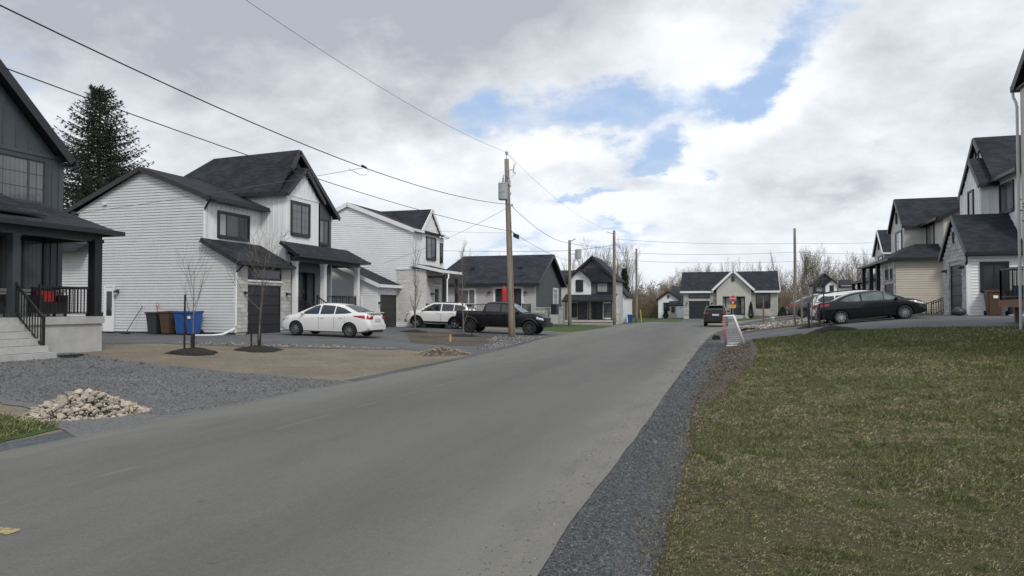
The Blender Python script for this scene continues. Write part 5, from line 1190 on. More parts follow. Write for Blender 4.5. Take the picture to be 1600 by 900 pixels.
    def side_y(x, z):
        p = [q for q in section(x)][1:-1]
        for (y0, z0), (y1, z1) in zip(p[:-1], p[1:]):
            if z0 <= z <= z1: return y0 + (y1 - y0) * (z - z0) / max(z1 - z0, 1e-6)
        return p[0][0] if z < p[0][1] else p[-1][0]
    def top_z(x, y):
        p = section(x)[7:]; y = abs(y)
        for (y0, z0), (y1, z1) in zip(p[:-1], p[1:]):
            if y1 <= y <= y0: return z0 + (z1 - z0) * (y0 - y) / max(y0 - y1, 1e-6)
        return p[0][1]
    def side_panel(pname, lo, hi, mtl, off=.007, cols=12, rows=3, parent=None, sides=(-1, 1)):
        for sg in sides:
            m = MB(); x0 = max(lo[0][0], hi[0][0]); x1 = min(lo[-1][0], hi[-1][0]); grid = []
            for i in range(cols + 1):
                x = x0 + (x1 - x0) * i / cols; a = lerp_tab(lo, x); b = max(lerp_tab(hi, x), a + .002); row = []
                for j in range(rows + 1):
                    z = a + (b - a) * j / rows; row.append((x, sg * (side_y(x, z) + off), z))
                grid.append(row)
            for i in range(cols):
                for j in range(rows): m.face([grid[i][j], grid[i + 1][j], grid[i + 1][j + 1], grid[i][j + 1]])
            me_ = m.mesh(pname, mtl, smooth=True, fix=False); bm = bmesh.new(); bm.from_mesh(me_); bmesh.ops.remove_doubles(bm, verts=bm.verts, dist=1e-5)
            for f in bm.faces:
                if f.normal.y * sg < 0: f.normal_flip()
            bm.to_mesh(me_); bm.free(); link(pname, me_, parent or body if pname != 'side_window' else t)
    def top_panel(pname, x0, x1, yfrac, mtl, off=.008, cols=8, rows=10, z_only=None):
        m = MB(); grid = []
        for i in range(cols + 1):
            x = x0 + (x1 - x0) * i / cols; p = section(x); 
            ym = p[9][0] * yfrac(i / cols) if len(p) > 9 else .5
            row = [(x, ym * (2 * j / rows - 1), top_z(x, ym * (2 * j / rows - 1)) + off) for j in range(rows + 1)]; grid.append(row)
        for i in range(cols):
            for j in range(rows): m.face([grid[i][j], grid[i + 1][j], grid[i + 1][j + 1], grid[i][j + 1]])
        me_ = m.mesh(pname, mtl, smooth=True, fix=False); bm = bmesh.new(); bm.from_mesh(me_); bmesh.ops.remove_doubles(bm, verts=bm.verts, dist=1e-5)
        for f in bm.faces:
            if f.normal.z < 0: f.normal_flip()
        bm.to_mesh(me_); bm.free(); link(pname, me_, t)
    for (lo, hi) in S['side_glass']: side_panel('side_window', lo, hi, S.get('glass', 'car_glass'), .006, 14, 4)
    (a, b) = S['windshield']; top_panel('windshield', a, b, lambda q: .97, 'car_glass')
    if S.get('rearglass'): (a, b) = S['rearglass']; top_panel('rear_window', a, b, lambda q: .93, 'car_glass')
    for (pn, lo, hi, mt_) in S.get('panels', []): side_panel(pn, lo, hi, mt_, .009, 8, 3)
    for x in S.get('seams', []):
        side_panel('door_seam', [(x, lerp_tab(bot, x) + .14), (x + .012, lerp_tab(bot, x) + .14)], [(x, lerp_tab(belt, x) - .01), (x + .012, lerp_tab(belt, x) - .01)], 'car_plastic', .003, 1, 6)
    for x, z in S.get('handles', []):
        for sg in (-1, 1):
            m = MB(); y = sg * (side_y(x, z) + .015); m.box(x - .09, x + .09, y - .014, y + .014, z - .016, z + .016); link('door_handle', m.mesh('door_handle', S.get('handle_mat', S['paint'])), t)
    for (pn, mt_, bx) in S.get('boxes', []):
        m = MB(); m.box(*bx); me_ = m.mesh(pn, mt_); bm = bmesh.new(); bm.from_mesh(me_); bmesh.ops.bevel(bm, geom=bm.edges[:], offset=min(.02, .3 * min(abs(bx[1] - bx[0]), abs(bx[3] - bx[2]), abs(bx[5] - bx[4]))), segments=2, affect='EDGES'); bm.to_mesh(me_); bm.free(); link(pn, me_, t)
    xm, zm = S['mirror']
    for sg in (-1, 1):
        m = MB(); y = side_y(xm, zm); m.lathe([(.02, 0), (.075, .03), (.09, .12), (.07, .2), (.02, .22)], 10, 'y', (0, 0, 0)); m.v = [(xm + vx * .8, sg * (y - .02 + vy), zm + .04 + vz * .85) for vx, vy, vz in m.v]
        link('wing_mirror', m.mesh('wing_mirror', S.get('mirror_mat', S['paint']), smooth=True), t)
    if S.get('flare'):
        for ax in (S['xr'], S['xf']):
            for sg in (-1, 1):
                m = MB(); k = 18; pts = []
                for i in range(k + 1):
                    an = math.pi * (-.06 + 1.12 * i / k); xx, zz = ax + math.cos(an) * (ar + .035), r * .98 + math.sin(an) * (ar + .035)
                    zz = max(zz, lerp_tab(bot, xx) + .02); pts.append((xx, sg * (side_y(xx, zz) + .004), zz))
                m.tube(pts, [.055] * len(pts), 6); link('wheel_arch', m.mesh('wheel_arch', 'car_plastic', smooth=True), t)
    m0, m1, m2 = make_wheel(r, S.get('tw', .21), S['rim'], S['spokes'])
    for ax in (S['xr'], S['xf']):
        for sg in (-1, 1):
            w = link('wheel', m0, t, (ax, sg * (W0 - S.get('tw', .21) / 2 - .012), r)); link('tyre', m1, w); link('rim', m2, w)
    return t
SEDAN = dict(W=1.76, R=.318, xr=-1.36, xf=1.34, paint='car_white', rim='alloy_mid', spokes=10, tumble=.42, arch=.375,
    top=[(-2.30, .62), (-2.28, .90), (-2.20, 1.02), (-1.95, 1.085), (-1.72, 1.12), (-1.10, 1.38), (-.55, 1.475), (-.05, 1.492), (.35, 1.45), (.85, 1.25), (1.30, 1.03), (1.75, .94), (2.08, .82), (2.26, .64), (2.31, .48)],
    belt=[(-2.3, .60), (-2.1, .93), (-1.5, 1.0), (-.5, .965), (.6, .935), (1.3, .90), (1.9, .80), (2.31, .44)],
    bottom=[(-2.3, .34), (-2.0, .24), (-1.7, .20), (1.7, .19), (2.0, .20), (2.31, .26)],
    side_glass=[([(-1.42, 1.08), (-1.15, 1.04), (-.62, 1.01)], [(-1.42, 1.10), (-1.05, 1.27), (-.62, 1.36)]), ([(-.56, 1.01), (.12, .985)], [(-.56, 1.37), (.12, 1.40)]), ([(.20, .985), (1.12, .97)], [(.20, 1.395), (.45, 1.34), (1.12, .985)])],
    windshield=(.48, 1.26), rearglass=(-1.74, -.98), seams=[-.60, .17, 1.16, -1.12], handles=[(-.92, .86), (-.02, .84)], mirror=(.98, .98),
    panels=[('tail_lamp', [(-2.26, .80), (-1.55, .93)], [(-2.26, .99), (-1.9, .98), (-1.55, .96)], 'lamp_red'), ('headlamp', [(1.72, .76), (2.20, .62)], [(1.72, .84), (2.0, .78), (2.20, .68)], 'lamp_clear')],
    boxes=[('spoiler', 'car_white', (-2.30, -2.05, -.62, .62, 1.085, 1.12)), ('licence_plate', 'plate', (-2.325, -2.30, -.26, .26, .72, .86)), ('rear_bumper', 'car_white', (-2.36, -2.20, -.68, .68, .34, .60)), ('diffuser', 'car_plastic', (-2.33, -2.1, -.5, .5, .24, .34)), ('tail_lamp', 'lamp_red', (-2.315, -2.27, .46, .66, .82, .96)), ('tail_lamp', 'lamp_red', (-2.315, -2.27, -.66, -.46, .82, .96)), ('grille', 'car_plastic', (2.2, 2.3, -.4, .4, .42, .58))])
SIDE = {}
cz = lambda x, y: hz(x, y) + .026
def on_slope(xa, ya, xb, yb): return math.atan2(hz(xb, yb) - hz(xa, ya), math.hypot(xb - xa, yb - ya))
wx, wy = -17.48, 29.15
build_car('parked_car', 'white compact sedan parked nose-in before the stone garage front of the white gabled house', 'car', SEDAN, (wx, wy, (cz(-18.9, wy) + cz(-16.1, wy)) / 2), R(180), on_slope(-16.1, wy, -18.9, wy))
import copy
BS = copy.deepcopy(SEDAN); BS.update(paint='car_black', rim='alloy', spokes=12, handle_mat='car_black')
BS['top'] = [(-2.30, .62), (-2.28, .92), (-2.18, 1.03), (-1.92, 1.08), (-1.66, 1.12), (-1.0, 1.36), (-.5, 1.44), (0, 1.455), (.42, 1.41), (.95, 1.20), (1.42, 1.00), (1.85, .90), (2.12, .78), (2.28, .62), (2.32, .46)]
BS['boxes'] = [(a, ('car_black' if b == 'car_white' else b), c) for a, b, c in BS['boxes']]
BS['panels'] = [('tail_lamp', [(-2.26, .84), (-1.80, .90)], [(-2.26, 1.0), (-1.80, .98)], 'lamp_red'), ('headlamp', [(1.78, .74), (2.20, .62)], [(1.78, .83), (2.20, .69)], 'lamp_clear'), ('window_chrome', [(-1.6, 1.115), (-1.2, 1.27)], [(-1.6, 1.13), (-1.2, 1.30)], 'alloy')]
BS['side_glass'] = [([(-1.30, 1.08), (-1.1, 1.03), (-.46, .99)], [(-1.30, 1.10), (-1.0, 1.25), (-.46, 1.345)]), ([(-.38, .99), (.52, .965)], [(-.38, 1.35), (.30, 1.35), (.52, 1.31)]), ([(.56, .965), (1.22, .955)], [(.56, 1.29), (1.22, .97)])]
BS['glass'] = 'car_glass_clear'; BS['seams'] = [-.42, .54, 1.2, -1.1]; BS['windshield'] = (.55, 1.36); BS['rearglass'] = (-1.68, -.92); BS['mirror'] = (1.05, .97); BS['handles'] = [(-.85, .85), (.2, .84)]
by = 35.9
build_car('parked_car', 'black sedan with silver wheels parked on the right driveway before the beige house', 'car', BS, (5.92, by, (cz(4.66, by - .8) + cz(7.18, by - .8)) / 2 - .02), 0, on_slope(4.66, by, 7.18, by)).scale = (.95, .95, .95)
SUV = dict(W=1.84, R=.345, xr=-1.36, xf=1.32, paint='car_white', rim='alloy', spokes=5, tumble=.30, arch=.41, flare=True,
    top=[(-2.28, .66), (-2.25, 1.05), (-2.12, 1.40), (-1.95, 1.60), (-1.5, 1.665), (-.8, 1.70), (-.1, 1.70), (.35, 1.63), (.85, 1.38), (1.18, 1.17), (1.7, 1.10), (2.08, 1.00), (2.22, .78), (2.27, .55)],
    belt=[(-2.28, .62), (-2.2, 1.0), (-1.5, 1.12), (-.5, 1.08), (1.1, 1.04), (1.9, .94), (2.27, .5)],
    bottom=[(-2.28, .42), (-1.9, .26), (1.8, .25), (2.27, .36)],
    side_glass=[([(-2.0, 1.30), (-1.72, 1.16), (-1.28, 1.13)], [(-2.0, 1.35), (-1.8, 1.50), (-1.28, 1.555)]), ([(-1.22, 1.13), (-.42, 1.11)], [(-1.22, 1.56), (-.42, 1.58)]), ([(-.34, 1.11), (.98, 1.08)], [(-.34, 1.58), (.25, 1.54), (.98, 1.12)])],
    windshield=(.42, 1.14), rearglass=(-2.17, -2.0), seams=[-1.24, -.38, 1.02], handles=[(-1.05, 1.0), (-.2, .98)], mirror=(.86, 1.14),
    panels=[('tail_lamp', [(-2.24, .96), (-1.9, 1.02)], [(-2.24, 1.12), (-1.9, 1.09)], 'lamp_red'), ('headlamp', [(1.75, .86), (2.2, .74)], [(1.75, .96), (2.2, .86)], 'lamp_clear'), ('lower_cladding', [(-.95, .27), (.9, .27)], [(-.95, .44), (.9, .44)], 'car_plastic')],
    boxes=[('licence_plate', 'plate', (-2.31, -2.28, -.26, .26, .84, .98)), ('rear_bumper', 'car_plastic', (-2.34, -2.2, -.76, .76, .38, .60)), ('tail_lamp', 'lamp_red', (-2.30, -2.24, .52, .76, .96, 1.1)), ('tail_lamp', 'lamp_red', (-2.30, -2.24, -.76, -.52, .96, 1.1)), ('rear_spoiler', 'car_white', (-2.22, -1.9, -.58, .58, 1.60, 1.65)), ('grille', 'car_plastic', (2.17, 2.27, -.5, .5, .55, .8)), ('front_bumper', 'car_plastic', (2.12, 2.28, -.66, .66, .34, .52)), ('roof_rail', 'car_plastic', (-1.5, .1, .60, .64, 1.66, 1.70)), ('roof_rail', 'car_plastic', (-1.5, .1, -.64, -.60, 1.66, 1.70))])
build_car('parked_car', 'white sport utility vehicle with black wheel arches behind the dark pickup', 'suv', SUV, (-17.45, 41.85, cz(-17.4, 41.85)), R(180), on_slope(-15.6, 41.85, -18.2, 41.85)).scale = (.95, .95, .95)
WH2 = copy.deepcopy(SUV); WH2['top'] = [(a, b * .965) for a, b in SUV['top']]; WH2['panels'][0] = ('tail_lamp', [(-2.24, .86), (-1.86, .94)], [(-2.24, 1.12), (-1.86, 1.08)], 'lamp_red'); WH2['flare'] = False
build_car('parked_car', 'white crossover parked behind the black sedan, only its roof and tail showing', 'suv', WH2, (6.05, 38.5, cz(6.0, 38) - .22), 0, on_slope(4.7, 37, 7.4, 37))
BK = copy.deepcopy(SUV); BK.update(paint='car_black', flare=False, W=1.86); BK['boxes'] = [(a, ('car_black' if b == 'car_white' else b), c) for a, b, c in BK['boxes']] + [('exhaust', 'alloy', (-2.36, -2.2, -.6, -.45, .34, .40))]
build_car('parked_car', 'black sport utility vehicle seen from behind at the right side of the road', 'suv', BK, (-1.30, 60.9, .036), R(90), 0)
GR = copy.deepcopy(SEDAN); GR['paint'] = 'car_grey'; GR['rim'] = 'alloy_dark'; GR['boxes'] = [(a, ('car_grey' if b == 'car_white' else b), c) for a, b, c in GR['boxes']]
build_car('parked_car', 'grey sedan half hidden behind the tail of the white crossover', 'car', GR, (6.0, 54.0, cz(6.0, 54.0)), 0, on_slope(4.7, 54, 7.4, 54))
TRK = dict(W=1.92, R=.40, xr=-1.78, xf=1.80, paint='car_truck', rim='alloy_dark', spokes=6, tumble=.22, arch=.47, flare=True, tw=.26, tmax=.16, bed=(-2.58, -1.02, .85),
    top=[(-2.68, 1.0), (-2.66, 1.20), (-2.5, 1.22), (-1.10, 1.20), (-1.02, 1.24), (-.92, 1.60), (-.80, 1.76), (-.35, 1.82), (.25, 1.82), (.62, 1.74), (1.05, 1.44), (1.38, 1.26), (1.9, 1.22), (2.4, 1.14), (2.58, 1.0), (2.66, .70)],
    belt=[(-2.68, .96), (-2.5, 1.17), (-1.1, 1.16), (0, 1.20), (1.3, 1.16), (2.2, 1.06), (2.66, .66)],
    bottom=[(-2.68, .56), (-2.3, .50), (-1.0, .42), (1.0, .42), (2.0, .44), (2.66, .52)], plan=[(-2.68, .93), (-2.5, .97), (-2.0, .98), (1.6, .99), (2.2, .97), (2.5, .90), (2.66, .78)],
    side_glass=[([(-.82, 1.27), (.05, 1.25)], [(-.82, 1.63), (-.6, 1.68), (.05, 1.70)]), ([(.13, 1.25), (1.2, 1.22)], [(.13, 1.70), (.55, 1.64), (1.2, 1.26)])],
    windshield=(.68, 1.34), rearglass=None, seams=[-.90, .09, 1.22], handles=[(-.68, 1.10), (.3, 1.10)], mirror=(1.08, 1.25), mirror_mat='car_plastic',
    panels=[('tail_lamp', [(-2.66, .92), (-2.62, .92)], [(-2.66, 1.10), (-2.62, 1.10)], 'lamp_red'), ('headlamp', [(2.22, .92), (2.60, .84)], [(2.22, 1.02), (2.60, .96)], 'lamp_clear')],
    boxes=[('rear_bumper', 'car_plastic', (-2.80, -2.62, -.86, .86, .52, .70)), ('front_bumper', 'car_plastic', (2.5, 2.76, -.80, .80, .46, .70)), ('grille', 'car_plastic', (2.56, 2.68, -.6, .6, .72, .98)), ('bed_rail', 'car_plastic', (-2.62, -1.0, .76, .86, 1.20, 1.235)), ('bed_rail', 'car_plastic', (-2.62, -1.0, -.86, -.76, 1.20, 1.235)), ('running_board', 'car_plastic', (-1.1, 1.1, .78, .94, .36, .42)), ('running_board', 'car_plastic', (-1.1, 1.1, -.94, -.78, .36, .42)), ('roof_rail', 'car_plastic', (-.6, .4, .5, .54, 1.80, 1.85)), ('bed_cover', 'car_plastic', (-2.58, -1.05, -.78, .78, 1.12, 1.17))])
build_car('parked_pickup', 'dark charcoal pickup truck parked nose towards the road beside the leaning wooden pole', 'pickup truck', TRK, (-12.30, 38.6, (cz(-13.9, 38.6) + cz(-10.3, 38.6)) / 2 + .0), 0, on_slope(-13.9, 38.6, -10.3, 38.6)).scale = (.96, .96, .96)

# ------------------------------------------------------------------ small yard things
def bin_(x, y, material, label, rz=0, lid=None, sticker=False, k=1.0, zoff=.03):
    t = empty('wheelie_bin', (x, y, hz(x, y) + zoff), rz, label, 'wheelie bin', None); t.scale = (k, k, k)
    mb = MB(); n = 9
    prof = [(0.04, .22, .20), (.5, .25, .24), (.92, .285, .285), (.98, .30, .30), (1.0, .30, .30)]
    rings = []
    for z, a, b in prof:
        rings.append(len(mb.v)); c = .04
        mb.v += [(-a + c, -b, z), (a - c, -b, z), (a, -b + c, z), (a, b - c, z), (a - c, b, z), (-a + c, b, z), (-a, b - c, z), (-a, -b + c, z)]
    for i in range(len(prof) - 1):
        for q in range(8): mb.f.append((rings[i] + q, rings[i] + (q + 1) % 8, rings[i + 1] + (q + 1) % 8, rings[i + 1] + q)); mb.m.append(0)
    mb.f.append(tuple(rings[0] + q for q in reversed(range(8)))); mb.m.append(0); mb.f.append(tuple(rings[-1] + q for q in range(8))); mb.m.append(0)
    link('body', mb.mesh('body', material), t)
    mb = MB(); mb.slab([(-.31, -.33, 1.04), (.31, -.33, 1.04), (.31, .30, 1.08), (-.31, .30, 1.08)], .05); mb.box(-.25, .25, .30, .36, .98, 1.06); link('lid', mb.mesh('lid', lid or material), t)
    for s_x in (-.24, .24):
        mb = MB(); mb.lathe([(.02, -.03), (.10, -.03), (.10, .03), (.02, .03)], 14, 'x', (s_x, .26, .10)); link('wheel', mb.mesh('wheel', 'rubber'), t)
    if sticker:
        mb = MB(); mb.box(-.09, .09, -.292, -.285, .72, .84); link('sticker', mb.mesh('sticker', 'sign_white'), t)
    return t
by0 = 27.35
bin_(-25.75, by0, 'bin_grey', 'charcoal grey wheelie bin, leftmost of the row against the white siding wall', .05, k=.96)
bin_(-24.98, by0, 'bin_brown', 'brown wheelie bin between the charcoal and blue bins at the white siding wall', -.04)
bin_(-24.15, by0, 'bin_blue', 'blue wheelie bin next to the brown one, partly hidden behind the sapling stake', .03)
bin_(-23.50, by0 - .05, 'bin_blue', 'rightmost blue wheelie bin with a white sticker at the white siding wall', -.03, sticker=True)
t = empty('snow_shovel', (-25.95, 27.72, hz(-28, 27.8) + .03), 0, 'shovel with red D-shaped handle rising behind the charcoal bin', 'shovel')
mb = MB(); mb.tube([(0, 0, .3), (0, .02, 1.28)], .015, 6); link('shaft', mb.mesh('shaft', 'deck_wood'), t)
mb = MB(); mb.tube([(-.02, .02, 1.26), (-.08, .02, 1.36), (-.08, .02, 1.44), (.08, .02, 1.44), (.08, .02, 1.36), (.02, .02, 1.26)], .018, 6); link('handle', mb.mesh('handle', 'red_paint'), t)
mb = MB(); mb.box(-.2, .2, -.01, .02, 0, .36); link('blade', mb.mesh('blade', 'bin_grey'), t)
t = empty('garden_tool', (-27.1, 27.25, hz(-29.7, 27.3) + .02), 0, 'thin dark long-handled tool leaning against the white wall left of the bins', 'garden tool')
mb = MB(); mb.tube([(-.1, -.1, .05), (.22, .55, 1.3)], .018, 6); link('handle', mb.mesh('handle', 'rail'), t)
mb = MB(); mb.box(-.28, .05, -.22, .02, 0, .07); link('head', mb.mesh('head', 'rail'), t)
bin_(-13.1, 83.6, 'bin_blue', 'blue bin farther left of the two by the distant white house end', 0, zoff=-.1); bin_(-11.3, 83.4, 'bin_blue', 'blue bin farther right of the two by the distant white house end', .1, zoff=-.1)
bin_(11.05, 36.9, 'bin_brown', 'brown wheelie bin with small white label against the white wall of the stone garage house', 0, sticker=True, k=1.05)
bin_(11.85, 36.75, 'bin_grey', 'dark grey wheelie bin right of the brown one, beside the raised deck', 0, k=1.05)

# small soccer goal
def goal():

    t = empty('soccer_goal', (-.27, 28.55, hz(-.2, 28.6) + .02), R(-1), 'small white soccer goal with red front posts at the right road edge', 'soccer goal')
    t.scale = (.92, 1, .93)
    Y0, Y1 = -.05, 1.75; FB, FT, BT, BB = (0, 0), (-.10, 1.22), (.30, 1.24), (.74, .04)
    P3 = lambda p, y: (p[0], y, p[1])
    for y in (Y0, Y1):
        mb = MB(); mb.tube([P3(FB, y), P3(FT, y)], .022, 10); link('front_post', mb.mesh('front_post', 'red_paint', smooth=True), t)
        mb = MB(); mb.tube([(FT[0], y, FT[1]), P3(BT, y), P3(BB, y)], .038, 10); link('side_frame', mb.mesh('side_frame', 'white_trim', smooth=True), t)
        mb = MB(); mb.tube([(FB[0] + .02, y, .03), (BB[0], y, .035)], .042, 10); link('base_bar', mb.mesh('base_bar', 'white_trim', smooth=True), t)
    mb = MB(); mb.tube([P3(FT, Y0), P3(FT, Y1)], .027, 10); link('crossbar', mb.mesh('crossbar', 'red_paint', smooth=True), t)
    mb = MB(); mb.tube([P3(BB, Y0), P3(BB, Y1)], .05, 10); link('rear_bar', mb.mesh('rear_bar', 'white_trim', smooth=True), t)
    mb = MB(); mb.tube([P3(BT, Y0), P3(BT, Y1)], .036, 10); link('top_rear_bar', mb.mesh('top_rear_bar', 'white_trim', smooth=True), t)
    net = MB(); g = .10; w = .006
    def quadnet(a, b, c, d):   # a-b bottom, d-c top
        a, b, c, d = map(Vector, (a, b, c, d)); nu = int((b - a).length / g) + 2; nv = int((d - a).length / g) + 1
        for i in range(nu + 1): net.bar(a.lerp(b, i / nu), d.lerp(c, i / nu), w, w)
        for j in range(nv + 1): net.bar(a.lerp(d, j / nv), b.lerp(c, j / nv), w, w)
    for y in (Y0, Y1): quadnet((FB[0], y, .03), (BB[0], y, .04), (BT[0], y, BT[1]), (FT[0], y, FT[1]))
    quadnet((BB[0], Y0, .04), (BB[0], Y1, .04), (BT[0], Y1, BT[1]), (BT[0], Y0, BT[1])); quadnet((FT[0], Y0, 1.22), (FT[0], Y1, 1.22), (BT[0], Y1, 1.24), (BT[0], Y0, 1.24))
    o = link('net', net.mesh('net', 'net'), t); o['kind'] = 'stuff'
goal()
t = empty('black_block', (-.78, 36.2, .02), .2, 'small black rubber block lying by the road edge left of the goal', 'rubber block')
mb = MB(); mb.box(-.16, .16, -.2, .2, 0, .14); mb.box(-.12, .12, -.15, .15, .14, .2); link('block', mb.mesh('block', 'rubber'), t)

# stop sign
t = empty('stop_sign', (.0, 79.5, hz(0, 79.5)), 0, 'red octagonal stop sign over an orange-yellow plate, before the cream end house', 'road sign')
mb = MB(); mb.tube([(0, 0, -.2), (0, 0, 2.75)], .035, 8); link('post', mb.mesh('post', 'galv'), t)
mb = MB(); oc = [(.34 * math.cos(R(22.5 + 45 * k)), -.05, 2.40 + .34 * math.sin(R(22.5 + 45 * k))) for k in range(8)]; mb.slab(oc, .012, d=(0, 1, 0)); pn = link('sign_face', mb.mesh('sign_face', 'sign_red'), t)
mb = MB(); oc2 = [(.36 * math.cos(R(22.5 + 45 * k)), -.045, 2.40 + .36 * math.sin(R(22.5 + 45 * k))) for k in range(8)]; mb.slab(oc2, .012, d=(0, 1, 0)); link('sign_border', mb.mesh('sign_border', 'sign_white'), t)
cu = bpy.data.curves.new('lettering', 'FONT'); cu.body = 'ARRÊT'; cu.size = .21; cu.extrude = .002; cu.align_x = 'CENTER'; cu.align_y = 'CENTER'
to = bpy.data.objects.new('tmp', cu); col.objects.link(to); lm = bpy.data.meshes.new_from_object(to.evaluated_get(bpy.context.evaluated_depsgraph_get())); bpy.data.objects.remove(to); lm.materials.clear(); lm.materials.append(MT['sign_white'])
link('lettering', lm, pn, (0, -.054, 2.40), (R(90), 0, 0))
mb = MB(); mb.box(-.10, .10, -.05, -.04, 1.92, 2.03); link('tab_plate', mb.mesh('tab_plate', 'sign_white'), t); mb = MB(); mb.box(-.16, .16, -.05, -.038, 1.78, 1.90); link('tab_plate', mb.mesh('tab_plate', 'sign_red'), t)
mb = MB(); mb.box(-.30, .30, -.05, -.038, 1.40, 1.76); link('warning_plate', mb.mesh('warning_plate', 'sign_yellow'), t)
mb = MB(); mb.bar((-.16, -.053, 1.5), (.16, -.053, 1.66), .03, .004, up=(0, 1, 0)); mb.bar((-.16, -.053, 1.66), (.0, -.053, 1.58), .03, .004, up=(0, 1, 0)); link('warning_symbol', mb.mesh('warning_symbol', 'black_trim'), t)

# raised deck at the right
t = empty('raised_deck', (8.52, 25.4, hz(8, 26)), 0, 'raised reddish wood deck with black railing at the right edge beside the bins', 'deck')
zd = 1.82 - hz(8, 26)
for i in range(10):
    mb = MB(); mb.box(0, 4, .02 + i * .25, .25 + i * .25, zd - .03, zd); link('deck_board', mb.mesh('deck_board', 'deck_wood'), t)
mb = MB(); mb.box(-.03, 0, 0, 2.5, zd - .24, zd - .005); mb.box(-.03, 4, -.04, 0, zd - .24, zd - .005); link('fascia_board', mb.mesh('fascia_board', 'deck_wood'), t)
for (x, y) in ((.45, .1), (.45, 2.3), (3, .1)):
    mb = MB(); mb.box(x - .06, x + .06, y, y + .12, -.4, zd - .03); link('deck_post', mb.mesh('deck_post', 'wood_pole_grey'), t)
mb = MB(); mb.bar((.05, .06, zd - .22), (.45, .06, zd - 1.0), .09, .09); link('brace', mb.mesh('brace', 'deck_wood'), t)
mb = MB()
def rail_run(a, b):
    a = Vector(a); b = Vector(b); n = int((b - a).length / .11); up = Vector((0, 0, 1))
    mb.bar(a + up * 1.0, b + up * 1.0, .05, .05); mb.bar(a + up * .1, b + up * .1, .04, .04)
    for i in range(n + 1):
        p = a.lerp(b, i / n); w_ = .06 if i in (0, n) else .02; mb.bar(p + up * .0, p + up * 1.0, w_, w_)
rail_run((.03, .05, zd), (.03, 2.4, zd)); rail_run((.03, .05, zd), (3.9, .05, zd)); rail_run((.03, 2.4, zd), (3.9, 2.4, zd))
link('railing', mb.mesh('railing', 'rail'), t)
t = empty('storage_tote', (9.0, 26.9, 1.82), .2, 'dark blue plastic tote standing on the raised deck behind its railing', 'storage tote')
mb = MB(); mb.slab([(-.3, -.22, 0.4), (.3, -.22, .4), (.3, .22, .4), (-.3, .22, .4)], .4); link('body', mb.mesh('body', 'bin_blue'), t); mb = MB(); mb.box(-.33, .33, -.25, .25, .4, .45); link('lid', mb.mesh('lid', 'bin_grey'), t)

# ------------------------------------------------------------------ poles and wires
def pole(x, y, zt, lean, label, r0=.165, r1=.115, material='wood_pole', extras=None, name='utility_pole'):
    z0 = hz(x, y); t = empty(name, (x, y, z0), 0, label, 'utility pole', None)
    mb = MB(); n = 8; H_ = zt - z0
    mb.tube([(lean * (i / n), 0, -.5 * (i == 0) + H_ * i / n) for i in range(n + 1)], [r0 + (r1 - r0) * i / n for i in range(n + 1)], 14)
    link('shaft', mb.mesh('shaft', material, smooth=True), t)
    return t
PX, PYY = -10.60, 34.7; ZT = 9.05
p1 = pole(PX, PYY, ZT, -.28, 'leaning wooden utility pole with grey transformer in front of the dark pickup')
def L_at(z): return -.28 * (z - .05) / (ZT - .05)
mb = MB(); mb.tube([(0, 0, 8.98), (0, 0, 9.28)], .018, 6); mb.lathe([(.02, 9.22), (.075, 9.24), (.06, 9.30), (.09, 9.33), (.05, 9.40), (.02, 9.42)], 10); mb.v = [(x + L_at(9), y, z) for x, y, z in mb.v]; link('insulator', mb.mesh('insulator', 'transformer'), p1)
mb = MB(); mb.lathe([(.02, 6.92), (.23, 6.93), (.25, 6.97), (.25, 7.70), (.26, 7.74), (.24, 7.78), (.02, 7.84)], 18, 'z', (-.42, -.12, 0)); tr = link('transformer', mb.mesh('transformer', 'transformer', smooth=False), p1)
mb = MB(); mb.lathe([(.05, 7.8), (.07, 7.9), (.04, 7.95), (.06, 8.02), (.03, 8.06), (.02, 8.18)], 10, 'z', (-.42, -.12, 0)); link('bushing', mb.mesh('bushing', 'transformer'), tr)
for bx in ((-.56, -.30, -.38, -.34, 7.3, 7.42), (-.2, -.05, -.06, .06, 7.2, 7.3), (-.2, -.05, -.06, .06, 7.6, 7.66)):
    mb = MB(); mb.box(*bx); link('bracket', mb.mesh('bracket', 'galv'), tr)
mb = MB(); mb.lathe([(.03, 7.9), (.05, 8.0), (.03, 8.1)], 8, 'z', (.12 + L_at(8), -.1, 0)); mb.box(.08 + L_at(8), .2 + L_at(8), -.14, -.06, 7.7, 7.92); link('arrester', mb.mesh('arrester', 'transformer'), p1)
mb = MB(); xo = L_at(8.3); mb.bar((xo, -.1, 8.42), (xo + .42, -.15, 8.42), .03, .03); mb.tube([(xo + .52, -.15, 8.72), (xo + .42, -.15, 8.68), (xo + .38, -.15, 8.28), (xo + .50, -.15, 8.24)], .03, 8); link('cutout_switch', mb.mesh('cutout_switch', 'galv'), p1)
mb = MB(); mb.tube([(xo + .50, -.15, 8.72), (xo + .2, -.1, 9.05), (xo - .02, -.02, 9.3)], .008, 5); mb.tube([(xo + .48, -.15, 8.22), (xo + .2, -.16, 8.0), (-.42, -.12, 8.2)], .008, 5); link('jumper_wire', mb.mesh('jumper_wire', 'wire_grey'), p1)
mb = MB(); mb.tube([(.19 + L_at(1) * .0, -.06, -.2), (.15 + L_at(4), -.06, 4.0), (.13 + L_at(6.4), -.06, 6.6)], .028, 8); link('conduit', mb.mesh('conduit', 'wood_pole_grey'), p1)
mb = MB(); xo = L_at(5.4); mb.box(xo + .26, xo + .52, -.1, .1, 5.05, 5.27); mb.v = [(x, y, z - (x - xo - .26) * .45) for x, y, z in mb.v]; link('splice_box', mb.mesh('splice_box', 'wire'), p1)
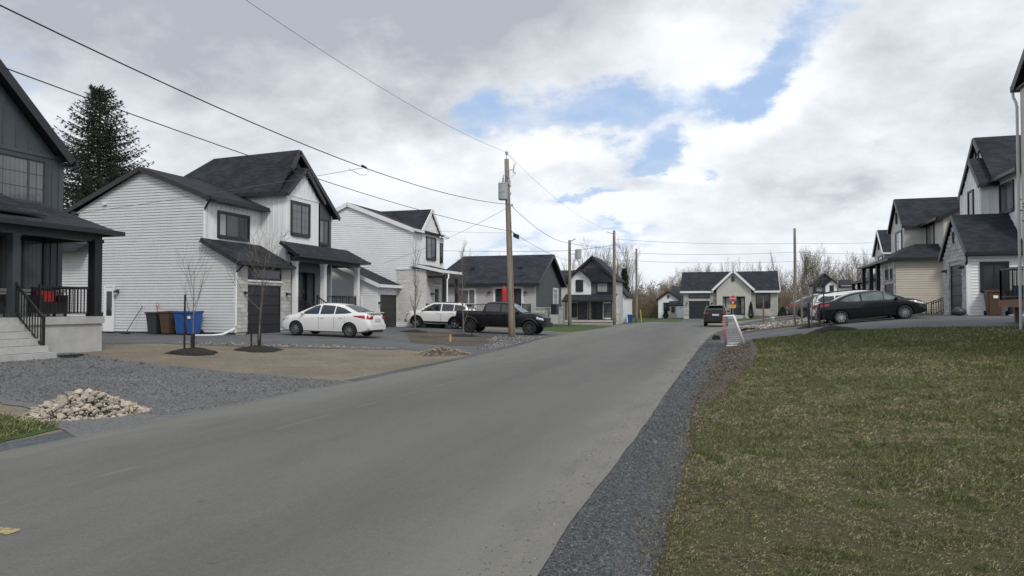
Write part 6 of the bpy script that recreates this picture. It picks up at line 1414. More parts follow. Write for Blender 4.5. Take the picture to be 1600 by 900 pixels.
mb = MB(); mb.box(L_at(5.4) + .05, L_at(5.4) + .2, -.05, .05, 5.28, 5.34); mb.box(L_at(6.8) - .08, L_at(6.8) + .28, -.06, .0, 6.62, 6.7); link('cable_clamp', mb.mesh('cable_clamp', 'galv'), p1)
def simple_pole(px_x, y, zt, label, r=.15, r1=None, lean=0, arm=None):
    p = pole(px_x, y, zt, lean, label, r, r1 or r * .72, 'wood_pole_grey'); z0 = hz(px_x, y)
    mb = MB(); zz = zt - z0
    mb.box(-.05, .05, -.14, .14, zz - .55, zz - .45)
    if arm: mb.bar((0, -.05, zz - arm[1]), (arm[0], -.05, zz - arm[1] + .25), .06, .06)
    link('bracket', mb.mesh('bracket', 'galv'), p); return p
p2 = simple_pole(-12.55, 57.0, 6.95, 'slim grey wooden pole beside the bungalow gable, left of the slate-gabled house', .15, arm=(.5, .15))
mb = MB(); mb.lathe([(.02, 5.2), (.26, 5.22), (.26, 6.0), (.02, 6.05)], 14, 'z', (.0, 0, 0)); mb.v = [(x + .52, y + .9, z + .2) for x, y, z in mb.v]; mb.bar((0, 0, 5.8), (.5, .9, 5.8), .05, .05); link('transformer', mb.mesh('transformer', 'transformer'), p2)
p3 = simple_pole(-10.65, 67.8, 8.75, 'tall pole at the near corner of the crossroad, left of the leaf-brown woods', .17, arm=(-.7, .35))
p4 = simple_pole(-11.0, 87.0, 8.5, 'farther bare pole just right of the white house end with blue bins', .16)
p5 = simple_pole(5.75, 74.5, 9.15, 'tall bare pole right of the cream end house', .16)
simple_pole(11.6, 91.0, 4.9, 'short thin pole in front of the distant gabled house behind the parked cars', .09)
t = empty('guy_guard', (-10.0, 83.5, -.25), 0, 'yellow plastic guy-wire guard at the foot of the farther pole', 'guy wire guard'); mb = MB(); mb.tube([(0, 0, 0), (-.15, 0, 1.5)], .045, 8); link('guard', mb.mesh('guard', 'yellow_guard'), t)
def wire(name, pts, sag, r, label, material='wire', n=28, extra=None, cat='power line'):
    mb = MB(); out = []
    for a, b in zip(pts[:-1], pts[1:]):
        a = Vector(a); b = Vector(b); s = sag * ((b - a).length / 34.0) ** 2
        for i in range(n + 1):
            tt = i / n; p = a.lerp(b, tt); p.z -= 4 * s * tt * (1 - tt); out.append(tuple(p))
    mb.tube(out, r, 6); o = link(name, mb.mesh(name, material, smooth=True)); tag(o, label, cat); return o
P0 = (-10.5, .8)
aY = PYY
w1 = wire('power_line', [(-10.5, .8, 6.85), (PX - .1, aY, 6.75), (-12.5, 57, 6.7), (-10.7, 67.8, 7.1)], 1.02, .0125, 'thick twisted upper cable from the top left corner to just below the transformer')
w2 = wire('power_line', [(-10.5, .8, 5.6), (PX + .0, aY, 5.38), (-12.5, 57, 5.3)], .50, .0095, 'lower black cable crossing before the left houses to the leaning pole')
w3 = wire('power_line', [(-10.4, .8, 9.4), (PX - .28, aY, 9.40), (-10.65, 67.8, 8.8), (-11, 87, 8.5)], .85, .006, 'thin top conductor from the upper left to the tip of the leaning pole', 'wire_grey')
w4 = wire('service_drop', [(-10.52, 19.3, 5.75), (-20.2, 17.55, 4.45)], .5, .0065, 'thin wire from the knot in the thick cable towards the dark grey house', 'wire_grey', cat='service wire')
w5 = wire('service_drop', [(PX - .1, aY, 6.65), (-21.5, 42.0, 4.4)], 1.6, .008, 'thin service wire from the leaning pole down to the second white house', 'wire_grey', cat='service wire')
w6 = wire('service_drop', [(PX - .1, aY, 5.3), (-21.8, 36.5, 6.3)], .9, .0055, 'thin pale wire from the leaning pole to the tall white gable', 'wire_grey', cat='service wire')
w7 = wire('power_line', [(-10.65, 67.8, 7.95), (5.75, 74.5, 7.7), (32, 86, 9.8)], .8, .013, 'uppermost wire across the junction between the corner pole and the right pole', 'wire_grey')
w8 = wire('power_line', [(-10.65, 67.8, 6.7), (5.75, 74.5, 6.85), (32, 86, 8.0)], .8, .014, 'middle wire crossing the junction over the cream end house', 'wire_grey')
w9 = wire('power_line', [(-10.65, 67.8, 6.0), (5.75, 74.5, 5.95), (32, 86, 6.6)], .8, .014, 'lowest wire crossing the junction over the cream end house', 'wire_grey')
w10 = wire('power_line', [(-40, 66, 8.0), (-12.55, 57, 6.1), (-10.65, 67.8, 7.4)], .4, .016, 'wire passing above the bungalow roof towards the corner pole', 'wire_grey')
t = empty('cable_splice', (-10.52, 19.3, 5.78), 0, 'dark splice knot with hanging wire loop on the thick upper cable', 'cable splice')
mb = MB(); mb.tube([(0, -.12, .01), (0, .12, -.01)], .035, 8); link('clamp', mb.mesh('clamp', 'wire'), t)
mb = MB(); mb.tube([(.0, .1, 0), (.05, .18, -.10), (0, .15, -.22), (-.12, 0, -.24), (-.3, -.1, -.14), (-.45, -.1, -.06)], .008, 5); link('loop', mb.mesh('loop', 'wire_grey'), t)

mb = MB()
for (x, y, s_) in ((-4.15, 4.9, .03), (-4.55, 7.6, .026), (-4.1, 7.35, .024), (-2.9, 5.6, .02), (-3.1, 3.75, .022), (-5.9, 6.1, .02)):
    for k in range(3):
        a = k * 2.1 + x; c = Vector((x + .02 * k, y + .015 * k, .024)); mb.face([c + Vector((math.cos(a), math.sin(a), .15)) * s_ * .6, c + Vector((math.cos(a + 1.9), math.sin(a + 1.9), 0)) * s_ * .35, c + Vector((math.cos(a + 3.9), math.sin(a + 3.9), .2)) * s_ * .5])
o = link('road_litter', mb.mesh('road_litter', 'bark')); tag(o, 'few dark dry leaves scattered on the asphalt', 'leaves', kind='stuff')
# ------------------------------------------------------------------ trees
class TreeGen:
    def __init__(s, seed, twig_r=.006): s.r = random.Random(seed); s.limb = MB(); s.twig = MB(); s.tips = []; s.tr = twig_r
    def rv(s): return Vector((s.r.gauss(0, 1), s.r.gauss(0, 1), s.r.gauss(0, 1)))
    def grow(s, p, d, L_, r, lev, maxlev, up=.25, wob=.12, kids=(4, 6), ang=.6, ratio=.6, start=.3):
        n = max(3, int(5 - lev)); pts = [p.copy()]; rad = [r]; dirs = []
        for i in range(n):
            d = (d + s.rv() * wob + Vector((0, 0, up * .3))).normalized(); p = p + d * (L_ / n); pts.append(p.copy()); rad.append(max(r * (1 - .75 * (i + 1) / n), s.tr * .6)); dirs.append(d.copy())
        (s.limb if lev <= 1 else s.twig).tube(pts, rad, 6 if lev == 0 else (5 if lev == 1 else 3), cap=False)
        if lev >= maxlev: s.tips.append((pts[-1], d)); return
        k = s.r.randint(*kids)
        for i in range(k):
            t = start + (1 - start) * (i + s.r.random() * .7) / k; q = min(int(t * n), n - 1); f = t * n - q; pp = pts[q].lerp(pts[q + 1], min(f, 1))
            ax = dirs[q].cross(s.rv()).normalized(); a = ang * s.r.uniform(.7, 1.3)
            nd_ = (Matrix.Rotation(a, 3, ax) @ dirs[q]).normalized()
            s.grow(pp, nd_, L_ * ratio * s.r.uniform(.75, 1.15) * (1.15 - .5 * t), max(rad[q] * .55, s.tr), lev + 1, maxlev, up, wob, kids, ang, ratio, start * .7)
        s.tips.append((pts[-1], d))
def leaf_mesh(tips, r, size, spread, per, frac, name, material):
    V = []; F = []
    for (p, d) in tips:
        if r.random() > frac: continue
        for _ in range(per):
            c = p + Vector((r.gauss(0, spread), r.gauss(0, spread), r.gauss(0, spread))); a = Vector((r.gauss(0, 1), r.gauss(0, 1), r.gauss(0, 1))).normalized() * size * r.uniform(.6, 1.3)
            b = a.cross(Vector((r.gauss(0, 1), r.gauss(0, 1), r.gauss(0, 1)))).normalized() * size * .5
            n = len(V); V += [c - b * .5, c + b * .5, c + a]; F.append((n, n + 1, n + 2))
    return np_mesh(name, np.array([tuple(v) for v in V]) if V else np.zeros((3, 3)), np.array(F) if F else np.array([[0, 1, 2]]), material)
def tree_proto(seed, H_, material_l, material_t, bud=None, maxlev=3, kids=(5, 7), ang=.6, up=.3, r0=None, start=.25, leaf=(.05, .12, 2, .6), tw=.006, ratio=.55, wob=.1):
    g = TreeGen(seed, tw); r0 = r0 or H_ * .012
    g.grow(Vector((0, 0, -.2)), Vector((0, 0, 1)), H_ * .82, r0, 0, maxlev, up, wob * .4, kids, ang, ratio, start)
    lm_ = g.limb.mesh('trunk', material_l, smooth=True, fix=False); tm = g.twig.mesh('twigs', material_t, smooth=True, fix=False)
    lf = leaf_mesh(g.tips, g.r, *leaf, 'crown', bud) if bud else None
    return lm_, tm, lf
def put_tree(proto, x, y, z, k, rz, name, label, cat, group=None, sx=1.0):
    t = empty(name, (x, y, z), rz, label, cat, group); t.scale = (k * sx, k * sx, k)
    tr = link('trunk', proto[0], t); link('twigs', proto[1], t)
    if proto[2]: link('crown', proto[2], t)
    return t
# saplings along the left lots
def mulch(x, y, rx, ry, hh, label, zoff=.02):
    t = MB(); n = 22; rr = random.Random(int(x * 100)); c = len(t.v); rows = 6
    for j in range(rows + 1):
        q = j / rows
        for k in range(n):
            a = 2 * math.pi * k / n; e = 1 + .16 * math.sin(3 * a + x) + .12 * rr.uniform(-1, 1) * q
            px_, py_ = rx * q * e * math.cos(a), ry * q * e * math.sin(a)
            zz = hz(x + px_, y + py_) - hz(x, y) + hh * (1 - q ** 1.5) + rr.uniform(-.012, .02) - (.04 if j == rows else 0)
            t.v.append((px_ * .86, py_ * .86, zz))
    for j in range(rows):
        for k in range(n):
            k2 = (k + 1) % n; t.f.append((j * n + k, j * n + k2, (j + 1) * n + k2, (j + 1) * n + k)); t.m.append(0)
    o = link('mulch_mound', t.mesh('mulch_mound', 'mulch', smooth=True), None, (x, y, hz(x, y) + zoff)); tag(o, label, 'mulch mound'); return o
def stake(x, y, hh, label, r=.028, lean=(0, 0), material='rail', name='tree_stake'):
    t = MB(); t.tube([(0, 0, -.2), (lean[0], lean[1], hh)], r, 8); o = link(name, t.mesh(name, material), None, (x, y, hz(x, y))); tag(o, label, 'stake'); return o
sapA = tree_proto(21, 3.3, 'bark_pale', 'twig_grey', None, 2, (7, 9), .50, .55, .026, .34, tw=.0045, ratio=.55, wob=.10)
sapB = tree_proto(35, 4.1, 'bark_pale', 'twig_grey', None, 3, (4, 6), .75, .75, .034, .30, tw=.0045, ratio=.60, wob=.16)
sapC = tree_proto(52, 5.6, 'bark_pale', 'twig_grey', 'bud_tan', 2, (14, 18), .42, .55, .04, .16, (.035, .06, 5, .9), tw=.004, ratio=.26)
put_tree(sapA, -15.45, 17.9, hz(-15.45, 17.9), 1.0, .6, 'young_tree', 'slim bare sapling in front of the blue and brown bins', 'sapling')
mulch(-15.35, 17.9, .80, .85, .16, 'black mulch mound round the sapling in front of the bins'); stake(-15.6, 17.75, 1.75, 'thin dark stake beside the sapling in front of the bins')
put_tree(sapB, -14.75, 20.1, hz(-14.75, 20.1), 1.0, 2.2, 'young_tree', 'bare sapling with wide curved branches in front of the black garage door', 'sapling')
mulch(-14.7, 20.1, .85, .9, .14, 'black mulch mound round the sapling before the garage door'); stake(-14.95, 20.0, 1.0, 'short dark stake beside the sapling before the garage door')
mb = MB(); mb.tube([(0, 0, 0), (0, 0, .85)], .06, 8); o = link('trunk_guard', mb.mesh('trunk_guard', 'rail'), None, (-14.72, 20.1, hz(-14.7, 20.1) + .05)); tag(o, 'black plastic guard round the trunk of the sapling before the garage door', 'trunk guard')
mb = MB(); mb.tube([(0, 0, 0), (0, 0, .55)], .06, 8); o = link('trunk_guard', mb.mesh('trunk_guard', 'rail'), None, (-15.43, 17.9, hz(-15.4, 17.9) + .05)); tag(o, 'black plastic guard round the trunk of the sapling in front of the bins', 'trunk guard')
put_tree(sapC, -16.3, 35.6, hz(-16.3, 35.6), 1.0, 0, 'young_tree', 'narrow young tree with tiny pale buds before the painted brick entry', 'sapling')
mulch(-16.3, 35.6, .9, .9, .12, 'dark mulch mound under the narrow budding tree before the brick entry')
put_tree(sapC, -12.9, 33.9, hz(-12.9, 33.9), .98, 1.9, 'young_tree', 'narrow young tree in front of the white sport utility vehicle and pickup tailgate', 'sapling')
mulch(-12.9, 33.9, .95, .8, .10, 'dark mulch mound under the tree in front of the pickup tailgate'); stake(-12.4, 33.8, 1.4, 'thin dark stake right of the tree before the pickup tailgate')
stake(-11.75, 29.3, .32, 'short stake with orange wood top at the gravel edge left of the pickup', .05, material='orange_stake', name='survey_stake')
sapD = tree_proto(77, 3.6, 'bark_pale', 'twig_grey', 'bud_green', 2, (6, 8), .5, .5, .03, .3, (.05, .08, 2, .5), tw=.005)
put_tree(sapD, 3.35, 34.9, hz(3.35, 34.9), .92, .3, 'young_tree', 'thin sapling with a dark guard left of the black sedan tail', 'sapling')
mulch(3.3, 35.2, .7, .7, .12, 'black mulch mound round the staked sapling left of the black sedan'); stake(3.2, 34.4, 1.15, 'dark stake by the sapling left of the black sedan', .05); stake(3.62, 34.3, 1.05, 'second dark stake right of the guarded sapling behind the black sedan tail', .035)
stake(3.32, 29.9, 1.55, 'thin dark stake in front of the red tail lamp of the black sedan', .022); mulch(3.45, 29.3, 1.0, .8, .22, 'black soil heap on the lawn edge below the black sedan rear wheel')
stake(3.05, 39.4, 1.6, 'pale wooden stake leaning beside the tall bare pole', .05, (-.12, 0), 'wood_pole_grey'); stake(3.5, 41.0, 1.6, 'pale wooden post left of the staked saplings', .05, (-.05, 0), 'wood_pole_grey')
stake(1.9, 49.5, 1.85, 'thin reddish wooden stake on the rubble island before the cream house', .05, (-.03, 0), 'deck_wood')
t = empty('white_bucket', (2.45, 50.2, hz(2.4, 50.2)), 0, 'small white bucket on the rubble island beside the reddish stake', 'bucket'); mb = MB(); mb.lathe([(.11, 0), (.14, .34), (.15, .35), (.15, .38), (.13, .385)], 14); link('body', mb.mesh('body', 'sign_white', smooth=True), t); mb = MB(); mb.lathe([(.155, .37), (.155, .41), (.02, .42)], 14); link('lid', mb.mesh('lid', 'sign_white'), t)
stake(8.45, 24.2, 1.55, 'weathered grey wooden stake at the right edge in front of the raised deck', .045, (-.02, 0), 'wood_pole_grey')
# red-leaved branch tree at the right edge
g = TreeGen(5, .005); g.grow(Vector((0, 0, -.2)), Vector((0, 0, 1)), 4.6, .035, 0, 2, .4, .04, (9, 11), .5, .28, .45)
lr = leaf_mesh(g.tips, g.r, .085, .09, 9, .95, 'crown', 'leaf_red')
put_tree((g.limb.mesh('trunk', 'bark', smooth=True, fix=False), g.twig.mesh('twigs', 'bark', fix=False), lr), 8.78, 24.15, hz(8.6, 24.2), 1.0, 0, 'young_tree', 'slender tree with dark red leaves at the right edge', 'sapling')

# the big spruce
def spruce(x, y, z, Ht, Rb, label, seed=3):
    r = random.Random(seed); t = empty('spruce_tree', (x, y, z), 0, label, 'spruce tree')
    mb = MB(); mb.tube([(0, 0, -.3), (0, 0, Ht * .5), (0, 0, Ht)], [.32, .17, .02], 10); link('trunk', mb.mesh('trunk', 'bark'), t)
    V = []; F = []; zz = 1.2; br = MB()
    def needle_tuft(c, d, L_, w):
        nonlocal V, F
        n0 = r.randint(6, 9)
        for _ in range(n0):
            dd = (d + Vector((r.gauss(0, .35), r.gauss(0, .35), r.gauss(0, .35)))).normalized() * L_ * r.uniform(.6, 1.2)
            b = dd.cross(Vector((r.gauss(0, 1), r.gauss(0, 1), r.gauss(0, 1)))).normalized() * w
            n = len(V); V += [c - b, c + b, c + dd]; F.append((n, n + 1, n + 2))
    while zz < Ht * .985:
        q = zz / Ht; R_ = Rb * (1 - q) ** .70 * (1.0 if q > .15 else .85) + .10
        nb = int(7 + 5 * (1 - q))
        for i in range(nb):
            a = 2 * math.pi * (i + r.random()) / nb; L_ = R_ * r.uniform(.72, 1.12) * (r.uniform(.45, .8) if r.random() < .18 else 1)
            d = Vector((math.cos(a), math.sin(a), 0)); p = Vector((0, 0, zz + r.uniform(-.15, .15))); prev = p.copy(); pts = [p.copy()]; k = max(5, int(L_ / .28))
            drop = .22 * (1 - q) + .02
            for s_ in range(1, k + 1):
                u = s_ / k; pp = Vector((d.x * L_ * u, d.y * L_ * u, zz - drop * L_ * math.sin(u * 2.2) + (.24 + .2 * q) * L_ * u * u * .75)); pts.append(pp)
                seg = (pp - prev); tan = seg.normalized(); side = tan.cross(Vector((0, 0, 1))).normalized()
                if u > .12:
                    for sg in (-1, 1):
                        wl = (.20 + .55 * math.sin(min(1, (1.05 - u)) * 1.57)) * min(1.0, L_ * .32) * r.uniform(.6, 1.15)
                        m = max(1, int(wl / .13))
                        for q2 in range(1, m + 1):
                            c = pp + side * sg * wl * q2 / m + Vector((0, 0, -.16 * wl * (q2 / m) ** 1.3 - r.uniform(0, .05)))
                            needle_tuft(c, (side * sg * .8 + tan * .6 + Vector((0, 0, -.35))).normalized(), .22, .026)
                    needle_tuft(pp, tan, .22, .025)
                prev = pp
            br.tube(pts, [max(.012, .035 * (1 - i_ / len(pts))) for i_ in range(len(pts))], 3, cap=False)
        zz += .38 * (1 - q * .45)
    link('branches', br.mesh('branches', 'bark', fix=False), t)
    link('crown', np_mesh('crown', np.array([tuple(v) for v in V]), np.array(F), 'needle'), t)
    return t
spruce(-42.0, 39.4, .3, 16.7, 6.6, 'tall dark spruce rising behind the white gabled house, between it and the dark house')
def small_spruce(x, y, z, Ht, Rb, label, seed): 
    return spruce(x, y, z, Ht, Rb, label, seed)
small_spruce(-13.9, 97.0, -.2, 6.9, 1.3, 'dark spruce behind the white house end near the corner pole', 9)
# garden evergreens by the cream house
def cedar(x, y, hh, w_, label, seed=1):
    r = random.Random(seed); V = []; F = []
    for _ in range(700):
        z = r.random() * hh; rad = w_ * (1 - z / hh) ** .7 * r.uniform(.5, 1.05) * min(1, .4 + z / hh * 3); a = r.random() * 6.283; c = Vector((math.cos(a) * rad, math.sin(a) * rad, z)); d = Vector((math.cos(a) * .5 + r.gauss(0, .4), math.sin(a) * .5 + r.gauss(0, .4), 1)).normalized() * .16; b = d.cross(Vector((r.gauss(0, 1), r.gauss(0, 1), 0))).normalized() * .05
        n = len(V); V += [c - b, c + b, c + d]; F.append((n, n + 1, n + 2))
    t = empty('cedar_shrub', (x, y, hz(x, y)), 0, label, 'shrub'); link('crown', np_mesh('crown', np.array([tuple(v) for v in V]), np.array(F), 'cedar'), t); mb = MB(); mb.tube([(0, 0, -.1), (0, 0, hh * .6)], .04, 6); link('trunk', mb.mesh('trunk', 'bark'), t)
cedar(2.15, 95.6, 2.0, .42, 'pointed dark cedar right of the entrance of the cream end house', 1); cedar(-9.0, 103, 1.3, .45, 'dark round shrub before the garden shed', 2); cedar(-2.3, 96.3, .7, .35, 'low shrub by the left side of the cream house entrance', 4); cedar(5.9, 95.5, 1.3, .8, 'dark low evergreen at the right corner of the cream end house', 5)

# bare woodland behind
protos = [tree_proto(101, 12, 'bark', 'twig_grey', 'bud_tan', 3, (6, 8), .50, .45, .13, .25, (.16, .35, 2, .55), tw=.014),
          tree_proto(102, 12, 'bark_pale', 'twig', 'bud_tan', 3, (6, 8), .62, .35, .12, .22, (.16, .35, 3, .7), tw=.014),
          tree_proto(103, 12, 'bark', 'twig_grey', None, 3, (6, 8), .42, .55, .12, .25, tw=.014),
          tree_proto(104, 12, 'bark_pale', 'twig', 'bud_green', 3, (6, 8), .48, .5, .12, .22, (.17, .38, 3, .8), tw=.013),
          tree_proto(105, 9, 'bark', 'twig', 'bud_tan', 3, (7, 9), .85, .25, .13, .12, (.15, .40, 5, .95), tw=.014)]
rt = random.Random(99)
def wood(az_px0, az_px1, n, d0, d1, h0, h1, kinds, group, word):
    for i in range(n):
        px = az_px0 + (az_px1 - az_px0) * (i + rt.uniform(.1, .9)) / n; az, _ = pix_dir(px, 479); d = rt.uniform(d0, d1); x, y = d * math.sin(R(az)), d * math.cos(R(az)); Hh = rt.uniform(h0, h1) * .92; k = rt.choice(kinds); base = 9 if k == 4 else 12
        tint = {0: 'grey bare', 1: 'tan budding', 2: 'grey leafless', 3: 'pale green budding', 4: 'brown spreading'}[k]
        orr = ['first', 'second', 'third', 'fourth', 'fifth', 'sixth', 'seventh', 'eighth', 'ninth', 'tenth', 'eleventh', 'twelfth', 'thirteenth', 'fourteenth', 'fifteenth', 'sixteenth', 'seventeenth', 'eighteenth', 'nineteenth', 'twentieth'][i]
        put_tree(protos[k], x, y, hz(x, y) - .2, Hh / base, rt.uniform(0, 6.28), 'woodland_tree', tint + ' tree, ' + orr + ' from the left ' + word, 'tree', group, sx=rt.uniform(.8, 1.1))
wood(715, 800, 7, 78, 100, 7, 9.5, [0, 2], 'bare trees behind the bungalow', 'behind the bungalow roof')
wood(885, 990, 11, 108, 130, 8.5, 11.5, [0, 2, 1], 'bare trees behind the slate-gabled house', 'behind the slate-gabled house')
wood(1000, 1065, 16, 118, 150, 4.5, 7.0, [4, 1], 'low brown trees left of the cream end house', 'in the low woods by the cream house')
wood(1045, 1095, 5, 116, 130, 8.0, 9.5, [4, 1], 'spreading brown trees over the small white house', 'over the small white house')
wood(1100, 1215, 14, 122, 150, 7.0, 10.5, [0, 2, 3], 'bare trees behind the cream end house', 'behind the cream end house')
wood(1205, 1258, 14, 130, 155, 6.0, 10.0, [0, 2, 1], 'bare trees behind the tall pole', 'behind the tall bare pole')
wood(1250, 1274, 4, 140, 146, 10.5, 12.3, [3], 'green-hazed trees right of the tall pole', 'just right of the bare pole')
wood(1270, 1375, 20, 130, 165, 9, 12.5, [0, 2, 1], 'bare trees behind the distant gabled house', 'behind the distant gabled house')
wood(918, 985, 5, 103, 112, 10.0, 12.5, [0, 2], 'tall bare trees near the corner pole', 'standing tall by the corner pole')
# undergrowth: a mass nobody could count
def brush(name, runs, label, seed=5):
    r = random.Random(seed); V = []; F = []
    for (px0, px1, d0, d1, hh, n) in runs:
        for _ in range(n):
            px = r.uniform(px0, px1); az, _e = pix_dir(px, 479); d = r.uniform(d0, d1); x, y = d * math.sin(R(az)), d * math.cos(R(az)); z0 = hz(x, y)
            hmax = hh * (.7 + .5 * mnoise.noise((x * .12, y * .12, 2.0)))
            for _k in range(10):
                c = Vector((x + r.gauss(0, .7), y + r.gauss(0, .7), z0 + hmax * r.random() ** 1.2)); a = Vector((r.gauss(0, .4), r.gauss(0, .4), r.gauss(.6, .5))).normalized() * r.uniform(.5, 1.1); b = a.cross(Vector((r.gauss(0, 1), r.gauss(0, 1), r.gauss(0, 1)))).normalized() * r.uniform(.012, .03)
                k = len(V); V += [c - b, c + b, c + a]; F.append((k, k + 1, k + 2))
    o = link(name, np_mesh(name, np.array([tuple(v) for v in V]), np.array(F), 'twig')); tag(o, label, 'undergrowth', kind='stuff')
brush('undergrowth', [(985, 1075, 112, 150, 5.0, 3800), (1205, 1262, 118, 150, 4.5, 1800), (1262, 1400, 138, 165, 4.8, 3000), (700, 990, 100, 140, 3.0, 3000), (1070, 1210, 118, 140, 4, 1200)], 'tangled brown undergrowth of the woods behind the houses')
# low far tree line to the horizon
def treeline():
    r = random.Random(8); V = []; F = []
    for az in np.arange(-70, 75, .12):
        d = r.uniform(230, 290); x, y = d * math.sin(R(az)), d * math.cos(R(az)); hh = 9 + 3 * mnoise.noise((az * .2, 1, 1)) + r.uniform(-1, 1)
        for _ in range(46):
            c = Vector((x + r.gauss(0, 2.5), y + r.gauss(0, 2.5), hh * r.random())); a = Vector((r.gauss(0, .5), r.gauss(0, .5), r.gauss(.7, .4))).normalized() * r.uniform(.8, 1.8); b = a.cross(Vector((r.gauss(0, 1), r.gauss(0, 1), r.gauss(0, 1)))).normalized() * r.uniform(.06, .16)
            k = len(V); V += [c - b, c + b, c + a]; F.append((k, k + 1, k + 2))
    o = link('distant_woods', np_mesh('distant_woods', np.array([tuple(v) for v in V]), np.array(F), 'twig_grey')); tag(o, 'distant grey-brown woods closing the horizon', 'woods', kind='stuff')
treeline()

# ------------------------------------------------------------------ rock piles
def rock_protos(mt, n=6, seed=1):
    out = []
    for i in range(n):
        bm = bmesh.new(); bmesh.ops.create_icosphere(bm, subdivisions=1, radius=.5)
        for v in bm.verts:
            v.co *= 1 + .75 * mnoise.noise(v.co * 2.6 + Vector((i * 5 + seed, 0, 0))); v.co.z *= .70; v.co.y *= .82
        me = bpy.data.meshes.new('stone'); bm.to_mesh(me); bm.free(); me.materials.append(MT[mt]); out.append(me)
    return out
def rock_pile(name, cx, cy, a, b, hh, ang, n, s0, s1, mt, label, seed):
    r = random.Random(seed); t = empty(name, (cx, cy, hz(cx, cy)), ang, label, 'rock pile'); pr = rock_protos(mt, 6, seed); lst = []
    mb = MB(); nn = 20
    for j in range(5):
        q = j / 4
        for k in range(nn):
            an = 2 * math.pi * k / nn; mb.v.append((a * q * math.cos(an) * .92, b * q * math.sin(an) * .92, hh * .84 * max(0, 1 - q) ** .9 - .03))
    for j in range(4):
        for k in range(nn): k2 = (k + 1) % nn; mb.f.append((j * nn + k, j * nn + k2, (j + 1) * nn + k2, (j + 1) * nn + k)); mb.m.append(0)
    link('core', mb.mesh('core', 'dirt_mix'), t)
    mc = MB()
    for _ in range(1500):
        an = r.uniform(0, 6.283); q = math.sqrt(r.random()) * 1.15; ss_ = r.uniform(.2, .45) * s1 * .5; c = Vector((a * q * math.cos(an), b * q * math.sin(an), hh * .88 * max(0, 1 - q) ** .9))
        P4 = [c + Vector((r.gauss(0, 1), r.gauss(0, 1), r.gauss(.3, .8))).normalized() * ss_ for _k in range(4)]
        k0 = len(mc.v); mc.v += [tuple(p) for p in P4]; mc.f += [(k0, k0 + 1, k0 + 2), (k0, k0 + 2, k0 + 3), (k0, k0 + 3, k0 + 1), (k0 + 1, k0 + 3, k0 + 2)]; mc.m += [0] * 4
    oc_ = link('crumbs', mc.mesh('crumbs', mt), t); oc_['kind'] = 'stuff'
    cells = []
    tries = 0
    while len(cells) < n and tries < n * 60:
        tries += 1
        u = r.uniform(-1.12, 1.12); v = r.uniform(-1.12, 1.12); q = math.hypot(u, v)
        if q > 1.12: continue
        s = r.uniform(s0, s1) * (1.15 - .35 * q) if q < 1 else r.uniform(s0, s1) * .6
        zz = hh * max(0, 1 - q) ** .9
        x, y, z = u * a, v * b, zz
        if any((x - c[0]) ** 2 + (y - c[1]) ** 2 + (z - c[2]) ** 2 < ((s + c[3]) * .30) ** 2 for c in cells): continue
        cells.append((x, y, z, s))
    for (x, y, z, s) in cells:
        o = link('stone', r.choice(pr), t, (x, y, z + s * .12), (r.uniform(-.5, .5), r.uniform(-.5, .5), r.uniform(0, 6.28)), (s * r.uniform(.9, 1.35), s * r.uniform(.8, 1.1), s * r.uniform(.8, 1.1)))
    return t
rock_pile('rock_pile', -9.18, 8.42, .78, .58, .36, R(50), 298, .055, .15, 'rock', 'heap of pale pinkish broken stones at the left road edge', 3)
rock_pile('rock_pile', -9.2, 22.2, 1.1, .72, .26, R(58), 260, .04, .10, 'rubble', 'low heap of tan rubble and sand by the road before the second driveway', 4)
rock_pile('rock_pile', 1.9, 44.5, 1.6, 3.2, .06, R(-20), 70, .05, .12, 'rock2', 'scattered white rubble strip on the earth island across the right driveway', 6)

# ------------------------------------------------------------------ loose chips and grass (real blades)
def poly_np(px, py, poly):
    c = np.zeros(len(px), bool); n = len(poly); j = n - 1
    for i in range(n):
        xi, yi = poly[i]; xj, yj = poly[j]
        with np.errstate(divide='ignore', invalid='ignore'):
            m = ((yi > py) != (yj > py)) & (px < (xj - xi) * (py - yi) / (yj - yi + 1e-12) + xi)
        c ^= m; j = i
    return c
def in_view(x, y, m=.05):
    yaw = R(16.98); d = -x * math.sin(yaw) + y * math.cos(yaw); s = x * math.cos(yaw) + y * math.sin(yaw)
    return (d > 1.5) & (np.abs(s) < d * (.708 + m) + 1.0)
def vnoise(x, y, sc_, seed):
    r = np.random.default_rng(seed); G_ = r.random((256, 256)); u = x * sc_ + 1000; v = y * sc_ + 1000; i = np.floor(u).astype(int); j = np.floor(v).astype(int); fu = u - i; fv = v - j; fu = fu * fu * (3 - 2 * fu); fv = fv * fv * (3 - 2 * fv)
    g_ = lambda a, b: G_[a % 256, b % 256]
    return (g_(i, j) * (1 - fu) + g_(i + 1, j) * fu) * (1 - fv) + (g_(i, j + 1) * (1 - fu) + g_(i + 1, j + 1) * fu) * fv
def fbm(x, y, sc_, seed): return .5 * vnoise(x, y, sc_, seed) + .3 * vnoise(x, y, sc_ * 2.1, seed + 1) + .2 * vnoise(x, y, sc_ * 4.3, seed + 2)
def scatter(poly, bands):
    xs = [p[0] for p in poly]; ys = [p[1] for p in poly]; X = []; Y = []; S_ = []
    for (d0, d1, dens, size) in bands:
        ya, yb = max(min(ys), -2), min(max(ys), d1 + 6); A = (max(xs) - min(xs)) * (yb - ya)
        n = int(A * dens); x = rng.uniform(min(xs), max(xs), n); y = rng.uniform(ya, yb, n); d = np.hypot(x, y)
        k = (d >= d0) & (d < d1) & in_view(x, y) & poly_np(x, y, poly); X.append(x[k]); Y.append(y[k]); S_.append(np.full(k.sum(), size))
    return np.concatenate(X), np.concatenate(Y), np.concatenate(S_)
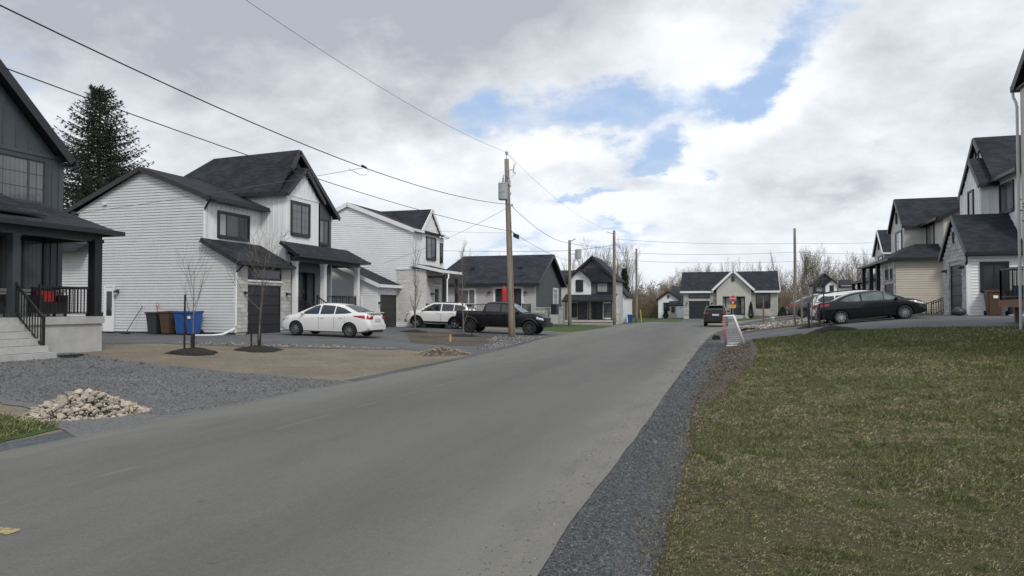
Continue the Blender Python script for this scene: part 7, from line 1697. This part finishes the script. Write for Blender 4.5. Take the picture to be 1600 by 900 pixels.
def chips(name, poly, bands, c0, c1, label, dz, clump=.0):
    x, y, s = scatter(poly, bands)
    if clump: k = fbm(x, y, .9, 31) > clump; x, y, s = x[k], y[k], s[k]
    n = len(x); base = np.array([(1, 0, 0), (-.5, .87, 0), (-.5, -.87, 0), (0, 0, .8), (0, 0, -.4)]) * .5
    fc = np.array([(0, 1, 3), (1, 2, 3), (2, 0, 3)])
    V = np.repeat(base[None], n, 0) * (1 + rng.uniform(-.35, .35, (n, 5, 3))); sz = s * np.exp(rng.normal(0, .4, n)); V *= sz[:, None, None]
    a = rng.uniform(0, 6.28, n); ca, sa = np.cos(a)[:, None], np.sin(a)[:, None]; vx = V[:, :, 0] * ca - V[:, :, 1] * sa; vy = V[:, :, 0] * sa + V[:, :, 1] * ca
    V[:, :, 0] = vx + x[:, None]; V[:, :, 1] = vy + y[:, None]; V[:, :, 2] += (hgt(x, y) + dz)[:, None]
    F = fc[None] + (np.arange(n) * 5)[:, None, None]
    t = rng.random(n) ** 1.6; tone = np.array(c0)[None] * (1 - t[:, None]) + np.array(c1)[None] * t[:, None]
    o = link(name, np_mesh(name, V.reshape(-1, 3), F.reshape(-1, 3), 'stonechip', np.repeat(tone, 5, 0))); tag(o, label, 'gravel', kind='stuff')
SHR = [(-1.10, 0), (-1.12, 5.5), (-1.12, 9), (-1.16, 14), (-1.22, 27), (-1.18, 34), (-.3, 32), (-.5, 20), (-.62, 12.8), (-.56, 9), (-.46, 5), (-.4, 0)]
chips('loose_gravel', SHR, [(3, 8, 5200, .013), (8, 16, 1800, .020), (16, 34, 600, .032)], (.055, .060, .064), (.165, .178, .185), 'blue-grey crushed gravel along the right road edge', .012)
ERT = [(-.72, 4), (-.7, 14), (-.5, 28), (.6, 29), (.5, 20), (0, 14.5), (-.3, 8), (-.36, 4)]
chips('loose_debris', ERT, [(3, 9, 1400, .013), (9, 18, 500, .024), (18, 30, 240, .042)], (.035, .03, .024), (.20, .165, .13), 'brown earth crumbs and stones between gravel and lawn', .010)
chips('spilled_grit', [(-1.62, 3), (-1.10, 3), (-1.13, 9), (-1.16, 16), (-1.2, 26), (-1.55, 26), (-1.5, 14)], [(3, 9, 420, .010), (9, 18, 170, .015), (18, 30, 60, .022)], (.10, .10, .095), (.30, .29, .27), 'sparse grit spilled from the shoulder onto the road edge', .018)
chips('border_crumbs', [(-.66, 3), (-.78, 9), (-.80, 16), (-.72, 28), (-.45, 28), (-.55, 16), (-.50, 9), (-.38, 3)], [(3, 9, 1500, .011), (9, 18, 500, .019), (18, 30, 200, .03)], (.04, .035, .028), (.20, .165, .125), 'brown crumbs mixed into the gravel beside the lawn', .014)
DRV = [(-7.8, 8.6), (-7.75, 13.6), (-8.4, 13.8), (-11.5, 14.35), (-15, 15.0), (-19, 16.4), (-22, 17.2), (-22, 10), (-16, 9.2), (-11.8, 9.1), (-10.6, 8.8)]
chips('driveway_gravel', DRV, [(9, 14, 700, .018), (14, 20, 420, .026), (20, 28, 160, .036)], (.075, .078, .08), (.225, .228, .23), 'loose blue-grey stones of the near left driveway', .016)
chips('strip_gravel', [(-11.6, 23.9), (-13.5, 22.5), (-15.5, 21.4), (-17.7, 21.0), (-19.3, 21.2), (-17.5, 22.2), (-15.8, 22.4), (-13.8, 23.4)], [(20, 32, 160, .06)], (.08, .08, .085), (.36, .34, .31), 'pale stones strewn between bare earth and the house driveway', .035)
chips('pole_gravel', [(-8.3, 24.6), (-8.8, 30), (-9.2, 36), (-11.5, 36), (-11, 32), (-9.8, 29), (-9.4, 25.5)], [(20, 42, 70, .06)], (.08, .085, .09), (.30, .29, .27), 'loose stones at the driveway mouth round the leaning pole', .035)
chips('rubble_crumbs', [(.2, 40.5), (.6, 50), (6, 51), (8, 43), (3.6, 40.2)], [(38, 60, 22, .11)], (.10, .09, .08), (.50, .45, .40), 'pale rubble crumbs on the earth island', .03)
def grass(name, poly, bands, label, green=.5, dz=.0, hk=1.0, verge=False):
    x, y, s = scatter(poly, bands); n = len(x)
    gfield = fbm(x, y, .55, 3) * .55 + fbm(x, y, 2.6, 9) * .55 + .05 * rng.standard_normal(n)
    cl_ = vnoise(x, y, 5.5, 17)
    far = np.clip((np.hypot(x, y) - 9) / 12, 0, 1)
    tuft = np.clip((gfield - (.60 - green * .18 - .06 * far)) * 9, 0, 1)
    blot = np.clip((vnoise(x, y, 3.1, 77) * .6 + vnoise(x, y, 7.5, 78) * .4 - .62) * 12, 0, 1); tuft = np.maximum(tuft * .8, blot)
    if verge: tuft = np.clip(tuft + .8, 0, 1)
    isg = rng.random(n) < (.26 + .60 * tuft)
    keep = rng.random(n) < (.80 + .20 * tuft); x, y, s, tuft, isg, cl_ = [q[keep] for q in (x, y, s, tuft, isg, cl_)]; n = len(x)
    L_ = s * (5.5 + 5.5 * tuft * (cl_ > .35)) * rng.uniform(.5, 1.3, n) * hk; w = s * rng.uniform(.7, 1.3, n)
    L_ = np.minimum(L_, .10)
    c1 = vnoise(x, y, 21.0, 41) * .6 + vnoise(x, y, 9.0, 43) * .4; near = np.clip(1.2 - np.hypot(x, y) / 26, .25, 1)
    kp = (c1 > .40 - .02 * near) | (rng.random(n) > .80 * near)
    x, y, s, tuft, isg, cl_, L_, w, c1 = [q[kp] for q in (x, y, s, tuft, isg, cl_, L_, w, c1)]; n = len(x)
    L_ = L_ * (.65 + .9 * c1)
    flat = np.where(isg, rng.uniform(.3, 1.0, n), rng.uniform(1.1, 2.6, n))
    a = rng.uniform(0, 6.283, n); dx, dy = np.cos(a), np.sin(a); px_, py_ = -dy, dx
    z0 = hgt(x, y) + dz
    up = L_ / np.sqrt(1 + flat ** 2); out = L_ * flat / np.sqrt(1 + flat ** 2)
    v0 = np.stack([x - px_ * w / 2, y - py_ * w / 2, z0], 1); v1 = np.stack([x + px_ * w / 2, y + py_ * w / 2, z0], 1)
    v2 = np.stack([x + dx * out * .45 + px_ * w * .35, y + dy * out * .45 + py_ * w * .35, z0 + up * .65], 1); v3 = np.stack([x + dx * out, y + dy * out, z0 + up], 1)
    V = np.stack([v0, v1, v2, v3], 1).reshape(-1, 3); F = (np.array([(0, 1, 2), (0, 2, 3)])[None] + (np.arange(n) * 4)[:, None, None]).reshape(-1, 3)
    t = rng.random(n)[:, None]
    gr = np.array((.072, .090, .034)) * (1 - t) + np.array((.165, .18, .078)) * t; tan = np.array((.22, .19, .108)) * (1 - t) + np.array((.38, .335, .205)) * t
    tone = np.where(isg[:, None], gr, tan) * rng.uniform(.8, 1.2, (n, 1)) * (.80 + .55 * c1[:, None])
    o = link(name, np_mesh(name, V, F, 'blade', np.repeat(tone, 4, 0))); tag(o, label, 'grass', kind='stuff')
LAWN = [(-.44, 3), (-.46, 8.4), (-.42, 11.6), (0, 15.3), (.5, 20), (.8, 25), (.75, 30.4), (2.2, 29.5), (4.2, 28.4), (6.2, 26.8), (9, 25.1), (14, 24.7), (21, 24.7), (21, 2)]
grass('grass', LAWN, [(3, 6.5, 11000, .0034), (6.5, 10, 7000, .0046), (10, 16, 3600, .0060), (16, 24, 1700, .0085), (24, 34, 750, .012)], 'patchy green and straw-coloured lawn on the right')
grass('verge_grass', [(-8.2, 5), (-8.2, 6.3), (-8.6, 7.5), (-9.4, 7.7), (-10.6, 7.85), (-12.5, 7.4), (-13, 5)], [(5, 18, 1500, .010)], 'bright green grass at the lower left corner', verge=True, dz=.02, hk=.8)
grass('weeds', [(-.56, 3), (-.62, 12), (-.2, 13), (-.40, 11), (-.38, 3)], [(3, 9, 900, .0042), (9, 24, 260, .008)], 'sparse weeds along the gravel and lawn edge', green=.4, dz=.012)
